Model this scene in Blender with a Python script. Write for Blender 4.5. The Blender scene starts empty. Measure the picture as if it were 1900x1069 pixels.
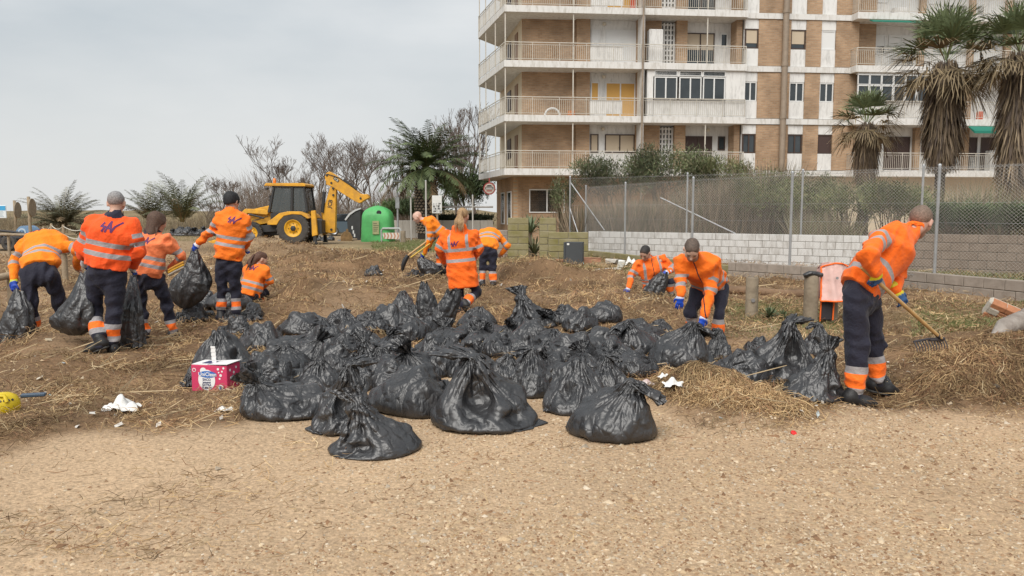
import bpy, bmesh, math, random
import numpy as np
from mathutils import Vector, Matrix, Quaternion
from mathutils.bvhtree import BVHTree
from mathutils import noise as mnoise

random.seed(7); RNG = np.random.default_rng(7)
scene = bpy.context.scene
C = scene.collection

# ------------------------------------------------------------------ camera
FPX = 1463.0; W0, H0 = 1900.0, 1069.0; EYE = 1.55
PITCH = math.atan(139.5 / FPX)
cam_d = bpy.data.cameras.new('camera'); cam_d.sensor_width = 36.0
cam_d.lens = 36.0 * FPX / W0; cam_d.clip_start = 0.05; cam_d.clip_end = 3000
cam = bpy.data.objects.new('camera', cam_d); C.objects.link(cam)
cam.location = (0, 0, EYE); cam.rotation_euler = (math.pi/2 - PITCH, 0, 0)
scene.camera = cam

# ------------------------------------------------------------------ world, sun, exposure
world = bpy.data.worlds.new('World'); scene.world = world; world.use_nodes = True
SUN_EL, SUN_AZ = math.radians(48), math.radians(200)
def build_world():
    nt = world.node_tree; nt.nodes.clear(); L = nt.links
    out = nt.nodes.new('ShaderNodeOutputWorld'); bg = nt.nodes.new('ShaderNodeBackground')
    sky = nt.nodes.new('ShaderNodeTexSky'); sky.sky_type = 'NISHITA'; sky.sun_disc = False
    sky.sun_elevation = SUN_EL; sky.sun_rotation = SUN_AZ; sky.dust_density = 3.0
    tc = nt.nodes.new('ShaderNodeTexCoord')
    # overcast sheet: soft streaked cloud over the clear sky
    sep = nt.nodes.new('ShaderNodeSeparateXYZ'); L.new(tc.outputs['Generated'], sep.inputs[0])
    mp = nt.nodes.new('ShaderNodeMapping'); mp.inputs['Scale'].default_value = (1.1, 1.1, 3.2)
    L.new(tc.outputs['Generated'], mp.inputs[0])
    n1 = nt.nodes.new('ShaderNodeTexNoise'); n1.inputs['Scale'].default_value = 2.3; n1.inputs['Detail'].default_value = 6
    n1.inputs['Roughness'].default_value = 0.5; L.new(mp.outputs[0], n1.inputs[0])
    r1 = nt.nodes.new('ShaderNodeValToRGB'); r1.color_ramp.elements[0].position = 0.3; r1.color_ramp.elements[1].position = 0.72
    r1.color_ramp.elements[0].color = (4.9, 5.4, 5.75, 1); r1.color_ramp.elements[1].color = (7.3, 7.45, 7.5, 1)
    L.new(n1.outputs[0], r1.inputs[0])
    # the cloud sheet is paler and warmer low down, where one looks along it
    r2 = nt.nodes.new('ShaderNodeValToRGB'); r2.color_ramp.elements[0].position = 0.0; r2.color_ramp.elements[1].position = 0.22
    r2.color_ramp.elements[0].color = (1, 1, 1, 1); r2.color_ramp.elements[1].color = (0, 0, 0, 1)
    L.new(sep.outputs[2], r2.inputs[0])
    m0 = nt.nodes.new('ShaderNodeMixRGB'); m0.inputs['Color2'].default_value = (6.9, 6.95, 6.85, 1)
    L.new(r2.outputs[0], m0.inputs[0]); L.new(r1.outputs[0], m0.inputs[1])
    m1 = nt.nodes.new('ShaderNodeMixRGB'); m1.inputs[0].default_value = 0.93
    L.new(sky.outputs[0], m1.inputs[1]); L.new(m0.outputs[0], m1.inputs[2])
    L.new(m1.outputs[0], bg.inputs[0]); bg.inputs[1].default_value = 0.05
    L.new(bg.outputs[0], out.inputs[0])
build_world()
sun_d = bpy.data.lights.new('sun', 'SUN'); sun_d.energy = 1.5; sun_d.angle = math.radians(50); sun_d.color = (1, 0.965, 0.91)
sun = bpy.data.objects.new('sun', sun_d); C.objects.link(sun)
_sd = Vector((math.sin(SUN_AZ)*math.cos(SUN_EL), math.cos(SUN_AZ)*math.cos(SUN_EL), math.sin(SUN_EL)))
sun.rotation_euler = _sd.to_track_quat('Z', 'Y').to_euler()
scene.view_settings.view_transform = 'Standard'; scene.view_settings.look = 'None'
scene.view_settings.exposure = 1.18; scene.view_settings.gamma = 1.0
scene.view_settings.use_curve_mapping = False
scene.render.engine = 'CYCLES'
scene.cycles.use_denoising = True
scene.cycles.max_bounces = 6; scene.cycles.diffuse_bounces = 3; scene.cycles.glossy_bounces = 3
scene.cycles.transmission_bounces = 4; scene.cycles.transparent_max_bounces = 8
scene.cycles.caustics_reflective = False; scene.cycles.caustics_refractive = False

# ------------------------------------------------------------------ pixel -> place
CA, SA = math.cos(PITCH), math.sin(PITCH)
def ray(px, py):
    u = (px - W0/2) / FPX; v = (H0/2 - py) / FPX
    return Vector((u, CA + v*SA, -SA + v*CA))
def at(px, py, d):
    r = ray(px, py); r = r * (d / r.y); return Vector((r.x, r.y, EYE + r.z))
def gnd(px, py, z=0.0):
    r = ray(px, py); k = (z - EYE) / r.z; return Vector((r.x*k, r.y*k, z))
def ppm(d): return FPX / d        # photo pixels per metre, about, at distance d

# ------------------------------------------------------------------ object helpers
def tag(o, label=None, cat=None, group=None, kind=None):
    if label: o['label'] = label
    if cat: o['category'] = cat
    if group: o['group'] = group
    if kind: o['kind'] = kind
    return o
def empty(name, loc=(0, 0, 0), rz=0.0, label=None, cat=None, group=None):
    o = bpy.data.objects.new(name, None); C.objects.link(o); o.location = loc; o.rotation_euler = (0, 0, rz)
    o.empty_display_size = 0.1
    return tag(o, label, cat, group)
def link(name, me, parent=None, mat=None):
    o = bpy.data.objects.new(name, me); C.objects.link(o)
    if mat is not None and not me.materials: me.materials.append(mat)
    if parent is not None: o.parent = parent
    return o
def np_mesh(name, V, Fq, smooth=False, tri=False):
    """V (n,3), Fq (m,k) constant size faces -> mesh, quickly"""
    V = np.ascontiguousarray(V, dtype=np.float32); Fq = np.ascontiguousarray(Fq, dtype=np.int32)
    me = bpy.data.meshes.new(name); k = Fq.shape[1]; m = Fq.shape[0]
    me.vertices.add(len(V)); me.vertices.foreach_set('co', V.ravel())
    me.loops.add(m*k); me.loops.foreach_set('vertex_index', Fq.ravel())
    me.polygons.add(m); me.polygons.foreach_set('loop_start', np.arange(0, m*k, k, dtype=np.int32))
    me.polygons.foreach_set('loop_total', np.full(m, k, dtype=np.int32))
    if smooth: me.polygons.foreach_set('use_smooth', np.ones(m, dtype=bool))
    me.update(calc_edges=True); return me
def set_attr(me, name, arr):
    a = me.attributes.new(name, 'FLOAT', 'POINT'); a.data.foreach_set('value', np.ascontiguousarray(arr, dtype=np.float32).ravel())
def set_col(me, name, arr):
    a = me.attributes.new(name, 'FLOAT_COLOR', 'POINT')
    arr = np.concatenate([arr, np.ones((len(arr), 1))], 1)
    a.data.foreach_set('color', np.ascontiguousarray(arr, dtype=np.float32).ravel())

class MB:
    """collects boxes, prisms, tubes and lathes into one mesh"""
    def __init__(s): s.v = []; s.f = []; s.sm = []
    def add(s, vs, fs, smooth=False):
        n = len(s.v); s.v += [tuple(v) for v in vs]; s.f += [tuple(i+n for i in f) for f in fs]; s.sm += [smooth]*len(fs)
        return s
    def box(s, x0, x1, y0, y1, z0, z1, M=None):
        vs = [Vector((x, y, z)) for z in (z0, z1) for y in (y0, y1) for x in (x0, x1)]
        if M is not None: vs = [M @ v for v in vs]
        return s.add(vs, [(0,2,3,1),(4,5,7,6),(0,1,5,4),(2,6,7,3),(0,4,6,2),(1,3,7,5)])
    def bbox(s, x0, x1, y0, y1, z0, z1, b=0.01, M=None):
        """box with chamfered edges"""
        bm = bmesh.new(); bmesh.ops.create_cube(bm, size=1.0)
        for v in bm.verts: v.co = Vector(((x0+x1)/2 + v.co.x*(x1-x0), (y0+y1)/2 + v.co.y*(y1-y0), (z0+z1)/2 + v.co.z*(z1-z0)))
        bmesh.ops.bevel(bm, geom=bm.edges[:], offset=b, segments=1, affect='EDGES')
        bm.verts.index_update(); vs = [v.co.copy() for v in bm.verts]; fs = [tuple(v.index for v in f.verts) for f in bm.faces]; bm.free()
        if M is not None: vs = [M @ v for v in vs]
        return s.add(vs, fs)
    def prism(s, pts, axis, a0, a1, M=None, smooth=False):
        """2D outline (ccw) pushed along an axis; pts are the other two coordinates in order"""
        def mk(p, a):
            return {'x': Vector((a, p[0], p[1])), 'y': Vector((p[0], a, p[1])), 'z': Vector((p[0], p[1], a))}[axis]
        n = len(pts); vs = [mk(p, a0) for p in pts] + [mk(p, a1) for p in pts]
        if M is not None: vs = [M @ v for v in vs]
        fs = [tuple(range(n)), tuple(range(2*n-1, n-1, -1))] + [(i, i+n, (i+1) % n + n, (i+1) % n) for i in range(n)]
        return s.add(vs, fs, False)
    def tube(s, pts, r, n=6, cap=True, smooth=True, flat=None):
        pts = [Vector(p) for p in pts]; m = len(pts); rr = r if hasattr(r, '__len__') else [r]*m
        vs = []; u = None
        for i, p in enumerate(pts):
            t = (pts[min(i+1, m-1)] - pts[max(i-1, 0)])
            t = t.normalized() if t.length > 1e-9 else Vector((0, 0, 1))
            if u is None: u = t.orthogonal().normalized()
            else:
                u = u - t*u.dot(t); u = u.normalized() if u.length > 1e-6 else t.orthogonal().normalized()
            w = t.cross(u)
            for k in range(n):
                a = 2*math.pi*k/n; vs.append(p + (u*math.cos(a) + w*math.sin(a))*rr[i])
        fs = [(i*n+k, i*n+(k+1) % n, (i+1)*n+(k+1) % n, (i+1)*n+k) for i in range(m-1) for k in range(n)]
        s.add(vs, fs, smooth)
        if cap: s.add([vs[k] for k in range(n)], [tuple(range(n-1, -1, -1))]); s.add(vs[-n:], [tuple(range(n))])
        return s
    def lathe(s, prof, n=16, M=None, smooth=True, axis='z', cap=True):
        """prof: (radius, height) pairs"""
        vs = []
        for (r, h) in prof:
            for k in range(n):
                a = 2*math.pi*k/n; c, d = r*math.cos(a), r*math.sin(a)
                vs.append(Vector((c, d, h)) if axis == 'z' else Vector((c, h, d)) if axis == 'y' else Vector((h, c, d)))
        if M is not None: vs = [M @ v for v in vs]
        m = len(prof); fs = [(i*n+k, i*n+(k+1) % n, (i+1)*n+(k+1) % n, (i+1)*n+k) for i in range(m-1) for k in range(n)]
        s.add(vs, fs, smooth)
        if cap and prof[0][0] > 1e-5: s.add(vs[:n], [tuple(range(n-1, -1, -1))])
        if cap and prof[-1][0] > 1e-5: s.add(vs[-n:], [tuple(range(n))])
        return s
    def mesh(s, name):
        me = bpy.data.meshes.new(name); me.from_pydata([tuple(v) for v in s.v], [], s.f)
        me.polygons.foreach_set('use_smooth', s.sm); me.update()
        bm = bmesh.new(); bm.from_mesh(me); bmesh.ops.recalc_face_normals(bm, faces=bm.faces); bm.to_mesh(me); bm.free()
        return me
    def build(s, name, mat, parent=None): return link(name, s.mesh(name), parent, mat)

# ------------------------------------------------------------------ materials
MATS = {}
def mat(name, col, rough=0.7, var=0.0, vscale=8.0, bump=0.0, bscale=40.0, metal=0.0, spec=0.5, col2=None, attr=None, detail=5.0, alpha=None, coat=0.0, sheen=0.0, objvar=0.0):
    """procedural principled material: noise colour variation between col and col2 (or darker col) and noise bump"""
    if name in MATS: return MATS[name]
    m = bpy.data.materials.new(name); m.use_nodes = True; nt = m.node_tree; L = nt.links; N = nt.nodes
    p = N['Principled BSDF']; p.inputs['Roughness'].default_value = rough; p.inputs['Metallic'].default_value = metal
    p.inputs['Specular IOR Level'].default_value = spec
    if alpha is not None: p.inputs['Alpha'].default_value = alpha
    if coat: p.inputs['Coat Weight'].default_value = coat
    if sheen: p.inputs['Sheen Weight'].default_value = sheen
    tc = N.new('ShaderNodeTexCoord'); oi0 = N.new('ShaderNodeObjectInfo'); k0 = N.new('ShaderNodeMath'); k0.operation = 'MULTIPLY'; k0.inputs[1].default_value = 41.7
    va0 = N.new('ShaderNodeVectorMath'); va0.operation = 'ADD'; L.new(oi0.outputs['Random'], k0.inputs[0]); L.new(tc.outputs['Object'], va0.inputs[0]); L.new(k0.outputs[0], va0.inputs[1]); vec = va0.outputs[0]
    base = None
    if attr:
        a = N.new('ShaderNodeAttribute'); a.attribute_name = attr; base = a.outputs['Color']
    if var > 0 or col2 is not None:
        n = N.new('ShaderNodeTexNoise'); n.inputs['Scale'].default_value = vscale; n.inputs['Detail'].default_value = detail; n.inputs['Roughness'].default_value = 0.6
        L.new(vec, n.inputs[0])
        r = N.new('ShaderNodeValToRGB'); r.color_ramp.elements[0].position = 0.32; r.color_ramp.elements[1].position = 0.68; L.new(n.outputs[0], r.inputs[0])
        if base is not None:
            mx = N.new('ShaderNodeMixRGB'); mx.blend_type = 'MULTIPLY'; mx.inputs[0].default_value = 1
            r.color_ramp.elements[0].color = (1-var, 1-var, 1-var, 1); r.color_ramp.elements[1].color = (1+var*0.3,)*3 + (1,)
            L.new(base, mx.inputs[1]); L.new(r.outputs[0], mx.inputs[2]); base = mx.outputs[0]
        else:
            c2 = col2 if col2 is not None else tuple(c*(1-var) for c in col)
            r.color_ramp.elements[0].color = tuple(c2)+(1,); r.color_ramp.elements[1].color = tuple(col)+(1,); base = r.outputs[0]
    if objvar:
        oi = N.new('ShaderNodeObjectInfo'); mr = N.new('ShaderNodeMapRange'); mr.inputs['To Min'].default_value = 1-objvar; mr.inputs['To Max'].default_value = 1+objvar*0.5
        L.new(oi.outputs['Random'], mr.inputs[0]); mx = N.new('ShaderNodeMixRGB'); mx.blend_type = 'MULTIPLY'; mx.inputs[0].default_value = 1
        if base is None: mx.inputs[1].default_value = tuple(col)+(1,)
        else: L.new(base, mx.inputs[1])
        L.new(mr.outputs[0], mx.inputs[2]); base = mx.outputs[0]
    if base is None: p.inputs['Base Color'].default_value = tuple(col)+(1,)
    else: L.new(base, p.inputs['Base Color'])
    if bump > 0:
        n2 = N.new('ShaderNodeTexNoise'); n2.inputs['Scale'].default_value = bscale; n2.inputs['Detail'].default_value = 4; L.new(vec, n2.inputs[0])
        b = N.new('ShaderNodeBump'); b.inputs['Strength'].default_value = min(bump, 1.0); b.inputs['Distance'].default_value = 0.6/bscale
        L.new(n2.outputs[0], b.inputs['Height']); L.new(b.outputs[0], p.inputs['Normal'])
    MATS[name] = m; return m
# ------------------------------------------------------------------ ground: gravel track in front, weed-strewn beach behind
def vnoise(x, y, f, seed=0, oct=3):
    """cheap smooth numpy noise, about -1..1"""
    r = np.random.default_rng(seed); o = 0; a = 1; tot = 0
    for k in range(oct):
        s = 0
        for q in range(5):
            th = r.uniform(0, 6.28); ph = r.uniform(0, 6.28, 2); ff = f*(2**k)*r.uniform(.6, 1.5)
            u = x*math.cos(th) + y*math.sin(th); v = -x*math.sin(th) + y*math.cos(th)
            s = s + np.sin(u*ff + ph[0] + 1.4*np.sin(v*ff*.7 + ph[1]))
        o = o + a*s/2.6; tot += a; a *= .5
    return o/tot
BUMPS = []
def bump_at(px, py, sx, sy, h): g = gnd(px, py); BUMPS.append((g.x, g.y, sx, sy, h))
bump_at(1335, 745, .36, .32, .25); bump_at(1420, 768, .32, .24, .14); bump_at(1260, 742, .22, .26, .12)   # pile in front of the bags
bump_at(1800, 736, .40, .34, .18); bump_at(1905, 742, .5, .42, .24); bump_at(1740, 742, .28, .2, .08)       # pile by the rake
bump_at(1800, 690, .45, .35, .20); bump_at(1880, 680, .5, .5, .26); bump_at(1900, 650, .9, .7, .25)
bump_at(1180, 580, .9, .8, .22); bump_at(1100, 560, 1.2, .9, .18)
bump_at(490, 470, 1.6, 1.6, .55); bump_at(560, 478, 1.5, 1.2, .42); bump_at(640, 490, 1.6, 1.2, .38); bump_at(730, 497, 1.4, 1.2, .36); bump_at(980, 520, 1.5, 1.2, .25); bump_at(1060, 530, 1.4, 1.2, .30)
bump_at(600, 560, 1.3, .9, .14); bump_at(700, 550, 1.2, 1.0, .12); bump_at(520, 590, .8, .7, .10)
bump_at(90, 645, .6, .4, .16); bump_at(60, 690, .5, .35, .12); bump_at(200, 470, 2.0, 1.5, .3); bump_at(330, 470, 2.0, 1.5, .35)
_bx = [];
for (px, py) in ((-500, 930), (-150, 880), (0, 850), (150, 806), (300, 805), (430, 790), (560, 720), (760, 690), (1000, 690), (1120, 690), (1200, 745), (1300, 800), (1500, 790), (1560, 745), (1640, 765), (1900, 778), (2400, 800)):
    g = gnd(px, py); _bx.append((g.x, g.y))
_bx.sort(); _bxx = np.array([b[0] for b in _bx]); _bxy = np.array([b[1] for b in _bx])
def weed(x, y):
    """how thickly weed covers the ground, 0..1"""
    yb = np.interp(x, _bxx, _bxy) + .22*vnoise(x, y, 2.2, 5); w = np.clip((y - yb)/.45 + .3, 0, 1)
    patch = np.clip(.88 + .5*vnoise(x, y, 1.1, 8), .4, 1); far = np.clip(1 - (y - 26)/10, 0, 1)
    return w*patch*far
FLAT = []
for (px, d) in ((80, 9.45), (205, 8.75), (292, 9.75), (425, 11), (470, 13.2), (818, 18.3), (862, 12.1), (905, 16.1), (1215, 14.1), (1310, 9.7), (1600, 6.4), (1640, 6.6), (130, 9.7), (325, 9.8), (20, 9.3), (145, 8.8), (245, 9.1), (345, 11), (1212, 13.8), (800, 18)):
    FLAT.append(((px-950)/FPX*d, d, .45))
def lumps(x, y):
    """heaped weed: soft lumps, kept away from under people's feet"""
    a = np.clip((y-7.5)/4, 0, 1)*np.clip((30-y)/6, 0, 1)*np.clip(1.15 - (x - .04*y)/2.5, .12, 1); k = np.ones_like(x)
    for (fx, fy, r) in FLAT: k = k*(1 - np.exp(-((x-fx)**2 + (y-fy)**2)/(r*r)))
    return a*k*(.20*np.clip(vnoise(x, y, 1.5, 15, 2), 0, 1)**1.3 + .10*np.clip(vnoise(x, y, 4.0, 16, 2), 0, 1))
def H(x, y):
    x = np.asarray(x, float); y = np.asarray(y, float); h = np.zeros(np.broadcast(x, y).shape)
    for (bx, by, sx, sy, a) in BUMPS: h = h + a*np.exp(-((x-bx)/sx)**2 - ((y-by)/sy)**2)
    pile = np.clip(h*6, 0, 1); h = h + pile*(.045*vnoise(x, y, 7.0, 13) + .03*vnoise(x, y, 15.0, 14))
    w = weed(x, y); near = np.clip((y-3)/20, 0, 1)
    h = h + np.clip(w*1.3, 0, 1)*lumps(x, y) + np.clip(pile*np.clip((y-12)/5, 0, 1), 0, 1)*.14*vnoise(x, y, 2.6, 17, 2)
    h = h + w*(.040*vnoise(x, y, 3.0, 3) + .035*vnoise(x, y, 7.0, 4)) + .012*vnoise(x, y, 2.0, 9)*np.clip(y/5, 0, 1) + .005*vnoise(x, y, 8.0, 10)*(1-w)
    dune = np.clip((y-58)/60, 0, 1); dune = dune*dune*(3-2*dune)
    h = h + dune*(1.55 + .5*vnoise(x, y, .06, 21) + .25*vnoise(x, y, .2, 22))*np.clip((6 - x)/12, 0, 1)
    return h
_gx = np.arange(-16, 16.01, .04); _gy = np.arange(2.4, 33, .04); _GH = H(*np.meshgrid(_gx, _gy))
def HF(x, y):
    """H looked up on a fine grid"""
    u = np.clip((x+16)/.04, 0, len(_gx)-1.001); v = np.clip((y-2.4)/.04, 0, len(_gy)-1.001); i = u.astype(int); j = v.astype(int); f = u-i; g = v-j
    return (_GH[j, i]*(1-f) + _GH[j, i+1]*f)*(1-g) + (_GH[j+1, i]*(1-f) + _GH[j+1, i+1]*f)*g
def Hs(x, y): return float(H(np.array([x]), np.array([y]))[0])
def build_ground():
    u = np.linspace(-1, 1, 270); xs = 900*np.sinh(u*6.6)/np.sinh(6.6)
    ys = np.concatenate([np.linspace(-8, 2.2, 14)[:-1], np.geomspace(2.2, 1500, 380)])
    X, Y = np.meshgrid(xs, ys); Z = H(X, Y); V = np.stack([X, Y, Z], -1).reshape(-1, 3); n, m = len(xs), len(ys)
    a = (np.arange(m-1)[:, None]*n + np.arange(n-1)[None, :]).ravel(); Q = np.stack([a, a+1, a+n+1, a+n], 1)
    me = np_mesh('ground', V, Q, True); x, y = X.ravel(), Y.ravel(); w = weed(x, y)
    sand = np.array([.525, .372, .235]); soil = np.array([.215, .132, .072]); dry = np.array([.25, .19, .105]); green = np.array([.11, .13, .035]); track = np.array([.38, .275, .17])
    n1 = vnoise(x, y, .9, 31); n2_ = vnoise(x, y, 2.6, 32)
    c = sand[None]*(1 + .10*n1 + .07*n2_ + .08*vnoise(x*.22, y, 1.9, 43) - .06*np.clip(vnoise(x*.5, y, 5, 44), 0, 1))[:, None]
    redd = np.clip(vnoise(x, y, .7, 33) - .1, 0, 1)[:, None]*.35; c = c*(1-redd) + np.array([.42, .265, .15])*redd
    ww = np.clip(w*1.25, 0, 1)[:, None]; c = c*(1-ww) + soil*np.clip(1 + .25*n2_ + .35*vnoise(x, y, 4.5, 37), .5, 1.5)[:, None]*ww
    f = np.clip((y-24)/9, 0, 1)[:, None]; c = c*(1-f) + track*(1 + .15*n1)[:, None]*f
    f2 = (np.clip((y-52)/10, 0, 1)*1.0)[:, None]; c = c*(1-f2) + dry*(1 + .3*vnoise(x, y, .25, 35))[:, None]*f2
    # thin green growth: by the fence foot, round the posts, by the green container
    gm = np.zeros(len(x))
    for (px, py, sx, sy, k) in ((1420, 575, .8, .7, .8), (1500, 600, .6, .6, .6), (1850, 600, 1.0, .9, .9), (1130, 500, 2.0, 2.5, .7), (780, 455, 3, 5, .9), (960, 490, 1.6, 2, .6), (1900, 520, 3, 2.5, .9), (1000, 495, 1.5, 2, .5)):
        g = gnd(px, py); gm = np.maximum(gm, k*np.exp(-((x-g.x)/sx)**2 - ((y-g.y)/sy)**2))
    gm = np.clip(gm*(1.0 + .9*vnoise(x, y, 3, 36)), 0, 1)[:, None]; c = c*(1-gm) + green*gm
    set_col(me, 'tint', np.clip(c, .01, 1))
    m_ = mat('earth', (.4, .3, .2), .95, attr='tint', var=.42, vscale=38, bump=1.0, bscale=55, spec=.2, detail=10)
    o = link('ground', me, None, m_); o['kind'] = 'structure'; return o
build_ground()

def build_gravel(n=120000):
    """loose stones of the track: jittered octahedra in one mesh"""
    r = np.random.default_rng(3); y = np.exp(r.uniform(math.log(2.9), math.log(8.2), n*2)); x = y*np.tan(r.uniform(-.68, .68, n*2))
    dens = np.clip(.36 + .34*vnoise(x, y, 1.1, 41) + .36*vnoise(x*.22, y, 1.9, 43) + .30*np.clip(x*.4+.25, -1.2, 1) + .25*vnoise(x, y, 3.5, 42), .06, 1)*(1 - .75*weed(x, y))
    k = r.random(n*2) < dens*.62; x, y = x[k], y[k]; n = len(x)
    s = r.lognormal(math.log(.0056), .42, n)*(.8+.06*y); big = r.random(n) < .006; s[big] *= 2.3; s = np.minimum(s, .026)
    O = np.array([[1, 0, 0], [-1, 0, 0], [0, 1, 0], [0, -1, 0], [0, 0, 1], [0, 0, -1]], float)
    th = r.uniform(0, 6.28, n); J = O[None] + r.normal(0, .22, (n, 6, 3)); J[..., 0] *= r.uniform(.8, 1.7, n)[:, None]; J[..., 2] *= r.uniform(.4, .75, n)[:, None]
    R = np.stack([np.stack([np.cos(th), -np.sin(th), 0*th], -1), np.stack([np.sin(th), np.cos(th), 0*th], -1), np.stack([0*th, 0*th, 1+0*th], -1)], 1)
    V = np.einsum('nij,nkj->nki', R, J)*s[:, None, None] + np.stack([x, y, HF(x, y) + s*.12], -1)[:, None]
    T = np.array([[0, 2, 4], [2, 1, 4], [1, 3, 4], [3, 0, 4]])   # the undersides lie in the ground
    V[:, :4, 2] -= s[:, None]*.25; Fq = (np.arange(n)[:, None, None]*6 + T[None]).reshape(-1, 3)
    me = np_mesh('gravel', V.reshape(-1, 3), Fq)
    pal = np.array([[.54, .395, .245], [.47, .33, .20], [.62, .49, .34], [.35, .22, .125], [.27, .155, .085], [.45, .37, .28], [.66, .55, .42]])
    c = pal[r.choice(7, n, p=[.26, .22, .14, .18, .10, .07, .03])]*r.uniform(.75, 1.1, n)[:, None]; set_col(me, 'tint', np.repeat(c, 6, 0))
    o = link('gravel', me, None, mat('stone', (.4, .3, .2), .9, attr='tint', var=.2, vscale=80, spec=.25)); tag(o, 'pale loose gravel on the beaten track', 'gravel', None, 'stuff')
build_gravel()

STRAW = np.array([[.46, .325, .170], [.37, .240, .120], [.26, .162, .085], [.16, .096, .054], [.28, .148, .080], [.54, .42, .255]])
def strands(name, x, y, z, L, Wd, label, mix, seed, lift=.02, pitch=.30, curl=1.0, top=.06):
    r = np.random.default_rng(seed); n = len(x); az = r.uniform(0, 6.28, n); pt = r.normal(0, pitch, n); K = 4
    d = np.stack([np.cos(az)*np.cos(pt), np.sin(az)*np.cos(pt), np.sin(pt)], -1); P = np.stack([x, y, z + np.abs(r.normal(0, lift, n))], -1)
    off = P[:, 2] - z; pts = [P]; cv = r.normal(0, .55*curl, n); cz = r.normal(-.05, .35*curl, n)
    for k in range(K-1):
        az = az + cv; pt = np.clip(pt + cz, -1.2, 1.2); d = np.stack([np.cos(az)*np.cos(pt), np.sin(az)*np.cos(pt), np.sin(pt)], -1)
        P = P + d*(L/(K-1))[:, None]; off = np.clip(off + d[:, 2]*(L/(K-1)), .002, top); P[:, 2] = HF(P[:, 0], P[:, 1]) + off; pts.append(P)
    pts = np.stack(pts, 1); t = np.gradient(pts, axis=1); t /= np.linalg.norm(t, axis=2, keepdims=True)+1e-9
    nrm = r.normal(0, 1, (n, 1, 3)) + np.array([0, -.5, 1.2]); sd = np.cross(t, nrm); sd /= np.linalg.norm(sd, axis=2, keepdims=True)+1e-9
    wk = np.array([.9, 1, .85, .25])[None, :, None]*Wd[:, None, None]*.5
    V = np.stack([pts - sd*wk, pts + sd*wk], 2).reshape(n, -1, 3); b = np.arange(n)[:, None, None]*(2*K)
    q = np.array([[2*k, 2*k+1, 2*k+3, 2*k+2] for k in range(K-1)])[None]; me = np_mesh(name, V.reshape(-1, 3), (b + q).reshape(-1, 4))
    c = STRAW[r.choice(6, n, p=mix)]*(r.uniform(.7, 1.2, n)*np.clip(.92 + .55*vnoise(x, y, 3.2, 61) + .3*vnoise(x, y, 9, 62), .42, 1.35))[:, None]; set_col(me, 'tint', np.repeat(c, 2*K, 0))
    o = link(name, me, None, mat('straw', (.4, .3, .2), .85, attr='tint', spec=.3)); tag(o, label, 'dry weed', None, 'stuff'); return o
def build_straw():
    r = np.random.default_rng(5); n = 420000
    y = np.exp(r.uniform(math.log(3.4), math.log(30), n)); x = y*np.tan(r.uniform(-.66, .66, n)); w = weed(x, y)
    clump = np.clip(.55 + .6*vnoise(x, y, 4.0, 51), .1, 1); k = r.random(n) < np.clip(w**1.2*clump*.72 + .004 + .09*np.clip(-x-1.0, 0, 1)*(y < 5.6)*np.clip(vnoise(x, y, 2.5, 58)*2, 0, 1), 0, 1); x, y = x[k], y[k]
    print('straw', len(x))
    strands('dry_weed', x, y, HF(x, y), r.uniform(.05, .22, len(x)), .0016 + .00050*y, 'tangled brown dead weed strewn over the beach behind the track', [.30, .27, .18, .09, .10, .06], 6, lift=.012 + .0018*y, pitch=.22, curl=1.45, top=.03 + .005*y)
    for (nm, lab, boxes, cnt, mix, sd) in (('weed_pile', 'raked pile of straw-coloured weed in front of the bag heap', ((1180, 1520, 690, 812),), 22000, [.30, .32, .18, .08, .08, .04], 7),
                                 ('weed_pile', 'dark brown weed piled at the rake by the right edge', ((1640, 1960, 655, 782),), 25000, [.12, .25, .28, .2, .12, .03], 8),
                                 ('weed_pile', 'brown weed heaps in front of the digger', ((440, 800, 452, 512),), 12000, [.07, .22, .31, .27, .11, .02], 9)):
        xs, ys = [], []
        for (x0, x1, y0, y1) in boxes:
            a = np.array(gnd(x0, y1)); b = np.array(gnd(x1, y0)); yy = r.uniform(a[1], b[1], cnt*3); xx = r.uniform((x0-950)/FPX, (x1-950)/FPX, cnt*3)*yy; xs.append(xx); ys.append(yy)
        xx = np.concatenate(xs); yy = np.concatenate(ys); hb = np.zeros(len(xx))
        for (bx, by, sx, sy, a_) in BUMPS: hb = hb + a_*np.exp(-((xx-bx)/sx)**2 - ((yy-by)/sy)**2)
        k = r.random(len(xx)) < np.clip((hb - .03)*9, 0, 1); xx, yy = xx[k][:cnt], yy[k][:cnt]
        strands(nm, xx, yy, HF(xx, yy), r.uniform(.05, .17, len(xx)), .0016 + .00045*yy, lab, mix, sd, lift=.018, pitch=.14, curl=1.6, top=.045)
build_straw()
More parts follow.
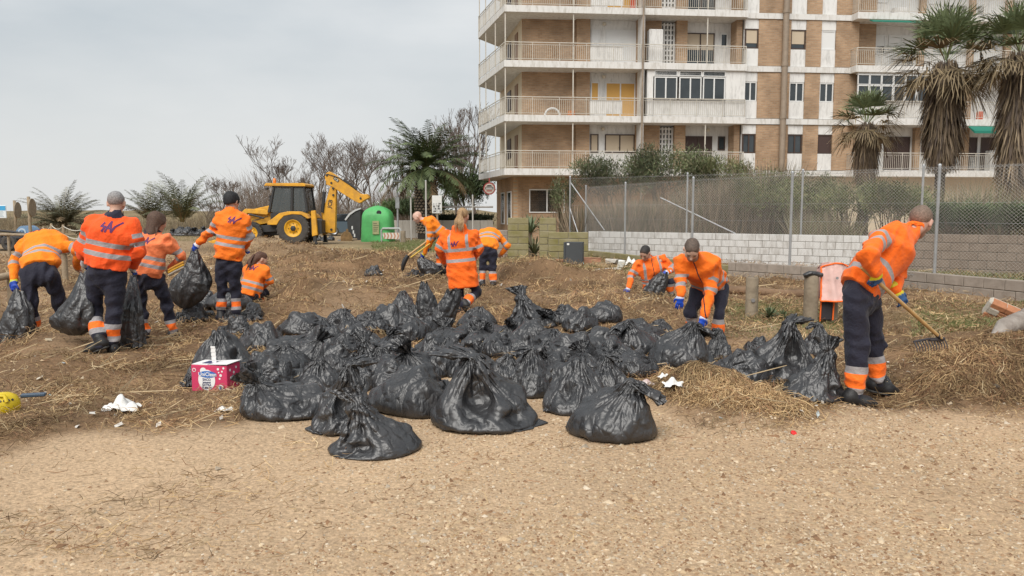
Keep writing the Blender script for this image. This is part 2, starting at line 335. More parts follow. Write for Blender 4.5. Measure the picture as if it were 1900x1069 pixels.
# ------------------------------------------------------------------ the flats
BO = at(936, 395, 44.0); BA = math.radians(5.5); BC, BS = math.cos(BA), math.sin(BA)
ROOT_B = empty('apartment_building', (BO.x, BO.y, 0), BA, 'brick and white block of flats with long railed balconies behind the fence', 'building')
def bs(px, yl=0.0, z=7.0):
    """distance along the front at which depth plane yl is seen at photo column px"""
    u = (px - W0/2)/FPX
    # x = u * depth, depth = y*CA - (z-EYE)*SA
    k = -(z-EYE)*SA; X0 = BO.x - BS*yl; Y0 = BO.y + BC*yl
    return (u*(Y0*CA + k) - X0)/(BC - u*BS*CA)
def bz(py, px, yl=0.0):
    s = bs(px, yl); Y = BO.y + BS*s + BC*yl; return at(px, py, Y).z
FZ = [4.0 + 2.93*k for k in range(7)]                       # balcony floor levels
def brick_mat(name, c1, c2, mortar, axis):
    m = bpy.data.materials.new(name); m.use_nodes = True; nt = m.node_tree; N = nt.nodes; L = nt.links; p = N['Principled BSDF']
    tc = N.new('ShaderNodeTexCoord'); sp = N.new('ShaderNodeSeparateXYZ'); cb = N.new('ShaderNodeCombineXYZ'); L.new(tc.outputs['Object'], sp.inputs[0])
    L.new(sp.outputs[axis], cb.inputs[0]); L.new(sp.outputs['Z'], cb.inputs[1])
    b = N.new('ShaderNodeTexBrick'); b.inputs['Scale'].default_value = 1.0; b.inputs['Brick Width'].default_value = .27; b.inputs['Row Height'].default_value = .098; b.inputs['Mortar Size'].default_value = .012
    b.inputs['Color1'].default_value = c1+(1,); b.inputs['Color2'].default_value = c2+(1,); b.inputs['Mortar'].default_value = mortar+(1,); b.inputs['Bias'].default_value = -.1
    L.new(cb.outputs[0], b.inputs['Vector']); n = N.new('ShaderNodeTexNoise'); n.inputs['Scale'].default_value = .9; n.inputs['Detail'].default_value = 8; L.new(tc.outputs['Object'], n.inputs[0])
    r = N.new('ShaderNodeValToRGB'); r.color_ramp.elements[0].color = (.7, .68, .66, 1); r.color_ramp.elements[1].color = (1.15, 1.12, 1.1, 1); r.color_ramp.elements[0].position = .3; r.color_ramp.elements[1].position = .7; L.new(n.outputs[0], r.inputs[0])
    mx = N.new('ShaderNodeMixRGB'); mx.blend_type = 'MULTIPLY'; mx.inputs[0].default_value = 1; L.new(b.outputs[0], mx.inputs[1]); L.new(r.outputs[0], mx.inputs[2]); L.new(mx.outputs[0], p.inputs['Base Color'])
    bp = N.new('ShaderNodeBump'); bp.inputs['Strength'].default_value = .5; bp.inputs['Distance'].default_value = .02; bp.invert = True; L.new(b.outputs['Fac'], bp.inputs['Height']); L.new(bp.outputs[0], p.inputs['Normal'])
    p.inputs['Roughness'].default_value = .9; return m
BRK = brick_mat('brick_front', (.45, .30, .185), (.34, .215, .125), (.36, .29, .215), 'X')
BRS = brick_mat('brick_side', (.52, .33, .19), (.44, .26, .145), (.42, .35, .26), 'Y')
def stained(name, col, dirt, amt=.5):
    """paint with rain streaks: noise drawn out downwards"""
    m = mat(name, col, .8); nt = m.node_tree; N = nt.nodes; L = nt.links; p = N['Principled BSDF']; tc = N.new('ShaderNodeTexCoord'); mp = N.new('ShaderNodeMapping'); mp.inputs['Scale'].default_value = (2.2, 2.2, .55); oi0 = N.new('ShaderNodeObjectInfo'); k0 = N.new('ShaderNodeMath'); k0.operation = 'MULTIPLY'; k0.inputs[1].default_value = 41.7; va0 = N.new('ShaderNodeVectorMath'); va0.operation = 'ADD'; L.new(oi0.outputs['Random'], k0.inputs[0]); L.new(tc.outputs['Object'], va0.inputs[0]); L.new(k0.outputs[0], va0.inputs[1]); L.new(va0.outputs[0], mp.inputs[0])
    n = N.new('ShaderNodeTexNoise'); n.inputs['Scale'].default_value = 2.4; n.inputs['Detail'].default_value = 8; n.inputs['Roughness'].default_value = .7; L.new(mp.outputs[0], n.inputs[0])
    r = N.new('ShaderNodeValToRGB'); r.color_ramp.elements[0].position = .28; r.color_ramp.elements[1].position = .28 + amt*.5; r.color_ramp.elements[0].color = tuple(dirt)+(1,); r.color_ramp.elements[1].color = tuple(col)+(1,); L.new(n.outputs[0], r.inputs[0]); L.new(r.outputs[0], p.inputs['Base Color']); return m
WPT = stained('white_paint', (.66, .645, .62), (.42, .39, .34), .5); CRM = stained('cream_paint', (.62, .52, .38), (.45, .38, .28), .4); PNL = stained('white_panel', (.70, .69, .67), (.47, .46, .44), .5)
FRW = mat('window_frame_white', (.68, .68, .67), .5); FRB = mat('window_frame_brown', (.06, .035, .025), .5); RAIL = mat('rail_cream', (.56, .52, .45), .55, var=.2, vscale=6)
GLS = mat('window_glass', (.045, .055, .062), .08, spec=.6, var=.3, vscale=1.3); BLD = mat('blind_beige', (.50, .41, .30), .7); BLY = mat('blind_ochre', (.60, .34, .09), .7); BLW = mat('shutter_white', (.68, .68, .67), .6); BLK = mat('shutter_brown', (.055, .03, .025), .6)
GRN = mat('awning_green', (.01, .17, .12), .7); PIPE = mat('downpipe_brown', (.30, .235, .175), .6, var=.25, vscale=3)
def bbx(name, m, *boxes, parent=ROOT_B):
    mb = MB()
    for b in boxes: mb.box(*b)
    return mb.build(name, m, parent)
def window(x0, x1, z0, z1, yl, n=2, fr=FRW, fill=GLS, frac=1.0, fw=.06):
    """frame proud of the wall, panes set back in it; a blind drawn over the top share of each pane"""
    f = MB(); f.box(x0, x1, yl-.05, yl+.04, z1-fw, z1); f.box(x0, x1, yl-.06, yl+.04, z0, z0+fw); w = (x1-x0)/n
    for i in range(n+1):
        xc = x0 + i*w; a, b = (x0, x0+fw) if i == 0 else (x1-fw, x1) if i == n else (xc-fw*.6, xc+fw*.6); f.box(a, b, yl-.045, yl+.04, z0+fw+.001, z1-fw-.001)
    fo = f.build('window', fr, ROOT_B)
    for i in range(n):
        a, b = x0 + i*w + fw*.9, x0 + (i+1)*w - fw*.9
        MB().box(a-.03, b+.03, yl+.0, yl+.02, z0+fw*.5, z1-fw*.5).build('pane', GLS, fo)
        if fill is not GLS and frac > 0:
            zb = z1 - fw - (z1-z0-2*fw)*frac; MB().box(a-.02, b+.02, yl-.02, yl-.004, zb, z1-fw*.6).build('blind', fill, fo)
    return fo
def railing(pts, z, h=.98, step=.115, panels=()):
    """posts, two rails and thin bars along a line on the slab; one part"""
    mb = MB()
    for (a, b) in zip(pts[:-1], pts[1:]):
        a = Vector((a[0], a[1], 0)); b = Vector((b[0], b[1], 0)); d = (b-a); l = d.length; d.normalize()
        for hz, r in ((h, .030), (h-.12, .016), (.10, .018)): mb.tube([a + Vector((0, 0, z+hz)), b + Vector((0, 0, z+hz))], r, 4, True, False)
        n = int(l/step)
        for i in range(n+1):
            p = a + d*(l*i/max(1, n)); big = i % 13 == 0; top = h if big else h-.12
            mb.tube([p + Vector((0, 0, z+.01 if big else z+.1)), p + Vector((0, 0, z+top))], .024 if big else .0115, 4, False, False)
    return mb.build('railing', RAIL, ROOT_B)
def build_building():
    # plan, metres along the front / into the depth
    L0 = 0.0; WL = 1.55                                        # balcony front corner; wall set back under the balcony
    x968, x1065, x1092, x1182 = bs(968, WL), bs(1068, WL), bs(1092, WL), bs(1180, WL)
    xE1 = bs(1190, 0); xB2a, xB2b = bs(1196, 0), bs(1383, 0); MID = .35; xM0, xM1 = bs(1383, MID), bs(1588, MID)
    xR0 = bs(1584, -.35); xR1 = xR0 + 22.0; WR = 1.2; TOP = FZ[6]
    sd = Vector((-.50, 6.9, 0)).normalized(); SL = 8.2            # line of the left flank
    c0 = Vector((x968, WL, 0))
    c1 = c0 + sd*SL
    # --- ground floor
    gf = MB(); gf.box(x968+.05, xB2b, WL+.25, WL+.6, 0, FZ[0]-.36); gf.build('ground_floor_wall', BRK, ROOT_B); MB().box(xB2b+.003, xR1, .9, 1.3, 0, FZ[0]-.37).build('ground_floor_wall', CRM, ROOT_B)
    gs0, gs1 = Vector((x968-.45, WL+.2, 0)), Vector((x968-.45, WL+.2, 0)) + sd*6.5
    nrm = Vector((sd.y, -sd.x, 0))
    mb = MB(); q = [gs0, gs1, gs1 + nrm*.5, gs0 + nrm*.5]; mb.prism([(v.x, v.y) for v in q], 'z', 0, FZ[0]-.36); mb.build('ground_floor_flank', BRS, ROOT_B)
    mb = MB(); mb.box(x968-.45, x968+.05, WL+.22, WL+.6, 0, FZ[0]-.37); mb.build('ground_floor_corner', BRK, ROOT_B)
    window(bs(983, WL), bs(1050, WL), bz(395, 1010, WL), bz(351, 1010, WL), WL+.25, 2)
    for t0, t1 in ((.6, 2.0), (3.1, 4.4)):
        a, b = gs0 + sd*t0, gs0 + sd*t1; f = MB(); zz0, zz1 = .9, 2.75
        M = Matrix.Translation((a.x, a.y, 0)) @ Matrix.Rotation(math.atan2(sd.y, sd.x), 4, 'Z'); l = t1-t0
        f.box(0, .07, .0, .06, zz0, zz1, M); f.box(l-.07, l, .0, .06, zz0, zz1, M); f.box(0, l, -.001, .07, zz0-.06, zz0+.01, M); f.box(0, l, -.001, .07, zz1-.01, zz1+.06, M)
        fo = f.build('window', FRW, ROOT_B); MB().box(.06, l-.06, .004, .03, zz0, zz1, M).build('pane', GLS, fo)
    # --- upper walls, storey by storey
    for k in range(6):
        z0, z1 = FZ[k], FZ[k+1]-.36
        # left bay
        bbx('brick_wall', BRK, (x968, x1092, WL, WL+.3, z0, z1)); bbx('brick_pier', BRK, (x1065-.02, x1092+.01, WL-.28, WL-.002, z0, z1))
        bbx('white_wall', PNL, (x1092+.012, x1182, WL-.1, WL+.2, z0, z1)); bbx('brick_pier', BRK, (x1182+.002, xE1, WL-.5, WL+.2, z0, z1)); bbx('party_wall', WPT, (xE1+.002, xE1+.14, .02, WL+.2, z0, z1))
        zh = z0 + 2.05; fills = [(BLD, FRB), (BLY, FRW), (BLW, FRW), (BLY, FRW), (BLW, FRW), (BLD, FRB)][k]
        window(bs(1095, WL), bs(1110, WL), z0+1.0, zh, WL-.1, 1, fills[1], fills[0], 1 if k else .95); window(bs(1122, WL), bs(1177, WL), z0 + (1.0 if k == 0 else .1), zh, WL-.1, 2, fills[1], fills[0], 1.0)
        # flank: cream wall with a door and a window
        mb = MB(); mb.prism([(v.x, v.y) for v in (c0 + Vector((-.003, .004, 0)), c1, c1 + Vector((3, 0, 0)), c0 + Vector((3, .31, 0)))], 'z', z0, z1); mb.build('flank_wall', CRM, ROOT_B)
        M = Matrix.Translation((c0.x, c0.y, z0)) @ Matrix.Rotation(math.atan2(sd.y, sd.x), 4, 'Z')
        d = MB(); d.box(1.2, 2.1, -.0, .05, .02, 2.1, M); MB().box(3.6, 4.9, -.0, .05, .9, 2.1, M).build("flank_window", FRB, ROOT_B); d.build('flank_door', mat('door_wood', (.22, .12, .06), .6), ROOT_B)
        # second bay
        if k == 1:                                             # glazed-in balcony
            g = MB(); g.box(xB2a+.15, xB2b-.02, .10, .5, z0+2.2, z1-.002); g.box(xB2a+.15, bs(1212, 0), .10, .5, z0, z0+2.2); g.box(bs(1346, 0), xB2b-.02, .10, .5, z0, z0+2.2); g.box(bs(1213, 0), bs(1345, 0), .12, .4, z0, z0+.9); g.build('glazed_balcony', PNL, ROOT_B)
            for a, b in ((1214, 1256), (1260, 1301), (1304, 1345)): window(bs(a, 0), bs(b, 0), z0+.92, z0+2.18, .10, 2, FRW); window(bs(a, 0), bs(b, 0), z0+2.24, z0+2.52, .10, 1, FRW, fw=.035)
        bbx('brick_pier', BRK, (xE1+.145, bs(1222, WL), WL-.3, WL, z0, z1), (bs(1248, WL), bs(1268, WL), WL-.45, WL, z0, z1)); bbx('brick_pier', BRK, (bs(1352, WL), xB2b-.05, WL-.9, WL, z0, z1))
        bbx('white_wall', PNL, (bs(1222, WL)+.002, xB2b, WL+.01, WL+.3, z0, z1))
        sc_ = MB(); a, b = bs(1222, WL), bs(1246, WL)                # pierced concrete screen
        for i in range(5): xx = a + (b-a)*i/4; sc_.box(xx-.05, xx+.05, WL-.2, WL-.05, z0+.05, z1-.1)
        for i in range(9): zz = z0 + .1 + (z1-z0-.3)*i/8; sc_.box(a-.05, b+.05, WL-.195, WL-.055, zz-.04, zz+.04)
        sc_.build('pierced_screen', PNL, ROOT_B); bbx('screen_gap_shade', mat('gap_shade', (.05, .045, .04), .9), (a, b, WL-.04, WL+.005, z0+.05, z1-.05))  # dark sheet behind the screen paints the shade seen in its openings
        if k != 1:
            window(bs(1270, WL), bs(1322, WL), z0+.1, z0+2.0, WL, 2, FRB, BLK if k == 0 else BLD, .5 if k != 0 else 1); window(bs(1333, WL), bs(1346, WL), z0+1.2, z0+2.0, WL, 1, FRW if k else FRB)
        # middle front: brick with white window strips
        cols = ((1379, 1404), (1463, 1491), (1519, 1546)); edges = [1383] + [e for c in cols[1:] for e in c] + [1588]
        zb = z0 - .36
        for a, b in ((1404, 1463), (1491, 1519), (1546, 1588)): bbx('brick_wall', BRK, (bs(a, MID), bs(b, MID), MID, MID+.3, z0 + .0, FZ[k+1]-.36))
        for ci, (a, b) in enumerate(cols):
            x0_, x1_ = max(bs(a, MID), xB2b+.005) + .002, bs(b, MID)-.002
            bbx('white_panel', PNL, (x0_, x1_, MID+.05, MID+.3, z0, z0+.95), (x0_, x1_, MID+.05, MID+.3, z0+2.05, FZ[k+1]-.36), (x0_, x1_, MID+.2, MID+.35, z0+.951, z0+2.049))
            st = [(FRB, GLS, 0), (FRW, GLS, 0), (FRB, BLD, .75), (FRW, BLW, 1), (FRW, BLW, 1), (FRW, GLS, 0)][k]
            if ci == 2: st = [(FRB, BLK, 1), (FRW, GLS, 0), (FRW, BLW, 1), (FRW, BLW, 1), (FRW, BLW, 1), (FRW, GLS, 0)][k]
            window(x0_+.02, x1_-.02, z0+.96, z0+2.04, MID+.12, 2 if st[1] is GLS else 1, st[0], st[1], st[2])
        # right bay
        bbx('brick_pier', BRK, (xM1+.002, bs(1612, WR), WR-.4, WR+.3, z0, z1)); bbx('white_wall', PNL, (bs(1612, WR)+.002, xR1, WR, WR+.3, z0, z1))
        for a, b in ((1694, 1704), (1786, 1794), (1852, 1862)): bbx('brick_pier', BRK, (bs(a, WR), bs(b, WR), WR-.3, WR-.003, z0, z1))
        if k == 1:
            g = MB(); a, b = bs(1590, -.35), bs(1722, -.35); g.box(a, b, -.25, -.05, z0, z0+.9); g.box(a, b, -.25, -.05, z1-.12, z1-.002); g.build('glazed_balcony', PNL, ROOT_B)
            for i in range(6): w0 = a + (b-a)*i/6; window(w0+.01, w0+(b-a)/6-.01, z0+.91, z0+1.85, -.25, 1, FRW); window(w0+.01, w0+(b-a)/6-.01, z0+1.87, z1-.13, -.25, 1, FRW, fw=.04)
        else:
            for a, b, zz in ((1618, 1636, .95), (1642, 1690, .1), (1712, 1730, .95), (1740, 1784, .1), (1800, 1815, .1), (1822, 1848, .1)):
                window(bs(a, WR), bs(b, WR), z0+zz, z0+2.05, WR, 1 if b-a < 30 else 2, FRB if k == 0 else FRW, [BLK, GLS, BLW, BLW, BLW, GLS][k], 1.0 if (a+k) % 3 else .6)
    # --- slabs, belts, rails
    for k in range(7):
        z = FZ[k]; t = .36
        fl = Vector((0, 0, 0)); e = Vector((-1.05, 6.9, 0))
        mb = MB(); mb.prism([(0, 0), (xE1+.05, 0), (xE1+.05, WL+.35), (x968+.1, WL+.35), (c1.x+.2, c1.y), (e.x, e.y)], 'z', z-t, z); mb.build('balcony_slab', WPT, ROOT_B)
        bbx('balcony_slab', WPT, (xE1+.055, xB2b, -.04, WL+.35, z-t, z)); bbx('belt_course', WPT, (xB2b+.003, xM1+.01, MID-.06, MID+.32, z-t+.02, z-.03)); bbx('balcony_slab', WPT, (xR0, xR1, -.38, WR+.35, z-t-.01, z-.005))
        if k < 6:
            railing([(e.x+.03, e.y), (.06, .06), (xE1, .06)], z); railing([(xE1+.12, .02), (xB2b-.04, .02), (xB2b-.04, WL-.3)], z); railing([(xR0+.05, WR-.3), (xR0+.05, -.32), (xR1-.05, -.32)], z-.005)
            for px_ in (.06, bs(1063, .1)): bbx('balcony_post', RAIL, (px_-.03, px_+.03, .09, .15, z+.001, FZ[k+1]-t))
            for q in (.35, .72, .98): pq = e*q; bbx('balcony_post', RAIL, (pq.x+.03, pq.x+.09, pq.y-.03, pq.y+.03, z+.001, FZ[k+1]-t))
            if k != 1: bbx('balcony_post', RAIL, (bs(1309, .1)-.03, bs(1309, .1)+.03, .06, .12, z+.001, FZ[k+1]-t))
            bbx('rail_panel', PNL, (bs(1094, .1), bs(1154, .1), .10, .13, z+.12, z+.84)) if k else None
    # --- pipes, awnings, odds
    mb = MB(); xp = bs(1450, MID); mb.tube([(xp, MID-.22, z) for z in (3.9, 8, 12, 17, 22)], .17, 12); 
    for z in FZ: mb.lathe([(.20, z-.05), (.20, z+.1)], 12, Matrix.Translation((xp, MID-.22, 0)))
    mb.build('flue_pipe', PIPE, ROOT_B)
    mb = MB(); mb.tube([(xE1+.02, -.09, 0.5), (xE1+.02, -.09, 21)], .055, 8); mb.build('drain_pipe', PIPE, ROOT_B)
    a, b = bs(1606, -.4), bs(1697, -.4); mb = MB(); mb.prism([(-.39, FZ[3]-.42), (-.75, FZ[3]-.55), (-.75, FZ[3]-.62), (-.39, FZ[3]-.47)], 'x', a, b); mb.build('awning', GRN, ROOT_B)
    a, b = bs(1798, -.4), bs(1862, -.4); mb = MB(); mb.prism([(-.39, FZ[1]-.40), (-.95, FZ[1]-.72), (-.95, FZ[1]-.86), (-.39, FZ[1]-.46)], 'x', a, b); mb.build('awning', GRN, ROOT_B)
    bbx('roof', WPT, (x968, xR1, WL, 14, FZ[6], FZ[6]+.4)); bbx('core_wall', CRM, (x968+3.1, xR1-.05, WL+.4, 13.8, 0, FZ[6]-.01))
    # air conditioner, chair, arch on balconies
    RM = Matrix.Translation((BO.x, BO.y, 0)) @ Matrix.Rotation(BA, 4, 'Z')
    def small(name, m, px, yl, k, w, d, h, lab='', cat='', z=0.0):
        x = bs(px, yl); o =  MB().bbox(x-w/2, x+w/2, yl-d/2, yl+d/2, FZ[k]+z, FZ[k]+z+h, .03).build(name, m, None); o.matrix_world = RM; return tag(o, lab, cat)
    ac = small('air_conditioner', PNL, 1660, .9, 3, .8, .35, .6, 'white air conditioner unit on the top right balcony', 'air conditioner'); 
    mb = MB(); mb.tube([(bs(1025, .6)+.42*math.cos(t), .6, FZ[1]+.02+.42*math.sin(t)) for t in np.linspace(0, math.pi, 14)], .06, 6); o = mb.build('white_arch', PNL, None); o.matrix_world = RM; tag(o, 'white arched frame on the balcony behind the second railing', 'frame')
    small('plant_tub', mat('terracotta', (.55, .22, .09), .8), 1060, .5, 1, .4, .3, .3, 'orange plant tub on the balcony with the white arch', 'tub'); small('gas_bottle', mat('gas_orange', (.5, .08, .03), .5), 1171, .5, 3, .28, .28, .55, 'orange gas bottle on the top left balcony', 'gas bottle'); small('gas_bottle', MATS['gas_orange'], 1817, .5, 1, .28, .28, .55, 'orange gas bottle on the right balcony behind the fan palm', 'gas bottle')
    small('washing_cabinet', PNL, 1213, .6, 2, .8, .5, 1.9, 'tall white cabinet on the balcony beside the drain pipe', 'cabinet') if True else None; small('washing_cabinet', PNL, 1850, .3, 0, .9, .5, 1.2, 'low white cabinet on the lowest right balcony', 'cabinet')
    for (px_, k) in ((1118, 2), (1118, 1), (1118, 0), (1312, 0)):
        x = bs(px_, WL); mb = MB(); mb.lathe([(.0, .0), (.09, .02), (.12, .1), (.09, .18), (0, .2)], 10, Matrix.Translation((x, WL-.2, FZ[k]+2.25))); mb.build('wall_lamp', mat('lamp_glass', (.6, .55, .45), .4), ROOT_B)
build_building()
# bar sign hanging at the corner
def build_round_sign():
    p = at(908, 350, 47.0); r = empty('round_sign', tuple(p), 0, 'round red rimmed bar sign hanging under the balcony corner', 'sign')
    MB().lathe([(.36, -.06), (.36, .06)], 28, axis='y').build('sign_box', mat('sign_red', (.30, .04, .035), .5), r)
    MB().lathe([(.29, -.068), (.29, -.061)], 28, axis='y').build('sign_face', mat('sign_cream', (.5, .44, .38), .5), r)
    mb = MB(); mb.box(-.24, .24, -.076, -.070, -.05, .09); mb.prism([(-.18, .12), (.18, .12), (.10, .2), (-.10, .2)], 'y', -.076, -.070); mb.build('sign_band', mat('sign_black', (.02, .02, .02), .5), r)
    mb = MB()
    for i in range(6): mb.box(-.19+i*.065, -.155+i*.065, -.082, -.078, -.015 + .01*(i % 2), .055); mb.box(-.19+i*.065, -.135+i*.065, -.0821, -.0781, -.016, -.002)
    mb.build('lettering', mat('sign_white', (.75, .75, .73), .5), r); mb = MB(); mb.box(-.03, .03, -.05, .05, .36, .62); mb.box(-.17, .17, -.077, -.071, -.17, -.10); mb.build('bracket', MATS['sign_red'], r)
build_round_sign()
# ------------------------------------------------------------------ walls and chain-link fences
GALV = mat('galvanised', (.46, .47, .48), .45, metal=.55, var=.25, vscale=5); WIRE = mat('fence_wire', (.50, .475, .44), .6)
BLOCKW = stained('whitewashed_block', (.62, .61, .59), (.30, .27, .235), .50); BLOCKG = mat('grey_block', (.33, .28, .235), .95, col2=(.24, .20, .165), vscale=6, bump=.5, bscale=50); BLOCKM = mat('mossy_block', (.30, .26, .16), .95, col2=(.20, .175, .06), vscale=2.2, bump=.5, bscale=40); BLOCKB = mat('brown_block', (.24, .19, .15), .95, col2=(.17, .13, .10), vscale=3, bump=.5, bscale=40)
for m_ in (BLOCKG, BLOCKM, BLOCKB): pass
def block_wall(name, label, a, b, z0, z1, thick, rows, bl, m, mortar, gaps=(), group=None, zslope=None):
    """single blocks with recessed mortar behind them, each block a part"""
    a = Vector((a[0], a[1], 0)); b = Vector((b[0], b[1], 0)); d = b-a; L = d.length; ang = math.atan2(d.y, d.x)
    r = empty(name, (a.x, a.y, 0), ang, label, 'wall', group); rng = random.Random(hash(label) % 999 if False else len(label))
    h = (z1-z0)/rows; MB().box(.01, L-.01, .018, thick-.018, z0, z1-.012).build('mortar', mortar, r)
    meshes = [MB().bbox(.004, bl-.008, 0, thick, .004, h-.007, .008).mesh('block') for _ in range(1)]
    half = MB().bbox(.004, bl/2-.008, 0, thick, .004, h-.007, .008).mesh('block')
    for me in (meshes[0], half): me.materials.append(m)
    n = 0
    for k in range(rows):
        x = 0
        if k % 2: o = link('block', half, r); o.location = (0, 0, z0+k*h); x = bl/2
        while x < L-.02 and n < 290:
            w = min(bl, L-x)
            if any(g0 <= x < g1 and k >= gk for (g0, g1, gk) in gaps): x += bl; continue
            o = link('block', meshes[0] if w > bl*.8 else half, r); o.location = (x, rng.uniform(-.004, .004), z0+k*h); o.scale.x = 1 if w > bl*.8 else max(.3, w/(bl/2)); n += 1; x += bl
    return r
def chain_link(name, label, posts, z0, z1, brace=(), pitch=.036, r_post=.030, wire=.0021, group='chain-link fences'):
    """posts, a netting part for every bay woven from zigzag wires, straining wires, braces"""
    o0 = posts[0]; r = empty(name, (o0[0], o0[1], 0), 0, label, 'fence', group)
    lo = [Vector((p[0]-o0[0], p[1]-o0[1], 0)) for p in posts]; zz0 = z0 if hasattr(z0, '__len__') else [z0]*len(posts); zz1 = z1 if hasattr(z1, '__len__') else [z1]*len(posts)
    for p, a, b in zip(lo, zz0, zz1):
        mb = MB(); mb.tube([p + Vector((0, 0, a-.15)), p + Vector((0, 0, b+.03))], r_post, 10); mb.lathe([(r_post*1.15, 0), (r_post*1.15, .03), (.0, .05)], 10, Matrix.Translation(p + Vector((0, 0, b+.02)))); mb.build('post', GALV, r)
    for i in range(len(lo)-1):
        p, q = lo[i], lo[i+1]; d = q-p; L = d.length; d.normalize(); nrm = Vector((d.y, -d.x, 0)); off = nrm*(r_post+.006)
        n = int(L/pitch); h = max(zz1[i]-zz0[i], zz1[i+1]-zz0[i+1]); rows = int(h/(pitch*.9)); V = []; Fq = []
        for k in range(n+1):
            for j in range(rows+1):
                s = (k + ((j+k) % 2))*pitch; s = min(max(s, 0), L); f = s/L; za = zz0[i]+(zz0[i+1]-zz0[i])*f; zb = zz1[i]+(zz1[i+1]-zz1[i])*f
                if k % 1 == 0: V.append(tuple(p + off + d*s + nrm*(.004*(1 if j % 2 else -1)) + Vector((0, 0, za + (zb-za)*j/rows))))
        V = np.array(V).reshape(n+1, rows+1, 3); dd = np.array(d); up = np.array([0, 0, 1.0]); nn = np.array(nrm)
        ring = [dd*wire, -dd*wire*.5 + nn*wire*.87, -dd*wire*.5 - nn*wire*.87]
        VV = np.stack([V + g for g in ring], 2); idx = np.arange((n+1)*(rows+1)*3).reshape(n+1, rows+1, 3)
        a = idx[:, :-1, :]; b = idx[:, 1:, :]; Q = np.stack([a, np.roll(a, -1, 2), np.roll(b, -1, 2), b], -1).reshape(-1, 4)
        me = np_mesh('netting', VV.reshape(-1, 3), Q); link('netting', me, r, WIRE)
        mb = MB()
        for f in (.02, .5, .98): mb.tube([p + off + Vector((0, 0, zz0[i]+(zz1[i]-zz0[i])*f)), q + off + Vector((0, 0, zz0[i+1]+(zz1[i+1]-zz0[i+1])*f))], .0032, 4, False)
        mb.build('strain_wire', GALV, r)
    for (a, b) in brace:
        MB().tube([Vector(a) - Vector((o0[0], o0[1], 0)), Vector(b) - Vector((o0[0], o0[1], 0))], .021, 8).build('brace', GALV, r)
    return r
# near fence on its kerb of grey blocks
KB = [gnd(1085, 478), gnd(1350, 512), gnd(1640, 531), gnd(1960, 566)]
KB = [Vector((p.x, p.y)) for p in KB]
def kerb_pt(px):
    """where the line of sight of a photo column meets the kerb line"""
    u = (px-950)/FPX
    for a, b in zip(KB[:-1], KB[1:]):
        d = b-a; t = (u*a.y*CA - a.x)/(d.x - u*d.y*CA + 1e-12)
        if -.25 <= t <= 1.0 or (b is KB[-1] and t > 0): return a + d*t
    return KB[-1]
KH = .36
kmort = mat('mortar', (.26, .23, .19), .95, var=.3, vscale=9)
block_wall('block_kerb', 'mossy low block kerb under the far end of the fence', KB[0], KB[1], -.1, KH-.1, .2, 2, .42, BLOCKM, kmort)
block_wall('block_kerb', 'low grey block kerb behind the wooden posts', KB[1], KB[2], -.08, KH-.02, .2, 2, .42, BLOCKG, kmort)
block_wall('block_kerb', 'low grey block kerb running to the right edge', KB[2], KB[3], -.04, KH, .2, 2, .42, BLOCKG, kmort)
NP = [kerb_pt(px) for px in (1082, 1155, 1280, 1463, 1735)]; dlt = (NP[4]-NP[3]); NP.append(NP[4] + dlt*.95)
NP = [(p.x+.1, p.y+.1) for p in NP]
chain_link('chain_link_fence', 'near chain-link fence on the grey block kerb', NP, .26, 2.45)
# back wall: whitewashed, then brown; back fence on top
def plan(px, d): v = at(px, 395, d); return (v.x, v.y)
W1, W2, W3, W4 = plan(1092, 27.3), plan(1640, 21.6), plan(1655, 21.4), plan(2000, 18.6)
block_wall('block_wall', 'whitewashed block wall behind the near fence', W1, W2, -.1, .92, .2, 5, .42, BLOCKW, kmort, gaps=())
block_wall('block_wall', 'bare brown block wall at the right behind the fence', W3, W4, -.1, 1.0, .2, 5, .42, BLOCKB, kmort)
BP = [plan(px, d) for px, d in ((1058, 27.8), (1276, 25.5), (1490, 23.4), (1714, 21.2), (1990, 18.9))]
BP = [(x, y+.12) for x, y in BP]
b0 = Vector((BP[0][0], BP[0][1], 0)); b1 = Vector((BP[1][0], BP[1][1], 0)); b2 = Vector((BP[2][0], BP[2][1], 0)); e01 = (b1-b0).normalized()
chain_link('chain_link_fence', 'back chain-link fence standing on the whitewashed wall', BP, .85, 2.78, pitch=.05,
           brace=((b0 + Vector((.02, 0, 2.6)), b0 + e01*1.35 + Vector((0, 0, .95))), (b1 + Vector((-.02, 0, 1.55)) - e01*.9 + Vector((0, 0, .5)), b1 + e01*1.6 + Vector((0, 0, .9))), (b0 + Vector((0, -.02, 1.7)), b0 + e01*.45 + Vector((0, -.5, .4)))))
# broken garden wall with two piers at the left end of the fence
def pier(label, px0, px1, py_top, py_bot, d, m, name='block_pier', nx=2):
    g = at((px0+px1)/2, py_bot, d); x0, x1 = at(px0, 420, d).x, at(px1, 420, d).x; z1 = at(px0, py_top, d).z
    rows = max(1, round((z1+.05)/.2)); h = (z1+.05)/rows; r = empty(name, (x0, d, 0), 0, label, 'wall'); w = (x1-x0)/nx
    MB().box(.015, x1-x0-.015, .015, .385, -.06, z1-.02).build('mortar', kmort, r)
    me = [MB().bbox(.005, w-.005, 0, .4, .005, h-.006, .012).mesh('block') for _ in range(1)][0]; me.materials.append(m)
    hm = MB().bbox(.005, w/2-.005, 0, .4, .005, h-.006, .012).mesh('block'); hm.materials.append(m)
    for k in range(rows):
        x = 0.0; first = k % 2
        while x < x1-x0-.02:
            use = hm if (first and x == 0) or x1-x0-x < w*.75 else me; o = link('block', use, r); o.location = (x, random.uniform(-.008, .008), -.05+k*h); x += w/2 if use is hm else w
    return r
pier('tall mossy block pier beside the gap in the garden wall', 942, 981, 404, 480, 25.2, BLOCKM, nx=1)
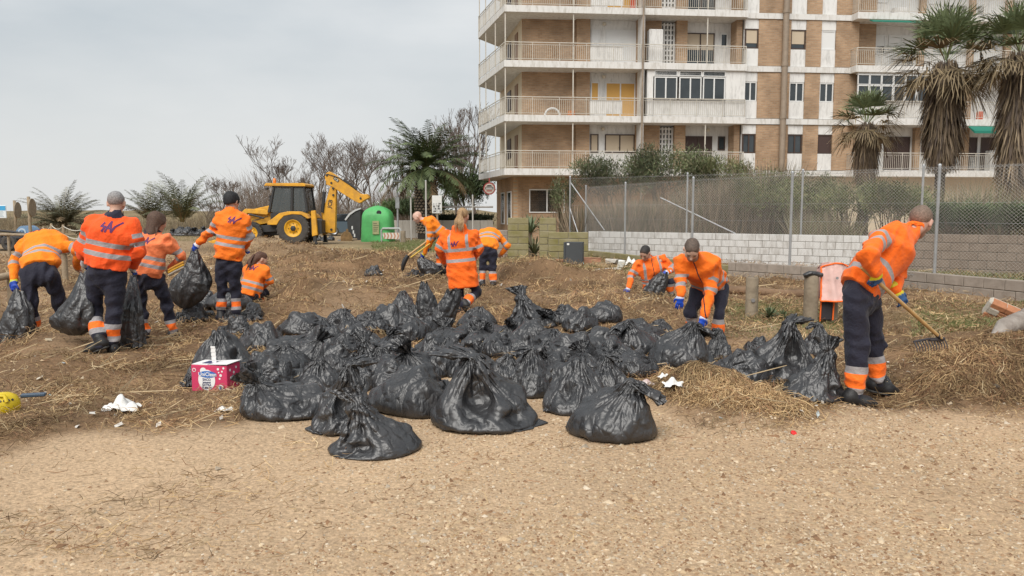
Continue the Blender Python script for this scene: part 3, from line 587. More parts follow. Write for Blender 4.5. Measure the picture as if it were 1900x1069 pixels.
pier('mossy block pier on the right of the gap, stepped', 1001, 1032, 404, 482, 24.6, BLOCKM, nx=1)
pier('mossy length of block wall joining the stepped pier', 1018, 1092, 431, 484, 24.4, BLOCKM, nx=2)
pier('low pale garden wall by the bar, left of the piers', 880, 942, 427, 478, 26.5, BLOCKG, nx=3)
# ------------------------------------------------------------------ plants
LEAF = lambda name: mat(name, (.1, .12, .05), .65, attr='tint', spec=.35)
class Strip:
    """collects thin quads with a colour each"""
    def __init__(s): s.V = []; s.C = []
    def quads(s, a, b, c, d, col):                    # arrays (n,3)
        s.V.append(np.stack([a, b, c, d], 1)); s.C.append(np.repeat(np.asarray(col)[:, None], 4, 1))
    def blades(s, p, q, w, col, side, tip=.15):
        """blades from p to q, width w, across direction side"""
        sd = side/(np.linalg.norm(side, axis=1, keepdims=True)+1e-9)*np.asarray(w).reshape(-1, 1)*.5
        m = (p+q)/2; s.quads(p - sd*.5, p + sd*.5, m + sd, m - sd, col); s.quads(m - sd, m + sd, q + sd*tip, q - sd*tip, col)
    def build(s, name, parent, label=None, cat=None, kind=None):
        V = np.concatenate(s.V).reshape(-1, 3); n = len(V)//4; me = np_mesh(name, V, np.arange(n*4).reshape(n, 4)); set_col(me, 'tint', np.concatenate(s.C).reshape(-1, 3))
        o = link(name, me, parent, LEAF('leaf')); 
        if label or kind: tag(o, label, cat, None, kind)
        return o
def frond(st, r, base, az, el, L, droop, col, n=34, lw=.035, ll=.42, vee=.5):
    K = 12; t = np.linspace(0, 1, K+1); e = el - droop*t**1.4; d = np.stack([np.cos(az)*np.cos(e), np.sin(az)*np.cos(e), np.sin(e)], 1); P = base + np.concatenate([[np.zeros(3)], np.cumsum(d[:-1]*L/K, 0)])
    side = np.array([-math.sin(az), math.cos(az), 0.0]); up = np.cross(d, side)
    st.blades(P[:-1], P[1:], .05*(1-t[:-1]*.8), np.tile(np.array(col)*[1.5, 1.2, 1.0], (K, 1)), np.tile(side, (K, 1)), 1)
    s = np.linspace(.12, 1, n); pi = np.stack([np.interp(s, t, P[:, k]) for k in range(3)], 1); di = np.stack([np.interp(s, t, d[:, k]) for k in range(3)], 1); ui = np.stack([np.interp(s, t, up[:, k]) for k in range(3)], 1)
    ln = ll*np.sin(np.pi*(.12 + .80*s))**.7
    for sg in (-1, 1):
        dr = di*.75 + side*sg*.8 - ui*vee*.35*1 + r.normal(0, .12, (n, 3)); dr[:, 2] -= .18; dr /= np.linalg.norm(dr, axis=1, keepdims=True)
        c = np.array(col)[None]*r.uniform(.65, 1.25, (n, 1)); st.blades(pi, pi + dr*ln[:, None], np.full(n, lw), c, np.cross(dr, ui) + .001, .1)
def date_palm(label, px, py, d, n, L, els, col, base_z=None, trunk=None, seed=0, dead=0, ll=.42, lw=.04):
    r = np.random.default_rng(seed); c = at(px, py, d); g = Vector((c.x, c.y, 0)); root = empty('date_palm', (c.x, c.y, 0), 0, label, 'palm', 'palms'); st = Strip(); z = c.z if base_z is None else base_z
    for i in range(n):
        f = (i+.5)/n; el = els[0] + (els[1]-els[0])*f + r.normal(0, .12); az = i*2.39996 + r.normal(0, .2)
        cc = np.array(col)*r.uniform(.75, 1.2); 
        if i < dead: cc = np.array([.17, .12, .065])
        frond(st, r, np.array([.12*math.cos(az), .12*math.sin(az), z]), az, el, L*r.uniform(.8, 1.1), r.uniform(.7, 1.3), cc, ll=ll, lw=lw)
    st.build('crown', root)
    if trunk:
        w, z0, z1 = trunk; MB().lathe([(w*.75, -.1), (w*.8, z0*.5), (w*.78, z0), (w, z0+(z1-z0)*.35), (w*.98, z0+(z1-z0)*.75), (w*.7, z1), (.1, z1+.1)], 20).build('trunk', mat('palm_trunk', (.035, .028, .022), .95, bump=.5, bscale=12), root)
        mb = MB(); rows = int((z1-z0)/.17)
        for k in range(rows):                                   # cut leaf bases in crossing spirals
            for j in range(15):
                a = 2*math.pi*(j+.5*(k % 2))/15; zz = z0 + .1 + k*.17; rr = w*(.80 + .2*math.sin(min(1, (zz-z0)/(z1-z0)*1.2)*math.pi*.75))
                M = Matrix.Translation((rr*math.cos(a), rr*math.sin(a), zz)) @ Matrix.Rotation(a, 4, 'Z') @ Matrix.Rotation(-.5, 4, 'Y')
                mb.add([M @ Vector(v) for v in ((0, -.115, 0), (0, .115, 0), (.02, 0, .085), (.02, 0, -.085), (.085, 0, 0))], [(0, 3, 4), (3, 1, 4), (1, 2, 4), (2, 0, 4)])
        o = mb.build('leaf_bases', mat('palm_scar', (.30, .235, .17), .9, var=.4, vscale=7), root); o['kind'] = 'stuff'
    return root
date_palm('stout date palm with feathery crown and scaled trunk beside the flats', 790, 314, 47, 84, 3.4, (-.30, 1.4), (.085, .112, .045), trunk=(.66, .3, 4.0), seed=1, dead=6, ll=.55, lw=.06)
date_palm('bushy grey-green palm clump behind the bent worker at far left', 118, 420, 52, 70, 2.9, (.1, 1.4), (.12, .115, .065), seed=2, dead=14, ll=.45)
date_palm('taller of two young upright palms behind the woman in salmon', 338, 412, 52, 38, 3.5, (.75, 1.5), (.12, .13, .065), seed=3, dead=4, ll=.5)
date_palm('smaller young upright palm left of its taller neighbour', 282, 412, 53, 28, 2.8, (.75, 1.45), (.12, .12, .065), seed=4, dead=5, ll=.45)

def fan_palm(label, px, py, d, skirt_py, wpx, nfan, seed, rpx=75):
    r = np.random.default_rng(seed); c = at(px, py, d); k = ppm(d); root = empty('fan_palm', (c.x, c.y, 0), 0, label, 'palm', 'fan palms with dead skirts'); zc = c.z; zs = at(px, skirt_py, d).z; W = wpx/k/2; R = rpx/k
    MB().lathe([(.24, -.1), (.20, zs*.5), (.19, zs), (.22, zc-.2), (.1, zc)], 12).build('trunk', mat('fan_trunk', (.06, .048, .04), .95, bump=.5, bscale=10), root)
    st = Strip()
    for i in range(nfan):
        f = (i+.5)/nfan; el = -.75 + 2.15*f + r.normal(0, .12); az = i*2.39996; dr = np.array([math.cos(az)*math.cos(el), math.sin(az)*math.cos(el), math.sin(el)]); b = np.array([0, 0, zc]) + dr*.15; e = b + dr*R*.48
        live = f > .46; col = np.array([.165, .20, .10]) if live else np.array([.22, .165, .095])
        st.blades(b[None], e[None], [.05], [col*1.5], np.array([[-math.sin(az), math.cos(az), 0]]), 1)
        sd = np.array([-math.sin(az), math.cos(az), 0.0]); n = 22; th = np.linspace(-1.35, 1.35, n); up = np.cross(sd, dr)
        bd = dr*np.cos(th)[:, None] + sd*np.sin(th)[:, None] + up*(.12*r.normal(size=n))[:, None]; ln = R*.62*(.75+.25*np.cos(th))*r.uniform(.85, 1.1, n)
        m = e + bd*ln[:, None]*.6; t = m + bd*ln[:, None]*.4; t[:, 2] -= ln*(.16 if live else .32); cc = col[None]*r.uniform(.7, 1.2, (n, 1))
        nn = np.cross(bd, up[None].repeat(n, 0)); st.blades(np.tile(e, (n, 1)), m, np.full(n, .065), cc, nn, 1); st.blades(m, t, np.full(n, .04), cc, nn, .1)
    st.build('crown', root); st = Strip(); n = int(2600*min(1.5, max(.5, (zc-zs)/4)))
    z = r.uniform(zs, zc-.1, n); f = (z-zs)/(zc-zs); rad = W*(.30 + .78*np.sin(np.pi*np.clip(f*.74+.12, 0, 1))**1.1)*r.uniform(.6, 1.04, n); az = r.uniform(0, 6.28, n)
    p = np.stack([rad*.72*np.cos(az), rad*.72*np.sin(az), z + .25], 1); L = r.uniform(.5, 1.3, n); q = p + np.stack([np.cos(az)*rad*.3 + r.normal(0, .10, n), np.sin(az)*rad*.3 + r.normal(0, .10, n), -L], 1); q[:, 2] = np.maximum(q[:, 2], zs-.5)
    pal = np.array([[.20, .145, .09], [.14, .10, .065], [.27, .20, .125], [.095, .068, .05]]); col = pal[r.choice(4, n)]*r.uniform(.75, 1.15, (n, 1))
    st.blades(p, q, r.uniform(.025, .075, n), col, np.stack([-np.sin(az)+r.normal(0, .4, n), np.cos(az)+r.normal(0, .4, n), 0*az], 1), .2); st.build('dead_skirt', root)
fan_palm('tall fan palm with wide shaggy skirt in front of the right balconies', 1755, 118, 33, 300, 76, 46, 11, 104)
fan_palm('short fan palm with small skirt in front of the brick wall', 1609, 232, 36, 326, 44, 30, 12, 64)
fan_palm('fan palm with dark skirt cut by the right edge', 1893, 100, 30.5, 372, 68, 40, 13, 96)

def bare_tree(label, px, py_top, d, spread, seed, tilt=0, depth=7, group='bare trees behind the digger', col=(.185, .142, .117)):
    r = random.Random(seed); c = at(px, 400, d); h = at(px, py_top, d).z; root = empty('bare_tree', (c.x, c.y, Hs(c.x, c.y) - .1), 0, label, 'tree', group); tr = MB(); tw = MB()
    def grow(p, dr, L, rad, k):
        n = 3 if k < 3 else 2; pts = [p]; 
        for i in range(n): dr = (dr + Vector((r.gauss(0, .13), r.gauss(0, .13), .10))).normalized(); pts.append(pts[-1] + dr*L/n)
        (tr if k <= 1 else tw).tube(pts, [max(.0105, rad*(1-.12*i)) for i in range(n+1)], 5 if k < 3 else 3, False)
        if k >= depth: return
        for q in range(r.choice((2, 2, 3)) if k else 4):
            ax = Vector((r.gauss(0, 1), r.gauss(0, 1), r.gauss(0, .3))).normalized(); nd = (dr + ax*spread*r.uniform(.6, 1.15)).normalized(); grow(pts[r.choice((-1, -1, -2))], nd, L*r.uniform(.62, .84), rad*.58, k+1)
    grow(Vector((0, 0, 0)), Vector((tilt, 0, 1)).normalized(), h*.30, h*.016, 0)
    zm = max(v[2] for v in tw.v); kz = h/zm
    for q_ in (tr, tw): q_.v = [(v[0]*(.5+.5*kz), v[1]*(.5+.5*kz), v[2]*kz) for v in q_.v]
    bm = mat('bark_%s' % str(col), col, .9, var=.3, vscale=4); tr.build('trunk', bm, root); tw.build('branches', bm, root); return root
for i, (px, pt, d, sp, lab) in enumerate(((517, 246, 62, .62, 'tall bare tree with pale tips left of the digger cab'), (470, 325, 66, .7, 'low bare tree beside the standing worker in beanie'), (560, 330, 70, .7, 'low bare tree right behind the digger cab'), (605, 246, 68, .65, 'bare tree with twisted limbs rising behind the digger boom'), (650, 262, 72, .7, 'bare tree over the digger arm'), (700, 250, 66, .7, 'bare tree just left of the date palm'), (745, 240, 74, .6, 'bare tree half hidden behind the date palm'), (868, 205, 58, .38, 'slim bare tree close to the flats'), (850, 235, 64, .42, 'second slim bare tree, left of the one by the flats'), (410, 330, 72, .75, 'bare bushy tree right of the young palms'), (385, 372, 74, .8, 'low bare bush tree beside the young palms'), (628, 268, 78, .7, 'thin bare tree between the digger boom and arm'), (672, 256, 80, .7, 'bare tree rising above the digger arm end'), (722, 268, 76, .65, 'bare tree behind the street lamp'), (540, 300, 76, .7, 'bare tree above the digger cab roof'), (490, 330, 78, .7, 'bare bush tree above the digger bonnet'), (820, 240, 70, .5, 'bare tree right of the date palm crown'), (885, 180, 62, .35, 'slim bare tree touching the flats corner'))):
    bare_tree(lab, px, pt, d, sp, 30+i, depth=6 if d >= 73 else 7)

def thicket(name, label, px0, px1, d0, d1, zlo, zhi, n, pal, seed, cat='scrub', lean=.25, w=.018):
    """a mass of upright twigs nobody could count"""
    r = np.random.default_rng(seed); st = Strip(); y = r.uniform(d0, d1, n); x = r.uniform((px0-950)/FPX, (px1-950)/FPX, n)*y; z = H(x, y); h = (zlo + (zhi-zlo)*r.random(n))*np.clip(.65 + .5*vnoise(x, y*.2, .8, seed), .3, 1.2)
    p = np.stack([x, y, z], 1); q = p + np.stack([r.normal(0, lean, n)*h, r.normal(0, lean, n)*h, h], 1); f = r.random(n)*.7; s = p + (q-p)*f[:, None]
    st.blades(s, q, np.full(n, w), np.array(pal)[r.choice(len(pal), n)]*r.uniform(.7, 1.2, (n, 1)), np.stack([np.ones(n), r.normal(0, .3, n), r.normal(0, .2, n)], 1), .2); return st.build(name, None, label, cat, 'stuff')
BR = [(.17, .125, .10), (.13, .098, .078), (.21, .16, .125), (.12, .10, .07)]
thicket('bare_scrub', 'brown bare scrub behind the digger', 400, 790, 54, 72, .6, 4.6, 15000, BR, 71, lean=.38, w=.016)
thicket('bare_scrub', 'brown scrub on the dune at the left', -60, 480, 56, 75, .3, 1.7, 9000, [(.16, .12, .075), (.12, .10, .06), (.2, .15, .09)], 72)
thicket('dry_grass', 'dry grass along the rope fence', -60, 470, 40, 52, .08, .3, 9000, [(.22, .18, .09), (.16, .15, .06), (.27, .21, .12)], 73, 'grass', .5, .012)
thicket('green_weeds', 'low green weeds by the green container', 690, 900, 30, 44, .04, .16, 7000, [(.10, .14, .035), (.13, .15, .05), (.17, .16, .07)], 74, 'grass', .6, .02)
thicket('green_weeds', 'low green weeds along the kerb and posts', 1340, 1640, 9.5, 14, .02, .07, 5000, [(.11, .14, .04), (.15, .16, .06), (.2, .17, .08)], 75, 'grass', .8, .010)
thicket('green_weeds', 'low green weeds behind the brick lump', 1700, 1960, 9.5, 13.5, .02, .09, 6000, [(.11, .14, .04), (.16, .17, .06), (.2, .17, .08)], 76, 'grass', .8, .010)
thicket('green_weeds', 'grass strip between the two fences', 1560, 2000, 16, 19.5, .04, .2, 6000, [(.12, .15, .05), (.18, .17, .07), (.2, .17, .08)], 77, 'grass', .6, .012)
thicket('dead_canes', 'dense dead canes behind the whitewashed wall', 1062, 1500, 27.9, 29.4, 1.4, 3.4, 11500, [(.25, .19, .13), (.18, .14, .095), (.31, .24, .165), (.14, .13, .075)], 78, 'canes', .22, .028)
thicket('dead_canes', 'brown canes under the hedge at the right', 1480, 1960, 24.3, 27, 1.0, 2.7, 10000, [(.25, .20, .13), (.18, .15, .095), (.18, .18, .09)], 79, 'canes', .25, .024)

def shrub(label, px, py_top, py_bot, d, wpx, n, pal, seed, leaf=(.13, .022), dpt=None, name='shrub', up=.6, fill=1.0, nst=26):
    r = np.random.default_rng(seed); k = ppm(d); c = at(px, 395, d); z1 = at(px, py_top, d).z; z0 = max(0.0, at(px, py_bot, d).z); R = wpx/k/2; Dp = dpt or R*.6; root = empty(name, (c.x, c.y, 0), 0, label, 'shrub', 'shrubs behind the fences'); mb = MB(); tips = []
    for i in range(nst):
        a = r.uniform(0, 6.28); b = np.array([r.normal(0, R*.2), r.normal(0, Dp*.2), 0]); rr = r.uniform(.3, 1.0)**.6; t = np.array([R*rr*math.cos(a), Dp*rr*math.sin(a), z0 + (z1-z0)*(.45 + .6*(1-.55*rr**2)*r.uniform(.75, 1.0))]); m = (b+t)/2 + np.array([0, 0, .15*(z1)]); mb.tube([b, m, t], [.022, .016, .006], 4, False); tips.append((m, t))
    mb.build('stems', mat('cane', (.17, .13, .085), .9), root); st = Strip(); T = np.array([t for _, t in tips]); Mm = np.array([m for m, _ in tips]); idx = r.integers(0, nst, n); f = r.random(n)**.5
    p = Mm[idx]*(1-f[:, None]) + T[idx]*f[:, None]; p = p + r.normal(0, 1, (n, 3))*np.array([R*.13, Dp*.14, (z1-z0)*.075]); ok = p[:, 2] > z0; p = p[ok]; n = len(p)
    dr = r.normal(0, 1, (n, 3)); dr[:, 2] = np.abs(dr[:, 2])*.7 + up; dr /= np.linalg.norm(dr, axis=1, keepdims=True); L = leaf[0]*r.uniform(.6, 1.3, n)
    cl = .75 + .35*np.sin(p[:, 0]*3.1/R + seed) + .2*np.sin(p[:, 2]*4.2); col = np.array(pal)[r.choice(len(pal), n)]*(np.clip(cl, .55, 1.3)*r.uniform(.7, 1.2, n))[:, None]
    st.blades(p, p + dr*L[:, None], np.full(n, leaf[1]), col, np.cross(dr, r.normal(0, 1, (n, 3))), .1); st.build('foliage', root); return root
OL = [(.12, .15, .065), (.09, .115, .052), (.16, .18, .085), (.19, .175, .10)]; HG = [(.16, .19, .075), (.21, .22, .09), (.12, .15, .055), (.26, .24, .12)]; DG = [(.07, .115, .042), (.10, .15, .055), (.12, .16, .07)]
shrub('wide dark oleander against the lower balcony, left part', 1140, 288, 370, 29.5, 170, 5600, OL, 81, (.15, .026))
shrub('tallest oleander reaching the balcony rail', 1245, 266, 370, 29.8, 160, 6000, OL, 82, (.15, .026))
shrub('yellowish oleander right of the tallest one', 1335, 290, 372, 29.2, 120, 4500, [(.15, .16, .065), (.11, .13, .05), (.18, .17, .08)], 83, (.15, .026))
shrub('sparse leafy bush in front of the bar window', 1045, 325, 430, 28.6, 56, 1700, OL, 84, (.12, .022))
for i, (px, top, d, w, pal, lab) in enumerate(((1412, 318, 27.5, 100, HG, 'yellow-green hedge bush right of the oleanders'), (1492, 326, 26.5, 110, HG, 'hedge bush behind the second near fence post'), (1575, 334, 25.5, 110, HG, 'hedge bush left of the short fan palm foot'), (1655, 336, 24.5, 110, HG, 'hedge bush right of the short fan palm foot'), (1772, 378, 23.6, 100, DG, 'dark green bush over the brown wall'), (1850, 380, 22.6, 110, DG, 'dark green bush at the right edge over the brown wall'), (1930, 370, 22, 110, DG, 'dark bush beyond the right edge of the brown wall'))):
    shrub(lab, px, top, 440, d, w*1.25, 5600, pal, 90+i, (.12, .024))
shrub('dark evergreen thicket left of the bar', 862, 315, 420, 56, 110, 5000, DG, 98, (.3, .06)); shrub('dark bush under the date palm', 770, 368, 420, 52, 130, 3500, DG, 99, (.3, .06)); shrub('clipped dark hedge in front of the bar', 860, 398, 424, 50, 110, 3500, [(.035, .05, .025), (.05, .065, .03)], 100, (.2, .06), dpt=.6)
def rosette(label, px, py, d, n, L, col, seed, name='agave', z=None, w=.07):
    r = np.random.default_rng(seed); c = at(px, py, d); root = empty(name, (c.x, c.y, 0), 0, label, 'plant'); st = Strip(); zb = z if z is not None else 0.0
    for i in range(n):
        az = i*2.4; el = .15 + 1.3*(i/n) + r.normal(0, .08); dr = np.array([math.cos(az)*math.cos(el), math.sin(az)*math.cos(el), math.sin(el)]); b = np.array([0, 0, zb]); m = b + dr*L*.5; t = b + dr*L*r.uniform(.85, 1.1); t[2] -= .06*L; sd = np.array([[-math.sin(az), math.cos(az), 0]]); cc = np.array([col])*r.uniform(.7, 1.2)
        st.blades(b[None], m[None], [w], cc, sd, 1); st.blades(m[None], t[None], [w*.9], cc, sd, .05)
    st.build('leaves', root)
    if zb > .1: MB().tube([(0, 0, -.05), (0, 0, zb+.05)], [.09, .07], 8).build('stem', MATS['cane'], root)
    return root
rosette('spiky agave behind the tall mossy pier', 984, 402, 27, 34, .75, (.14, .17, .09), 1, z=.85); rosette('spiky agave in the gap between the piers', 1012, 402, 27.5, 34, .7, (.13, .16, .085), 2, z=.85); rosette('drooping agave at the foot of the gap', 992, 455, 25.8, 30, .7, (.16, .16, .085), 3, z=.2)
rosette('yucca with stiff leaves above the brown wall', 1705, 368, 25, 60, .95, (.10, .13, .055), 4, 'yucca', z=1.6, w=.05)
rosette('low leafy weed beside the bolted post', 1428, 584, 11.6, 40, .20, (.12, .15, .075), 5, 'weed_plant', w=.035); rosette('second leafy weed right of the first', 1452, 590, 11.4, 30, .16, (.12, .15, .075), 6, 'weed_plant', w=.03)
# ------------------------------------------------------------------ signed-distance bodies and surface nets
def cap(a, b, r0, r1=None, side=None, wide=1.0, k=.035):
    return dict(a=np.array(a, float), b=np.array(b, float), r0=r0, r1=r0 if r1 is None else r1, side=None if side is None else np.array(side, float), wide=wide, k=k)
def prim_dist(X, q):
    d = q['b'] - q['a']; L2 = max(1e-9, float(d @ d)); v = X - q['a']
    t = np.clip((v @ d)/L2, 0, 1); w = v - t[..., None]*d
    if q['side'] is not None and q['wide'] != 1.0:
        s = q['side']; c = w @ s; w = w - (c*(1 - 1/q['wide']))[..., None]*s
    return np.sqrt((w*w).sum(-1)) - (q['r0'] + (q['r1']-q['r0'])*t), t
def sdf_mesh(prims, res, cuts=(), noise=None, pad=.05, planes=()):
    lo = np.min([np.minimum(q['a'], q['b']) - max(q['r0'], q['r1'])*q['wide'] for q in prims], 0) - pad
    hi = np.max([np.maximum(q['a'], q['b']) + max(q['r0'], q['r1'])*q['wide'] for q in prims], 0) + pad
    n = np.ceil((hi-lo)/res).astype(int) + 1
    F = np.full(n, .25)
    ax = [lo[c] + res*np.arange(n[c]) for c in range(3)]
    def block(q, m):
        r = max(q['r0'], q['r1'])*q['wide'] + m
        i0 = np.clip(((np.minimum(q['a'], q['b']) - r - lo)/res).astype(int), 0, n-1); i1 = np.clip(((np.maximum(q['a'], q['b']) + r - lo)/res).astype(int) + 2, 1, n)
        sl = tuple(slice(i0[c], i1[c]) for c in range(3))
        return sl, np.stack(np.meshgrid(*[ax[c][sl[c]] for c in range(3)], indexing='ij'), -1)
    for q in prims:
        sl, X = block(q, .06); d, _ = prim_dist(X, q); f = F[sl]; k = q['k']
        h = np.maximum(k - np.abs(f-d), 0)/k; F[sl] = np.minimum(f, d) - h*h*k*.25
    for q in cuts:
        sl, X = block(q, .02); d, _ = prim_dist(X, q); F[sl] = np.maximum(F[sl], -d)
    if noise is not None:
        idx = np.nonzero(np.abs(F) < .05)
        X = np.stack([ax[c][idx[c]] for c in range(3)], -1); F[idx] += noise(X)
    for (pp, pn) in planes:
        G = (ax[0]*pn[0])[:, None, None] + (ax[1]*pn[1])[None, :, None] + (ax[2]*pn[2])[None, None, :] - float(np.dot(pp, pn)); F = np.maximum(F, G)
    S = F < 0
    # one vertex in every cell the surface crosses
    c8 = [(x, y, z) for x in (0, 1) for y in (0, 1) for z in (0, 1)]
    sh = tuple(n-1); cnt = np.zeros(sh, np.int8)
    for (x, y, z) in c8: cnt += S[x:x+sh[0], y:y+sh[1], z:z+sh[2]]
    cells = np.argwhere((cnt > 0) & (cnt < 8)); vid = np.full(sh, -1, np.int64); vid[tuple(cells.T)] = np.arange(len(cells))
    val = np.stack([F[cells[:, 0]+x, cells[:, 1]+y, cells[:, 2]+z] for (x, y, z) in c8], 1)
    acc = np.zeros((len(cells), 3)); num = np.zeros(len(cells)); c8a = np.array(c8, float)
    for i in range(8):
        for ax_ in range(3):
            j = i | (4 >> ax_)
            if j == i: continue
            a, b = val[:, i], val[:, j]; cr = (a < 0) != (b < 0); t = np.where(cr, a/(a-b+1e-12), 0)
            acc += np.where(cr[:, None], c8a[i] + t[:, None]*(c8a[j]-c8a[i]), 0); num += cr
    V = lo + res*(cells + acc/num[:, None])
    quads = []
    for d in range(3):
        e = np.eye(3, dtype=int)[d]; u = np.eye(3, dtype=int)[(d+1) % 3]; w = np.eye(3, dtype=int)[(d+2) % 3]
        A = S[:n[0]-e[0], :n[1]-e[1], :n[2]-e[2]]; Bq = S[e[0]:, e[1]:, e[2]:]
        p = np.argwhere(A != Bq); p = p[(p[:, (d+1) % 3] > 0) & (p[:, (d+2) % 3] > 0) & (p[:, (d+1) % 3] < sh[(d+1) % 3]) & (p[:, (d+2) % 3] < sh[(d+2) % 3])]
        ins = S[tuple(p.T)]
        q0 = vid[tuple(p.T)]; q1 = vid[tuple((p-u).T)]; q2 = vid[tuple((p-u-w).T)]; q3 = vid[tuple((p-w).T)]
        Q = np.stack([q0, q1, q2, q3], 1); Q = np.where(ins[:, None], Q, Q[:, ::-1]); quads.append(Q)
    Q = np.concatenate(quads); Q = Q[(Q >= 0).all(1)]
    return V, Q
def relax(V, Q, it=1, lam=.5):
    E = np.concatenate([Q[:, [0, 1]], Q[:, [1, 2]], Q[:, [2, 3]], Q[:, [3, 0]]])
    for _ in range(it):
        A = np.zeros_like(V); c = np.zeros(len(V)); np.add.at(A, E[:, 0], V[E[:, 1]]); np.add.at(c, E[:, 0], 1); V = V*(1-lam) + lam*A/np.maximum(c, 1)[:, None]
    return V
def folds(seed, amp, joints=(), jamp=.0, scale=1.0):
    """cloth creases: warped sine ridges, stronger round the joints"""
    r = np.random.default_rng(seed); D = r.normal(size=(5, 3)); D /= np.linalg.norm(D, axis=1)[:, None]; fr = r.uniform(22, 60, 5)/scale; ph = r.uniform(0, 6, 5); Wd = r.normal(size=(5, 3))*7
    J = np.array(joints, float).reshape(-1, 3)
    def f(X):
        a = np.full(len(X), amp)
        for j in J: a = a + jamp*np.exp(-((X-j)**2).sum(1)/.018)
        o = 0
        for i in range(5):
            o = o + (1 - 2*np.abs(np.sin((X@D[i])*fr[i]*.5 + ph[i] + 1.3*np.sin(X@Wd[i]))))
        return -a*o/2.2
    return f
def nearest(V, prims):
    d = []; t = []
    for q in prims:
        dd, tt = prim_dist(V, q); d.append(dd); t.append(tt)
    d = np.array(d); return d.argmin(0), np.array(t), d
def n2(v): v = np.array(v, float); return v/np.linalg.norm(v)
def perp(v, a): v = np.array(v, float); a = n2(a); return n2(v - a*(v @ a))

def cloth_mat(name, base, band=(.33, .31, .315), alt=None, rough=.85, inner=None):
    if name in MATS: return MATS[name]
    m = mat(name, base, rough, var=.16, vscale=9, bump=.6, bscale=34, sheen=.08); nt = m.node_tree; N = nt.nodes; L = nt.links; p = N['Principled BSDF']
    src = p.inputs['Base Color'].links[0].from_socket
    for at_, col in (('alt', alt), ('band', band), ('dark', inner)):
        if col is None: continue
        a = N.new('ShaderNodeAttribute'); a.attribute_name = at_
        k = N.new('ShaderNodeMath'); k.operation = 'GREATER_THAN'; k.inputs[1].default_value = 0; L.new(a.outputs['Fac'], k.inputs[0])
        mx = N.new('ShaderNodeMixRGB'); L.new(k.outputs[0], mx.inputs[0]); L.new(src, mx.inputs[1]); mx.inputs[2].default_value = tuple(col)+(1,); src = mx.outputs[0]
    L.new(src, p.inputs['Base Color']); return m

def head_prims(c, f, u, s, hs=1.0):
    """skull, jaw, nose, brow, ears round the head centre c; f face direction, u up, s the head's own right"""
    P = lambda x, y, z: c + (s*x + f*y + u*z)*hs
    return [cap(P(0, -.025, .035), P(0, .015, .035), .082*hs, .078*hs, s, .93, .02),
            cap(P(0, .03, -.02), P(0, .045, -.075), .058*hs, .038*hs, s, 1.12, .04),
            cap(P(0, .083, .012), P(0, .108, -.022), .011*hs, .016*hs, k=.02),
            cap(P(-.035, .075, .030), P(.035, .075, .030), .014*hs, k=.02),
            cap(P(0, .078, -.060), P(0, .080, -.062), .020*hs, k=.02, side=s, wide=1.5),
            cap(P(0, .068, -.095), P(0, .066, -.097), .020*hs, k=.02),
            cap(P(.042, .062, -.018), P(.044, .06, -.02), .020*hs, k=.03), cap(P(-.042, .062, -.018), P(-.044, .06, -.02), .020*hs, k=.03),
            cap(P(.077, -.008, .012), P(.080, -.012, -.028), .016*hs, .010*hs, f, 1.3, .01), cap(P(-.077, -.008, .012), P(-.080, -.012, -.028), .016*hs, .010*hs, f, 1.3, .01)]
def hand_prims(w, fwd, nrm, curl=.5, flip=1, L=1.0, spread=1.0):
    """palm, four unequal fingers with two bends and a thumb off the palm's side; nrm is the palm's inner side"""
    fwd = n2(fwd); nrm = perp(nrm, fwd); sd = np.cross(fwd, nrm)*flip; P = []
    R = lambda a: (fwd*math.cos(a) + nrm*math.sin(a))
    P.append(cap(w, w + fwd*.03*L, .029*L, .030*L, sd, 1.15, .03))
    P.append(cap(w + fwd*.035*L, w + fwd*.085*L, .019*L, .017*L, sd, 2.0, .03))
    for i, (o, ln) in enumerate(((-.033, .062), (-.011, .074), (.011, .080), (.033, .070))):
        b = w + fwd*.088*L + sd*o*spread*L; a1 = curl*.9; a2 = curl*2.1; a3 = curl*2.9
        p1 = b + R(a1)*ln*.48*L + sd*o*.15; p2 = p1 + R(a2)*ln*.40*L; p3 = p2 + R(a3)*ln*.28*L
        P += [cap(b, p1, .0100*L, .0095*L, k=.008), cap(p1, p2, .0095*L, .0088*L, k=.006), cap(p2, p3, .0088*L, .0075*L, k=.006)]
    tb = w + fwd*.03*L + sd*.032*L; t1 = tb + (fwd*.6 + sd*.55 + nrm*.45)*.045*L; t2 = t1 + (fwd*.75 + sd*.05 + nrm*.6*curl*1.4)*.038*L
    P += [cap(tb, t1, .0150*L, .0115*L, k=.014), cap(t1, t2, .0112*L, .0090*L, k=.006)]
    return P

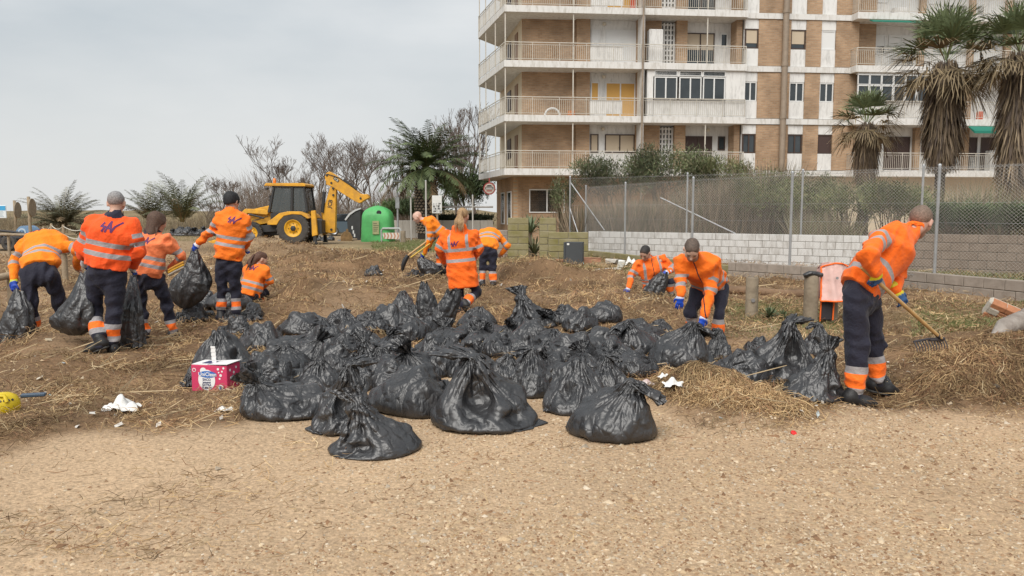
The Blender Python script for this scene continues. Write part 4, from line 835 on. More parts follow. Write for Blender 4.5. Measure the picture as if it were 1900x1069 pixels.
LOGO = [[(-.50, .34), (-.72, .02), (-.36, .02), (-.62, -.42)], [(-.34, -.46), (.02, .46), (.16, -.46)], [(-.22, -.12), (.10, -.12)], [(.16, -.46), (.40, .02), (.86, .42)]]
def decal(name, mb_strokes, width, origin, ex, ey, nrm, bvh, mat_, parent, scale, lift=.004):
    """flat print: strokes made into strips, cut fine and laid on the cloth"""
    V = []; Fq = []
    for st in mb_strokes:
        for (p, q), wd in zip(zip(st[:-1], st[1:]), [width]*9):
            p = np.array(p); q = np.array(q); d = q-p; l = np.linalg.norm(d); d = d/l; nn = np.array([-d[1], d[0]]); n = max(2, int(l*scale/.02)+1)
            for i in range(n+1):
                c = p - d*width*.3 + (d*(l + width*.6))*(i/n)
                for sgn in (-.5, 0, .5):
                    e = c + nn*width*sgn; o = origin + (ex*e[0] + ey*e[1])*scale
                    hit = bvh.ray_cast(Vector(o + nrm*.5), Vector(-nrm), 1.2)
                    V.append(np.array(hit[0]) + nrm*lift if hit[0] is not None else o)
            b = len(V) - 3*(n+1)
            for i in range(n):
                for k in (0, 1): Fq.append((b+i*3+k, b+i*3+k+1, b+i*3+k+4, b+i*3+k+3))
    V = np.array(V); Fq = np.array(Fq)
    o = link(name, np_mesh(name, V, Fq), parent, mat_); return o

def person(spec):
    """joints are given as photo positions with their distances, so that the pose is the photo's"""
    S = dict(res=.013, bulk=1.0, jacket=(1.0, .20, .012), band_t=((.17, .22), (.29, .34)), band_arm=((.15, .20), (.26, .31)), leg_b=(.08, .13, .23, .28), glove=((.02, .09, .42), (.7, .7, .75)), curl=(.55, .55), hem=.06, collar=None, logo=None, hair=('short', (.05, .04, .035)), skin=(.55, .33, .24), coat=0, headscale=1.07, seed=1, boots=True, frontzip=False, armr=1.0)
    S.update(spec); D = S['d']; J = {}
    for k, v in S['j'].items(): J[k] = np.array(at(v[0], v[1], D + (v[2] if len(v) > 2 else 0)))
    g = J['ground'] if 'ground' in J else np.array([J['pelvis'][0], J['pelvis'][1], 0.0])
    org = np.array([g[0], g[1], 0.0])
    for k in J: J[k] = J[k] - org
    root = empty('person', tuple(org), 0, S['label'], 'person', 'workers in orange jackets'); bu = S['bulk']; res = S['res']; ar = S['armr']
    side = J['shr'] - J['shl']; axis = n2(J['chest'] - J['pelvis']); side = perp(side, axis); back = n2(np.cross(side, axis))*S.get('flip', 1)
    up = J['neck'] - J['chest']
    # ---- jacket
    sh_mid = (J['shl'] + J['shr'])/2; hw = np.linalg.norm(J['shr'] - J['shl'])/2
    hem = J['pelvis'] - axis*S['hem']
    T = [cap(hem - axis*.06, J['pelvis'] + axis*.10, .142*bu, .136*bu, side, 1.40, .05),
         cap(J['pelvis'] + axis*.10, J['chest'], .136*bu, .134*bu, side, 1.42, .06),
         cap(J['chest'], sh_mid*.75 + J['neck']*.25, .134*bu, .074*bu, side, max(1.2, hw/.134*.98), .10)]
    col = cap(J['neck'] - n2(up)*.03, J['neck'] + n2(up)*S.get('colh', .05), .084*bu, S.get('colr', .074), None, 1, .05)
    A = []
    for e in 'lr':
        A += [cap(J['sh'+e], J['el'+e], .074*bu*ar, .064*bu*ar, k=.09), cap(J['el'+e], J['wr'+e], .066*bu*ar, .050*bu*ar, k=.03)]
    extra = [col]
    if S['coat']:
        b2 = hem - np.array([0, 0, 1.0])*.0 - axis*S['coat']; T.insert(0, cap(b2 - axis*.08, hem, .158*bu, .142*bu, side, 1.42, .05))
        hp = J['neck'] + back*.06; extra += [cap(hp - side*.07, hp + side*.07, .055, None, None, 1, .05), cap(hp - side*.05 - axis*.09, hp + side*.05 - axis*.09, .05, None, None, 1, .05)]
    joints = [J['ell'], J['elr'], J['shl'], J['shr'], J['pelvis'], hem + side*.1, hem - side*.1]
    allp = T + A + extra
    cuts = [cap(J['neck'] + n2(up)*.02, J['neck'] + n2(up)*.22, .060, .066)]
    hb = hem - axis*S['coat'] if S['coat'] else hem
    V, Q = sdf_mesh(allp, res, cuts=cuts, noise=folds(S['seed'], .0068, joints, .013), planes=[(hb, -axis)])
    V = relax(V, Q, 1, .35)
    idx, t, dd = nearest(V, allp); nT = len(T)
    band = np.full(len(V), -.1)
    lens = [np.linalg.norm(q['b']-q['a']) for q in allp]
    b0 = hb; tl = (V - b0) @ axis
    ist = (idx < nT)
    for lo, hi in S['band_t']:
        band = np.where(ist, np.maximum(band, (hi-lo)/2 - np.abs(tl - (lo+hi)/2)), band)
    for q in (0, 2):
        arm = (idx == nT+q) | (idx == nT+q+1); l1, l2 = lens[nT+q], lens[nT+q+1]
        s = np.where(idx == nT+q, t[nT+q]*l1, l1 + t[nT+q+1]*l2)
        for lo, hi in S['band_arm']:
            band = np.where(arm, np.maximum(band, (hi-lo)/2 - np.abs(s - (lo+hi)/2)), band)
    if S.get('braces'):                                    # vertical bands over the shoulders
        sx = np.abs((V - J['chest']) @ side); vt = np.minimum((V - J['chest']) @ axis + .22, 1)
        fl = S['braces']; fr = ((V - J['chest']) @ back)*fl > -.02
        band = np.where(ist & fr & (tl > S['band_t'][-1][1]-.02), np.maximum(band, .022 - np.abs(sx - hw*.62)), band)
    me = np_mesh('jacket', V, Q, True); set_attr(me, 'band', band)
    dark = np.where(idx == len(T)+len(A), dd[idx.clip(0), np.arange(len(V))]*0 + .01, -.1) if S['collar'] else np.full(len(V), -.1)
    if S['frontzip']:
        dz = .007 - np.abs((V - J['chest']) @ side); dark = np.maximum(dark, np.where(((V - J['chest']) @ back) > 0, dz, -.1))
    set_attr(me, 'dark', dark)
    jm = cloth_mat('jacket_%s' % S['jname'], S['jacket'], inner=(.012, .012, .03))
    jk = link('jacket', me, root, jm)
    if S['logo']:
        bvh = BVHTree.FromPolygons([tuple(v) for v in V], [tuple(q) for q in Q]); ox, oy, sc_, rot = S['logo']
        o = J['chest'] + side*ox + axis*oy; ex = side*math.cos(rot) + axis*math.sin(rot); ey = -side*math.sin(rot) + axis*math.cos(rot)
        if S['flip_logo'] if 'flip_logo' in S else False: ex = -ex
        nn = back*S.get('logo_side', 1)
        decal('logo', LOGO, .17, o, ex, ey, nn, bvh, mat('logo_purple', (.10, .018, .10), .7), jk, sc_)
    # ---- trousers and boots
    TR = []; hipmid = (J['hipl'] + J['hipr'])/2
    TR.append(cap(hipmid + (J['pelvis']-hipmid)*.6, hipmid, .125*bu, .118*bu, side, 1.35, .05))
    LB = []
    for e in 'lr':
        TR += [cap(J['hip'+e], J['kn'+e], .098*bu, .078*bu, k=.05), cap(J['kn'+e], J['an'+e], .078*bu, .068*bu, k=.04)]
    V, Q = sdf_mesh(TR, res, noise=folds(S['seed']+50, .0078, [J['knl'], J['knr'], J['anl'], J['anr'], J['hipl'], J['hipr']], .013, 1.2))
    V = relax(V, Q, 1, .35); idx, t, dd = nearest(V, TR); band = np.full(len(V), -.1); alt = np.full(len(V), -.1); b = S['leg_b']
    for q in (2, 4):
        l = np.linalg.norm(TR[q]['b']-TR[q]['a']); x = l - ((V - TR[q]['a']) @ (TR[q]['b']-TR[q]['a']))/l; on = idx == q
        for lo, hi in ((b[0], b[1]), (b[2], b[3])): band = np.where(on, np.maximum(band, (hi-lo)/2 - np.abs(x - (lo+hi)/2)), band)
        alt = np.where(on, (b[2]-b[1])/2 - np.abs(x - (b[1]+b[2])/2), alt)
    me = np_mesh('trousers', V, Q, True); set_attr(me, 'band', band); set_attr(me, 'alt', alt)
    link('trousers', me, root, cloth_mat('trousers_navy', (.009, .009, .024), alt=(1.0, .17, .01), rough=.8))
    for e in 'lr':
        if 'toe'+e not in J: continue
        a, tt = J['an'+e], J['toe'+e]; f = tt - a; f[2] *= .6; f = n2(f); s = perp(np.cross(f, (0, 0, 1)), f); dn = np.cross(s, f); dn = dn if dn[2] < 0 else -dn
        BP = [cap(a + np.array([0, 0, .05]), a - f*.02, .055, .052, k=.03), cap(a - f*.04 + dn*.035, a + f*.10 + dn*.040, .052, .052, s, 1.05, .05), cap(a + f*.10 + dn*.042, a + f*.17 + dn*.05, .052, .042, s, 1.12, .04)]
        SP = [cap(a - f*.06 + dn*.086, a + f*.19 + dn*.086, .014, .014, s, 3.9, .01)]
        V, Q = sdf_mesh(BP, .014); bo_ = link('boot', np_mesh('boot', V, Q, True), root, mat('boot_black', (.018, .017, .018), .55, var=.3, bump=.3, bscale=60))
        V, Q = sdf_mesh(SP, .012); so = link('sole', np_mesh('sole', V, Q, True), bo_, mat('sole_grey', (.05, .048, .046), .8))
    # ---- head, neck, hands: one continuous body
    c = J['head']; f = n2(S['face']); u = perp(S.get('headup', (0, 0, 1)), f); s = np.cross(f, u); hs = S['headscale']
    HP = head_prims(c, f, u, s, hs)
    BH = HP + [cap(c + (-f*.015 - u*.05)*hs, J['neck'], .054*hs, .058, k=.03), cap(J['neck'], J['neck']*.6 + J['chest']*.4, .055, .07, side, 1.1, .04)]
    BD = [cap(J['neck'], J['chest'], .055, .085, side, 1.2, .04), cap(J['chest'], J['pelvis'], .08, .075, side, 1.2, .05)]
    for e in 'lr':
        BD += [cap(J['chest'] + (J['sh'+e]-J['chest'])*.6, J['sh'+e], .05, .045, k=.04), cap(J['sh'+e], J['el'+e], .036, .030), cap(J['el'+e], J['wr'+e], .030, .024),
               cap(J['pelvis'], J['hip'+e], .07, .06), cap(J['hip'+e], J['kn'+e], .055, .036), cap(J['kn'+e], J['an'+e], .036, .03)]
    eye = [cap(c + (s*x + f*.098 + u*.010)*hs, c + (s*x + f*.098 + u*.0101)*hs, .0135*hs, k=.01) for x in (-.031, .031)]
    V, Q = sdf_mesh(BH, .0125 if res > .0145 else .0105); V2, Q2 = sdf_mesh(BD, .024); V, Q = np.concatenate([V, V2]), np.concatenate([Q, Q2 + len(V)])
    sk = np.array(S['skin']); colr = np.tile(sk, (len(V), 1)); L_ = (V - c)/hs; lx, ly, lz = L_ @ s, L_ @ f, L_ @ u
    front = ly > .045
    def blob(x, y, rx, ry): return front & (((lx-x)/rx)**2 + ((lz-y)/ry)**2 < 1)
    for x in (-.031, .031):
        colr[blob(x, .010, .017, .009)] = sk*.28; colr[blob(x, .032, .022, .008)] = np.array(S['hair'][1])*1.6 + sk*.12
    colr[blob(0, -.060, .024, .008)] = sk*np.array([.75, .5, .5])
    beard = front & (lz < -.035) & ~blob(0, -.060, .024, .008)
    if S.get('stubble'): colr[(ly > -.01) & (lz < -.045) & (lz > -.14) & ~blob(0, -.06, .026, .009)] = sk*.62
    me = np_mesh('body', V, Q, True); set_col(me, 'tint', colr)
    link('body', me, root, mat('skin', (.5, .3, .2), .55, attr='tint', var=.12, vscale=30, bump=.1, bscale=120))
    # ---- hair
    kind, hc = S['hair'][0], S['hair'][1]
    if kind != 'bald':
        P = lambda x, y, z: c + (s*x + f*y + u*z)*hs
        HR = [cap(P(0, -.030, .040), P(0, .012, .046), .0865*hs, .0805*hs, s, .93, .02)]; cuts = [cap(P(0, .135, .005), P(0, .10, -.10), .095*hs, .12*hs)]
        cuts.append(cap(P(-.10, .06, -.09), P(.10, .06, -.09), .088*hs))
        if kind == 'short': cuts.append(cap(P(-.2, -.09, -.115), P(.2, -.09, -.115), .085*hs)); cuts += [cap(P(x_, .03, -.03), P(x_, -.01, -.05), .034*hs) for x_ in (-.09, .09)]
        if kind == 'bob': HR += [cap(P(0, -.045, .02), P(0, -.055, -.16), .085*hs, .06*hs, s, 1.05, .04), cap(P(.07, .0, .0), P(.065, .03, -.15), .035, .02, f, 1.3, .04), cap(P(-.07, .0, .0), P(-.065, .03, -.15), .035, .02, f, 1.3, .04)]
        if kind == 'pony': HR += [cap(P(0, -.10, .06), P(0, -.13, .05), .026, .03, k=.02), cap(P(0, -.135, .055), P(.01, -.16, -.10), .032, .04, s, 1.15, .03), cap(P(.01, -.16, -.10), P(.03, -.15, -.21), .04, .016, s, 1.2, .03)]
        if kind == 'long': HR += [cap(P(0, -.08, .0), P(0, -.12, -.14), .055, .045, s, 1.2, .04), cap(P(0, -.12, -.14), P(0, -.12, -.26), .045, .02, s, 1.1, .03)]
        hn = np.random.default_rng(S['seed']+9).normal(size=(3, 3))*60
        def hnoise(X): return .0022*np.sin((X@s)*210 + 2*np.sin((X@u)*40)) + .0012*np.sin(X@hn[0])
        if kind == 'beanie': HR = [cap(P(0, -.028, .048), P(0, .012, .050), .094*hs, .088*hs, s, .95, .02), cap(P(0, -.03, .005), P(0, .02, .02), .090*hs, .086*hs, s, .96, .02)]; cuts = [cap(P(0, .13, -.055), P(0, .10, -.10), .095*hs, .12*hs), cap(P(-.2, -.02, -.13), P(.2, -.02, -.13), .11*hs)]
        V, Q = sdf_mesh(HR, .011 if res < .0125 else .014, cuts=cuts, noise=hnoise)
        me = np_mesh('hair', V, Q, True); lz_ = ((V - c)/hs) @ u; ly_ = ((V - c)/hs) @ f; fd = np.clip((.075 - lz_)/.11, 0, 1)*.62 + np.clip((ly_ - .03)/.05, 0, 1)*.25   # clipped short at sides, nape and hairline
        fd = (fd if kind == 'short' else fd*0)[:, None]; set_col(me, 'tint', np.array(hc)*(1-fd) + (sk*.42 + np.array(hc)*.35)*fd)
        link('hat' if kind == 'beanie' else 'hair', me, root, mat('hair_%s' % S['jname'] + kind + str(S['seed']), hc, .7, attr='tint', var=.5, vscale=70, bump=.9, bscale=160))
        if kind in ('pony', 'bob', 'long'):                # loose strands along the fall of the hair
            r = np.random.default_rng(S['seed']); mb = MB()
            for q in range(46):
                if kind == 'bob': p0 = P(r.uniform(-.08, .08), -.06 + r.uniform(-.02, .04), .02); p1 = P(r.uniform(-.1, .1), -.085 + r.uniform(0, .03), -.10); p2 = p1 - u*.08 + r.normal(0, .012, 3)
                else: p0 = P(r.uniform(-.03, .03), -.13, .05); p1 = P(r.uniform(-.07, .07), -.17, -.07); p2 = p1 - u*r.uniform(.08, .17) + r.normal(0, .02, 3)
                mb.tube([p0, p1, p2], [.006, .006, .002], 4, False)
            mb.build('hair_strands', mat('strand_%s' % S['jname'] + kind + str(S['seed']), hc, .6, var=.3, vscale=30), root)
    # ---- gloves
    for i, e in enumerate('lr'):
        if S['glove'] is None or e in S.get('noglove', ''): continue
        fw = J['wr'+e] - J['el'+e] if 'ha'+e not in J else J['ha'+e] - J['wr'+e]
        pn = S.get('palm'+e, (0, 1, -.3)); w = J['wr'+e] + n2(fw)*.012
        HPm = hand_prims(w, fw, pn, S['curl'][i], 1 if e == 'r' else -1, 1.06)
        CF = cap(J['wr'+e] - n2(fw)*.035, J['wr'+e] + n2(fw)*.045, .040*bu if S.get('gaunt') else .033, .034, k=.02)
        V, Q = sdf_mesh(HPm + [CF], .0085 if res < .0125 else .011, pad=.03); cc = np.array(S['glove'][0]); cu = np.array(S['glove'][1])
        x = (V - J['wr'+e]) @ n2(fw); tint = np.where((x < .055)[:, None], cu, cc)
        me = np_mesh('glove', V, Q, True); set_col(me, 'tint', tint)
        link('glove', me, root, mat('glove_rubber', (.1, .1, .5), .5, attr='tint', var=.2, vscale=20))
    if S['glove'] is None or S.get('noglove'):
        for i, e in enumerate('lr'):
            if S['glove'] is not None and e not in S['noglove']: continue
            fw = J['wr'+e] - J['el'+e]; V, Q = sdf_mesh(hand_prims(J['wr'+e], fw, (0, 1, 0), .5, 1 if e == 'r' else -1), .011, pad=.03)
            me = np_mesh('hand', V, Q, True); set_col(me, 'tint', np.tile(sk, (len(V), 1))); link('hand', me, root, MATS['skin'])
    return root, J, org
ORANGE = (1.0, .17, .008); YORANGE = (1.0, .25, .004); SALMON = (.95, .24, .085); ROYAL = (.012, .06, .42); WHITE = (.62, .62, .68)
# ------------------------------------------------------------------ refuse bags: a sheet sim, all kinds at once
BAG_N, BAG_M = 84, 40
# flat width, height, fill height, neck row fraction, neck target (x, y, z), pressure, lean, tail stiffness
BAG_KINDS = [
    dict(w=.62, h=.82, fill=.28, neck=.80, tgt=(.00, .00, .40), p=1.0),   # 0 upright, knot on top
    dict(w=.62, h=.84, fill=.26, neck=.78, tgt=(.08, -.05, .50), p=.9),   # 1 tall cone to the knot
    dict(w=.60, h=.80, fill=.28, neck=.80, tgt=(.20, -.22, .27), p=1.1),  # 2 slumped, knot to the front
    dict(w=.64, h=.80, fill=.28, neck=.84, tgt=(-.30, .10, .16), p=1.2),  # 3 lying, knot left and low
    dict(w=.60, h=.78, fill=.27, neck=.80, tgt=(.10, .05, .33), p=1.2),   # 4 squat
    dict(w=.56, h=.86, fill=.28, neck=.84, tgt=(-.10, .02, .52), p=.8),   # 5 tall and loose
    dict(w=.66, h=.80, fill=.28, neck=.86, tgt=(.32, .20, .14), p=1.3),   # 6 plump, knot hidden behind
    dict(w=.60, h=.84, fill=.27, neck=.78, tgt=(-.14, -.16, .40), p=1.0), # 7 knot leaning to the camera
    dict(w=.58, h=.90, fill=.22, neck=.74, tgt=(.02, .02, .62), p=.7),    # 8 hanging, held by the neck
    dict(w=.62, h=.80, fill=.20, neck=.82, tgt=(-.24, -.24, .12), p=.9),  # 9 flat, half empty
]
def sim_bags():
    B, N, M = len(BAG_KINDS), BAG_N, BAG_M; rng = np.random.default_rng(11)
    P = np.zeros((B, M+1, N, 3)); i = np.arange(N); tri = np.where(i <= N//2, i/(N/2), 2 - i/(N/2))
    wv = np.array([k['w'] for k in BAG_KINDS]); hv = np.array([k['h'] for k in BAG_KINDS])
    j = np.arange(M+1)/M
    side = np.sin(2*np.pi*i/N)
    P[..., 0] = (tri - .5)[None, None, :]*wv[:, None, None]*(1 - .0*j)[None, :, None]
    P[..., 1] = -side[None, None, :]*.10*np.minimum(1, j*4)[None, :, None]
    P[..., 2] = .03 + j[None, :, None]*hv[:, None, None]*.8
    # low wrinkle noise in the start shape
    ph = rng.uniform(0, 6.28, (B, 6)); 
    for q in range(6):
        f = rng.integers(2, 9); g = rng.uniform(2, 14)
        P[..., 1] += .012*np.sin(f*2*np.pi*i/N*1.0 + ph[:, q, None, None] + g*j[None, :, None])
    P += rng.normal(0, .004, P.shape)
    dh = (2*wv/N)[:, None, None]; dv = (hv/M)[:, None, None]; dd = np.sqrt(dh**2 + dv**2)
    # uneven cut of the film: patches with spare length buckle into creases
    def lump(fi, fj, amp):
        o = np.zeros((B, M+1, N))
        for q in range(10):
            a = rng.integers(1, fi, B)[:, None, None]; b = rng.uniform(1, fj, B)[:, None, None]; c = rng.uniform(0, 6.28, B)[:, None, None]
            o += np.sin(a*2*np.pi*i[None, None]/N + b*2*np.pi*j[None, :, None] + c)
        return 1 + amp*np.clip(o/3.2 + .35, 0, 1.6)
    lh = lump(15, 9, .17); lv = lump(13, 10, .20)
    dhm = dh*lh; dvm = dv*lv; ddm = dd*(lh+lv)*.5
    # clods of weed and rubbish inside
    K = 16
    lc = np.stack([rng.uniform(-.25, .25, (B, K)), rng.uniform(-.17, .17, (B, K)), rng.uniform(.04, .23, (B, K))], -1); lr = rng.uniform(.04, .085, (B, K))
    V = np.zeros_like(P); ev = np.arange(0, N, 2); od = (ev+1) % N; od2 = (ev+2) % N; ip = (i+1) % N; im = (i-1) % N
    nk = np.array([int(k['neck']*M) for k in BAG_KINDS]); tg = np.array([k['tgt'] for k in BAG_KINDS]); pr = np.array([k['p'] for k in BAG_KINDS]); fl = np.array([k['fill'] for k in BAG_KINDS])
    bi = np.arange(B); tailf = rng.uniform(0, 1.0, B)
    ang0 = 2*np.pi*i/N; tailflare = (np.stack([np.cos(ang0+np.pi), -np.sin(ang0), 0*ang0], -1)*2.0)[None, None] + rng.normal(0, 4, (B, 1, 1, 3))*np.array([1, 1, 0])
    def corr(a, b, rest, kc, ks=1.0):
        d = b - a; l = np.sqrt((d*d).sum(-1)) + 1e-9; e = l - rest
        return d*((np.where(e > 0, ks, kc)*e/l)*.5)[..., None]
    def hor(x, y, rest, kc, ks=1.0):
        c = corr(P[:, :, x], P[:, :, y], rest, kc, ks); P[:, :, x] += c; P[:, :, y] -= c
    def ver(s, rest, kc, ks=1.0, step=1):
        a = P[:, s:M+1-step:2*step] if step == 1 else P[:, s:M+1-step]
        b = P[:, s+step::2*step][:, :a.shape[1]]
        c = corr(a, b, rest, kc, ks); a += c; b -= c
    def dia(s, idx):
        a = P[:, s:M:2]; b = P[:, s+1:M+1:2]; n = min(a.shape[1], b.shape[1])
        c = corr(a[:, :n], b[:, :n][:, :, idx], ddm[:, s:M:2][:, :n], .15, .8); a[:, :n] += c; P[:, s+1:M+1:2][:, :n, idx] -= c
    S = 80; dt = 1/45
    ring0 = P[bi, nk].copy(); c0 = ring0.mean(1)
    for st in range(S):
        k = min(1, st/(S*.45)); k = k*k*(3-2*k)
        # pressure of the filling
        du = P[:, :, ip] - P[:, :, im]; dw = np.zeros_like(P); dw[:, 1:-1] = P[:, 2:] - P[:, :-2]; dw[:, 0] = P[:, 1]-P[:, 0]; dw[:, -1] = P[:, -1]-P[:, -2]
        nrm = np.cross(du, dw)
        z = P[..., 2]; dep = np.clip(fl[:, None, None]*1.0 - z, 0, None)
        rowm = (np.arange(M+1)[None, :] < nk[:, None])[..., None]
        pres = (dep*75 + (z < fl[:, None, None]*1.1)*4.6)*pr[:, None, None]*rowm
        acc = nrm*(pres*900*.9)[..., None]*.5
        al = np.sqrt((acc*acc).sum(-1, keepdims=True)); acc *= np.minimum(1, 90/(al+1e-9))
        acc[..., 2] -= np.where(rowm, 7.0, -3.0 + 10.0*(st > S*.7)*tailf[:, None, None])
        acc += tailflare*(~rowm)[..., None]
        V = (V + acc*dt)*.94
        lim = np.sqrt((V*V).sum(-1, keepdims=True)); V *= np.minimum(1, 1.6/(lim+1e-9))
        P0 = P.copy(); P += V*dt
        for it in range(7):
            hor(ev, od, dhm[:, :, ev], .5); hor(od, od2, dhm[:, :, od], .5)
            for s in (0, 1):
                ver(s, dvm[:, s:M:2], .5)
                dia(s, ip); dia(s, im)
            # weak bending: keeps the folds from collapsing to needles
            c = corr(P, P[:, :, (i+2) % N], dh*1.3, .10, 0.0); P += c*.5; P[:, :, (i+2) % N] -= c*.5
            c = corr(P[:, :-2], P[:, 2:], dv*1.4, .10, 0.0); P[:, :-2] += c*.5; P[:, 2:] -= c*.5
            # welded bottom seam
            m0 = (P[:, 0] + P[:, 0][:, (-i) % N])*.5; P[:, 0] = m0
            # neck
            ang = 2*np.pi*i/N; ring = np.stack([np.cos(ang+np.pi)*.026*(1+.3*np.sin(5*ang)), -np.sin(ang)*.026*(1+.3*np.cos(7*ang)), 0*ang], -1)[None]
            tgt = c0[:, None]*(1-k) + tg[:, None]*k; tr = (ring0 - c0[:, None])*(1-k) + ring*k
            P[bi, nk] = tgt + tr
            if it % 3 == 0:
                for q in range(K):
                    d = P - lc[:, q][:, None, None]; l = np.sqrt((d*d).sum(-1)) + 1e-9; r_ = lr[:, q][:, None, None]*min(1, .4+st/50)
                    P += d*(np.clip(r_ - l, 0, .03)/l*rowm)[..., None]
            # floor
            under = P[..., 2] < .004
            P[..., 2] = np.where(under, .004, P[..., 2])
            P[..., :2] = np.where(under[..., None], P0[..., :2]*.5 + P[..., :2]*.5, P[..., :2])
        V = (P - P0)/dt
    return P
def bag_mesh(P, name, m, neck=(0, 0, .4), seed=1):
    """one bag: closed sheet, knot band at the neck, one level of smoothing subdivision"""
    Mr, N = P.shape[0], P.shape[1]
    V = P.reshape(-1, 3); a = np.arange(Mr-1)[:, None]*N; i = np.arange(N)[None, :]; ip = (i+1) % N
    Fq = np.stack([a+i, a+ip, a+N+ip, a+N+i], -1).reshape(-1, 4)
    me = np_mesh(name+'_cage', V, Fq, smooth=True)
    bm = bmesh.new(); bm.from_mesh(me); bmesh.ops.remove_doubles(bm, verts=bm.verts, dist=1e-5); bm.to_mesh(me); bm.free()
    o = bpy.data.objects.new('tmp', me); C.objects.link(o)
    md = o.modifiers.new('s', 'SUBSURF'); md.levels = 1; md.render_levels = 1
    dg = bpy.context.evaluated_depsgraph_get(); out = bpy.data.meshes.new_from_object(o.evaluated_get(dg)); out.name = name
    bpy.data.objects.remove(o); bpy.data.meshes.remove(me)
    # pleats running out from the neck, and straight creases across the film
    n = len(out.vertices); co = np.empty(n*3); out.vertices.foreach_get('co', co); co = co.reshape(-1, 3); nv = np.empty(n*3); out.vertices.foreach_get('normal', nv); nv = nv.reshape(-1, 3)
    r = np.random.default_rng(seed); neck = np.array(neck); ax = co.mean(0) - neck; ax /= np.linalg.norm(ax); e1 = np.cross(ax, [.3, 1, .2]); e1 /= np.linalg.norm(e1); e2 = np.cross(ax, e1); q = co - neck; ds = np.linalg.norm(q, axis=1); ph = np.arctan2(q@e2, q@e1)
    saw = lambda x: 1 - 4*np.abs((x % 1) - .5); dsp = .009*np.exp(-ds/.22)*(ds > .05)*(saw(ph*17/6.283 + .6*np.sin(ds*9)) + .7*saw(ph*29/6.283 + .8*np.sin(ds*7+1)))
    for k in range(44):
        c = co[r.integers(n)]; nn = r.normal(size=3); nn[2] *= .6; nn /= np.linalg.norm(nn); w = r.uniform(.02, .05); d = np.abs((co - c)@nn); m_ = np.exp(-((co - c)**2).sum(1)/r.uniform(.006, .03)); dsp += r.choice((-1, 1), p=(.4, .6))*r.uniform(.006, .014)*np.maximum(0, 1 - d/w)*m_
    co = co + nv*dsp[:, None]; co[:, 2] = np.maximum(co[:, 2], .003); out.vertices.foreach_set('co', co.astype(np.float32).ravel()); out.update()
    out.polygons.foreach_set('use_smooth', np.ones(len(out.polygons), dtype=bool)); out.materials.clear(); out.materials.append(m)
    return out
def film_material(name, base=(.021, .021, .023), rough=.41):
    """black polythene: sharp creases where a warped noise crosses its middle, dusty patches"""
    m = bpy.data.materials.new(name); m.use_nodes = True; nt = m.node_tree; N = nt.nodes; L = nt.links; p = N['Principled BSDF']
    tc = N.new('ShaderNodeTexCoord'); oi = N.new('ShaderNodeObjectInfo'); va = N.new('ShaderNodeVectorMath'); va.operation = 'ADD'
    sc0 = N.new('ShaderNodeMath'); sc0.operation = 'MULTIPLY'; sc0.inputs[1].default_value = 37; L.new(oi.outputs['Random'], sc0.inputs[0])
    mp = N.new('ShaderNodeMapping'); mp.inputs['Scale'].default_value = (1.2, 1.2, .85); L.new(tc.outputs['Object'], mp.inputs[0]); L.new(mp.outputs[0], va.inputs[0]); L.new(sc0.outputs[0], va.inputs[1])
    acc = None
    for sc_, w, dist in ((3.4, 1.0, .4), (8.5, .42, .5), (21, .14, .3)):
        v = N.new('ShaderNodeTexNoise'); v.inputs['Scale'].default_value = sc_; v.inputs['Detail'].default_value = 1.0; v.inputs['Distortion'].default_value = dist; L.new(va.outputs[0], v.inputs['Vector'])
        a = N.new('ShaderNodeMath'); a.operation = 'SUBTRACT'; a.inputs[1].default_value = .5; L.new(v.outputs[0], a.inputs[0]); b = N.new('ShaderNodeMath'); b.operation = 'ABSOLUTE'; L.new(a.outputs[0], b.inputs[0])
        k = N.new('ShaderNodeMath'); k.operation = 'MULTIPLY'; k.inputs[1].default_value = w; L.new(b.outputs[0], k.inputs[0])
        if acc is None: acc = k.outputs[0]
        else: q = N.new('ShaderNodeMath'); L.new(acc, q.inputs[0]); L.new(k.outputs[0], q.inputs[1]); acc = q.outputs[0]
    bp = N.new('ShaderNodeBump'); bp.inputs['Strength'].default_value = 1.0; bp.inputs['Distance'].default_value = .085
    L.new(acc, bp.inputs['Height']); L.new(bp.outputs[0], p.inputs['Normal'])
    r = N.new('ShaderNodeValToRGB'); r.color_ramp.elements[0].position = .45; r.color_ramp.elements[1].position = .85
    r.color_ramp.elements[0].color = base+(1,); r.color_ramp.elements[1].color = (base[0]*2.2, base[1]*2.05, base[2]*1.9, 1)
    n3 = N.new('ShaderNodeTexNoise'); n3.inputs['Scale'].default_value = 6; n3.inputs['Detail'].default_value = 6; L.new(va.outputs[0], n3.inputs[0])
    L.new(n3.outputs[0], r.inputs[0]); L.new(r.outputs[0], p.inputs['Base Color'])
    p.inputs['Roughness'].default_value = rough; p.inputs['Specular IOR Level'].default_value = .85
    return m
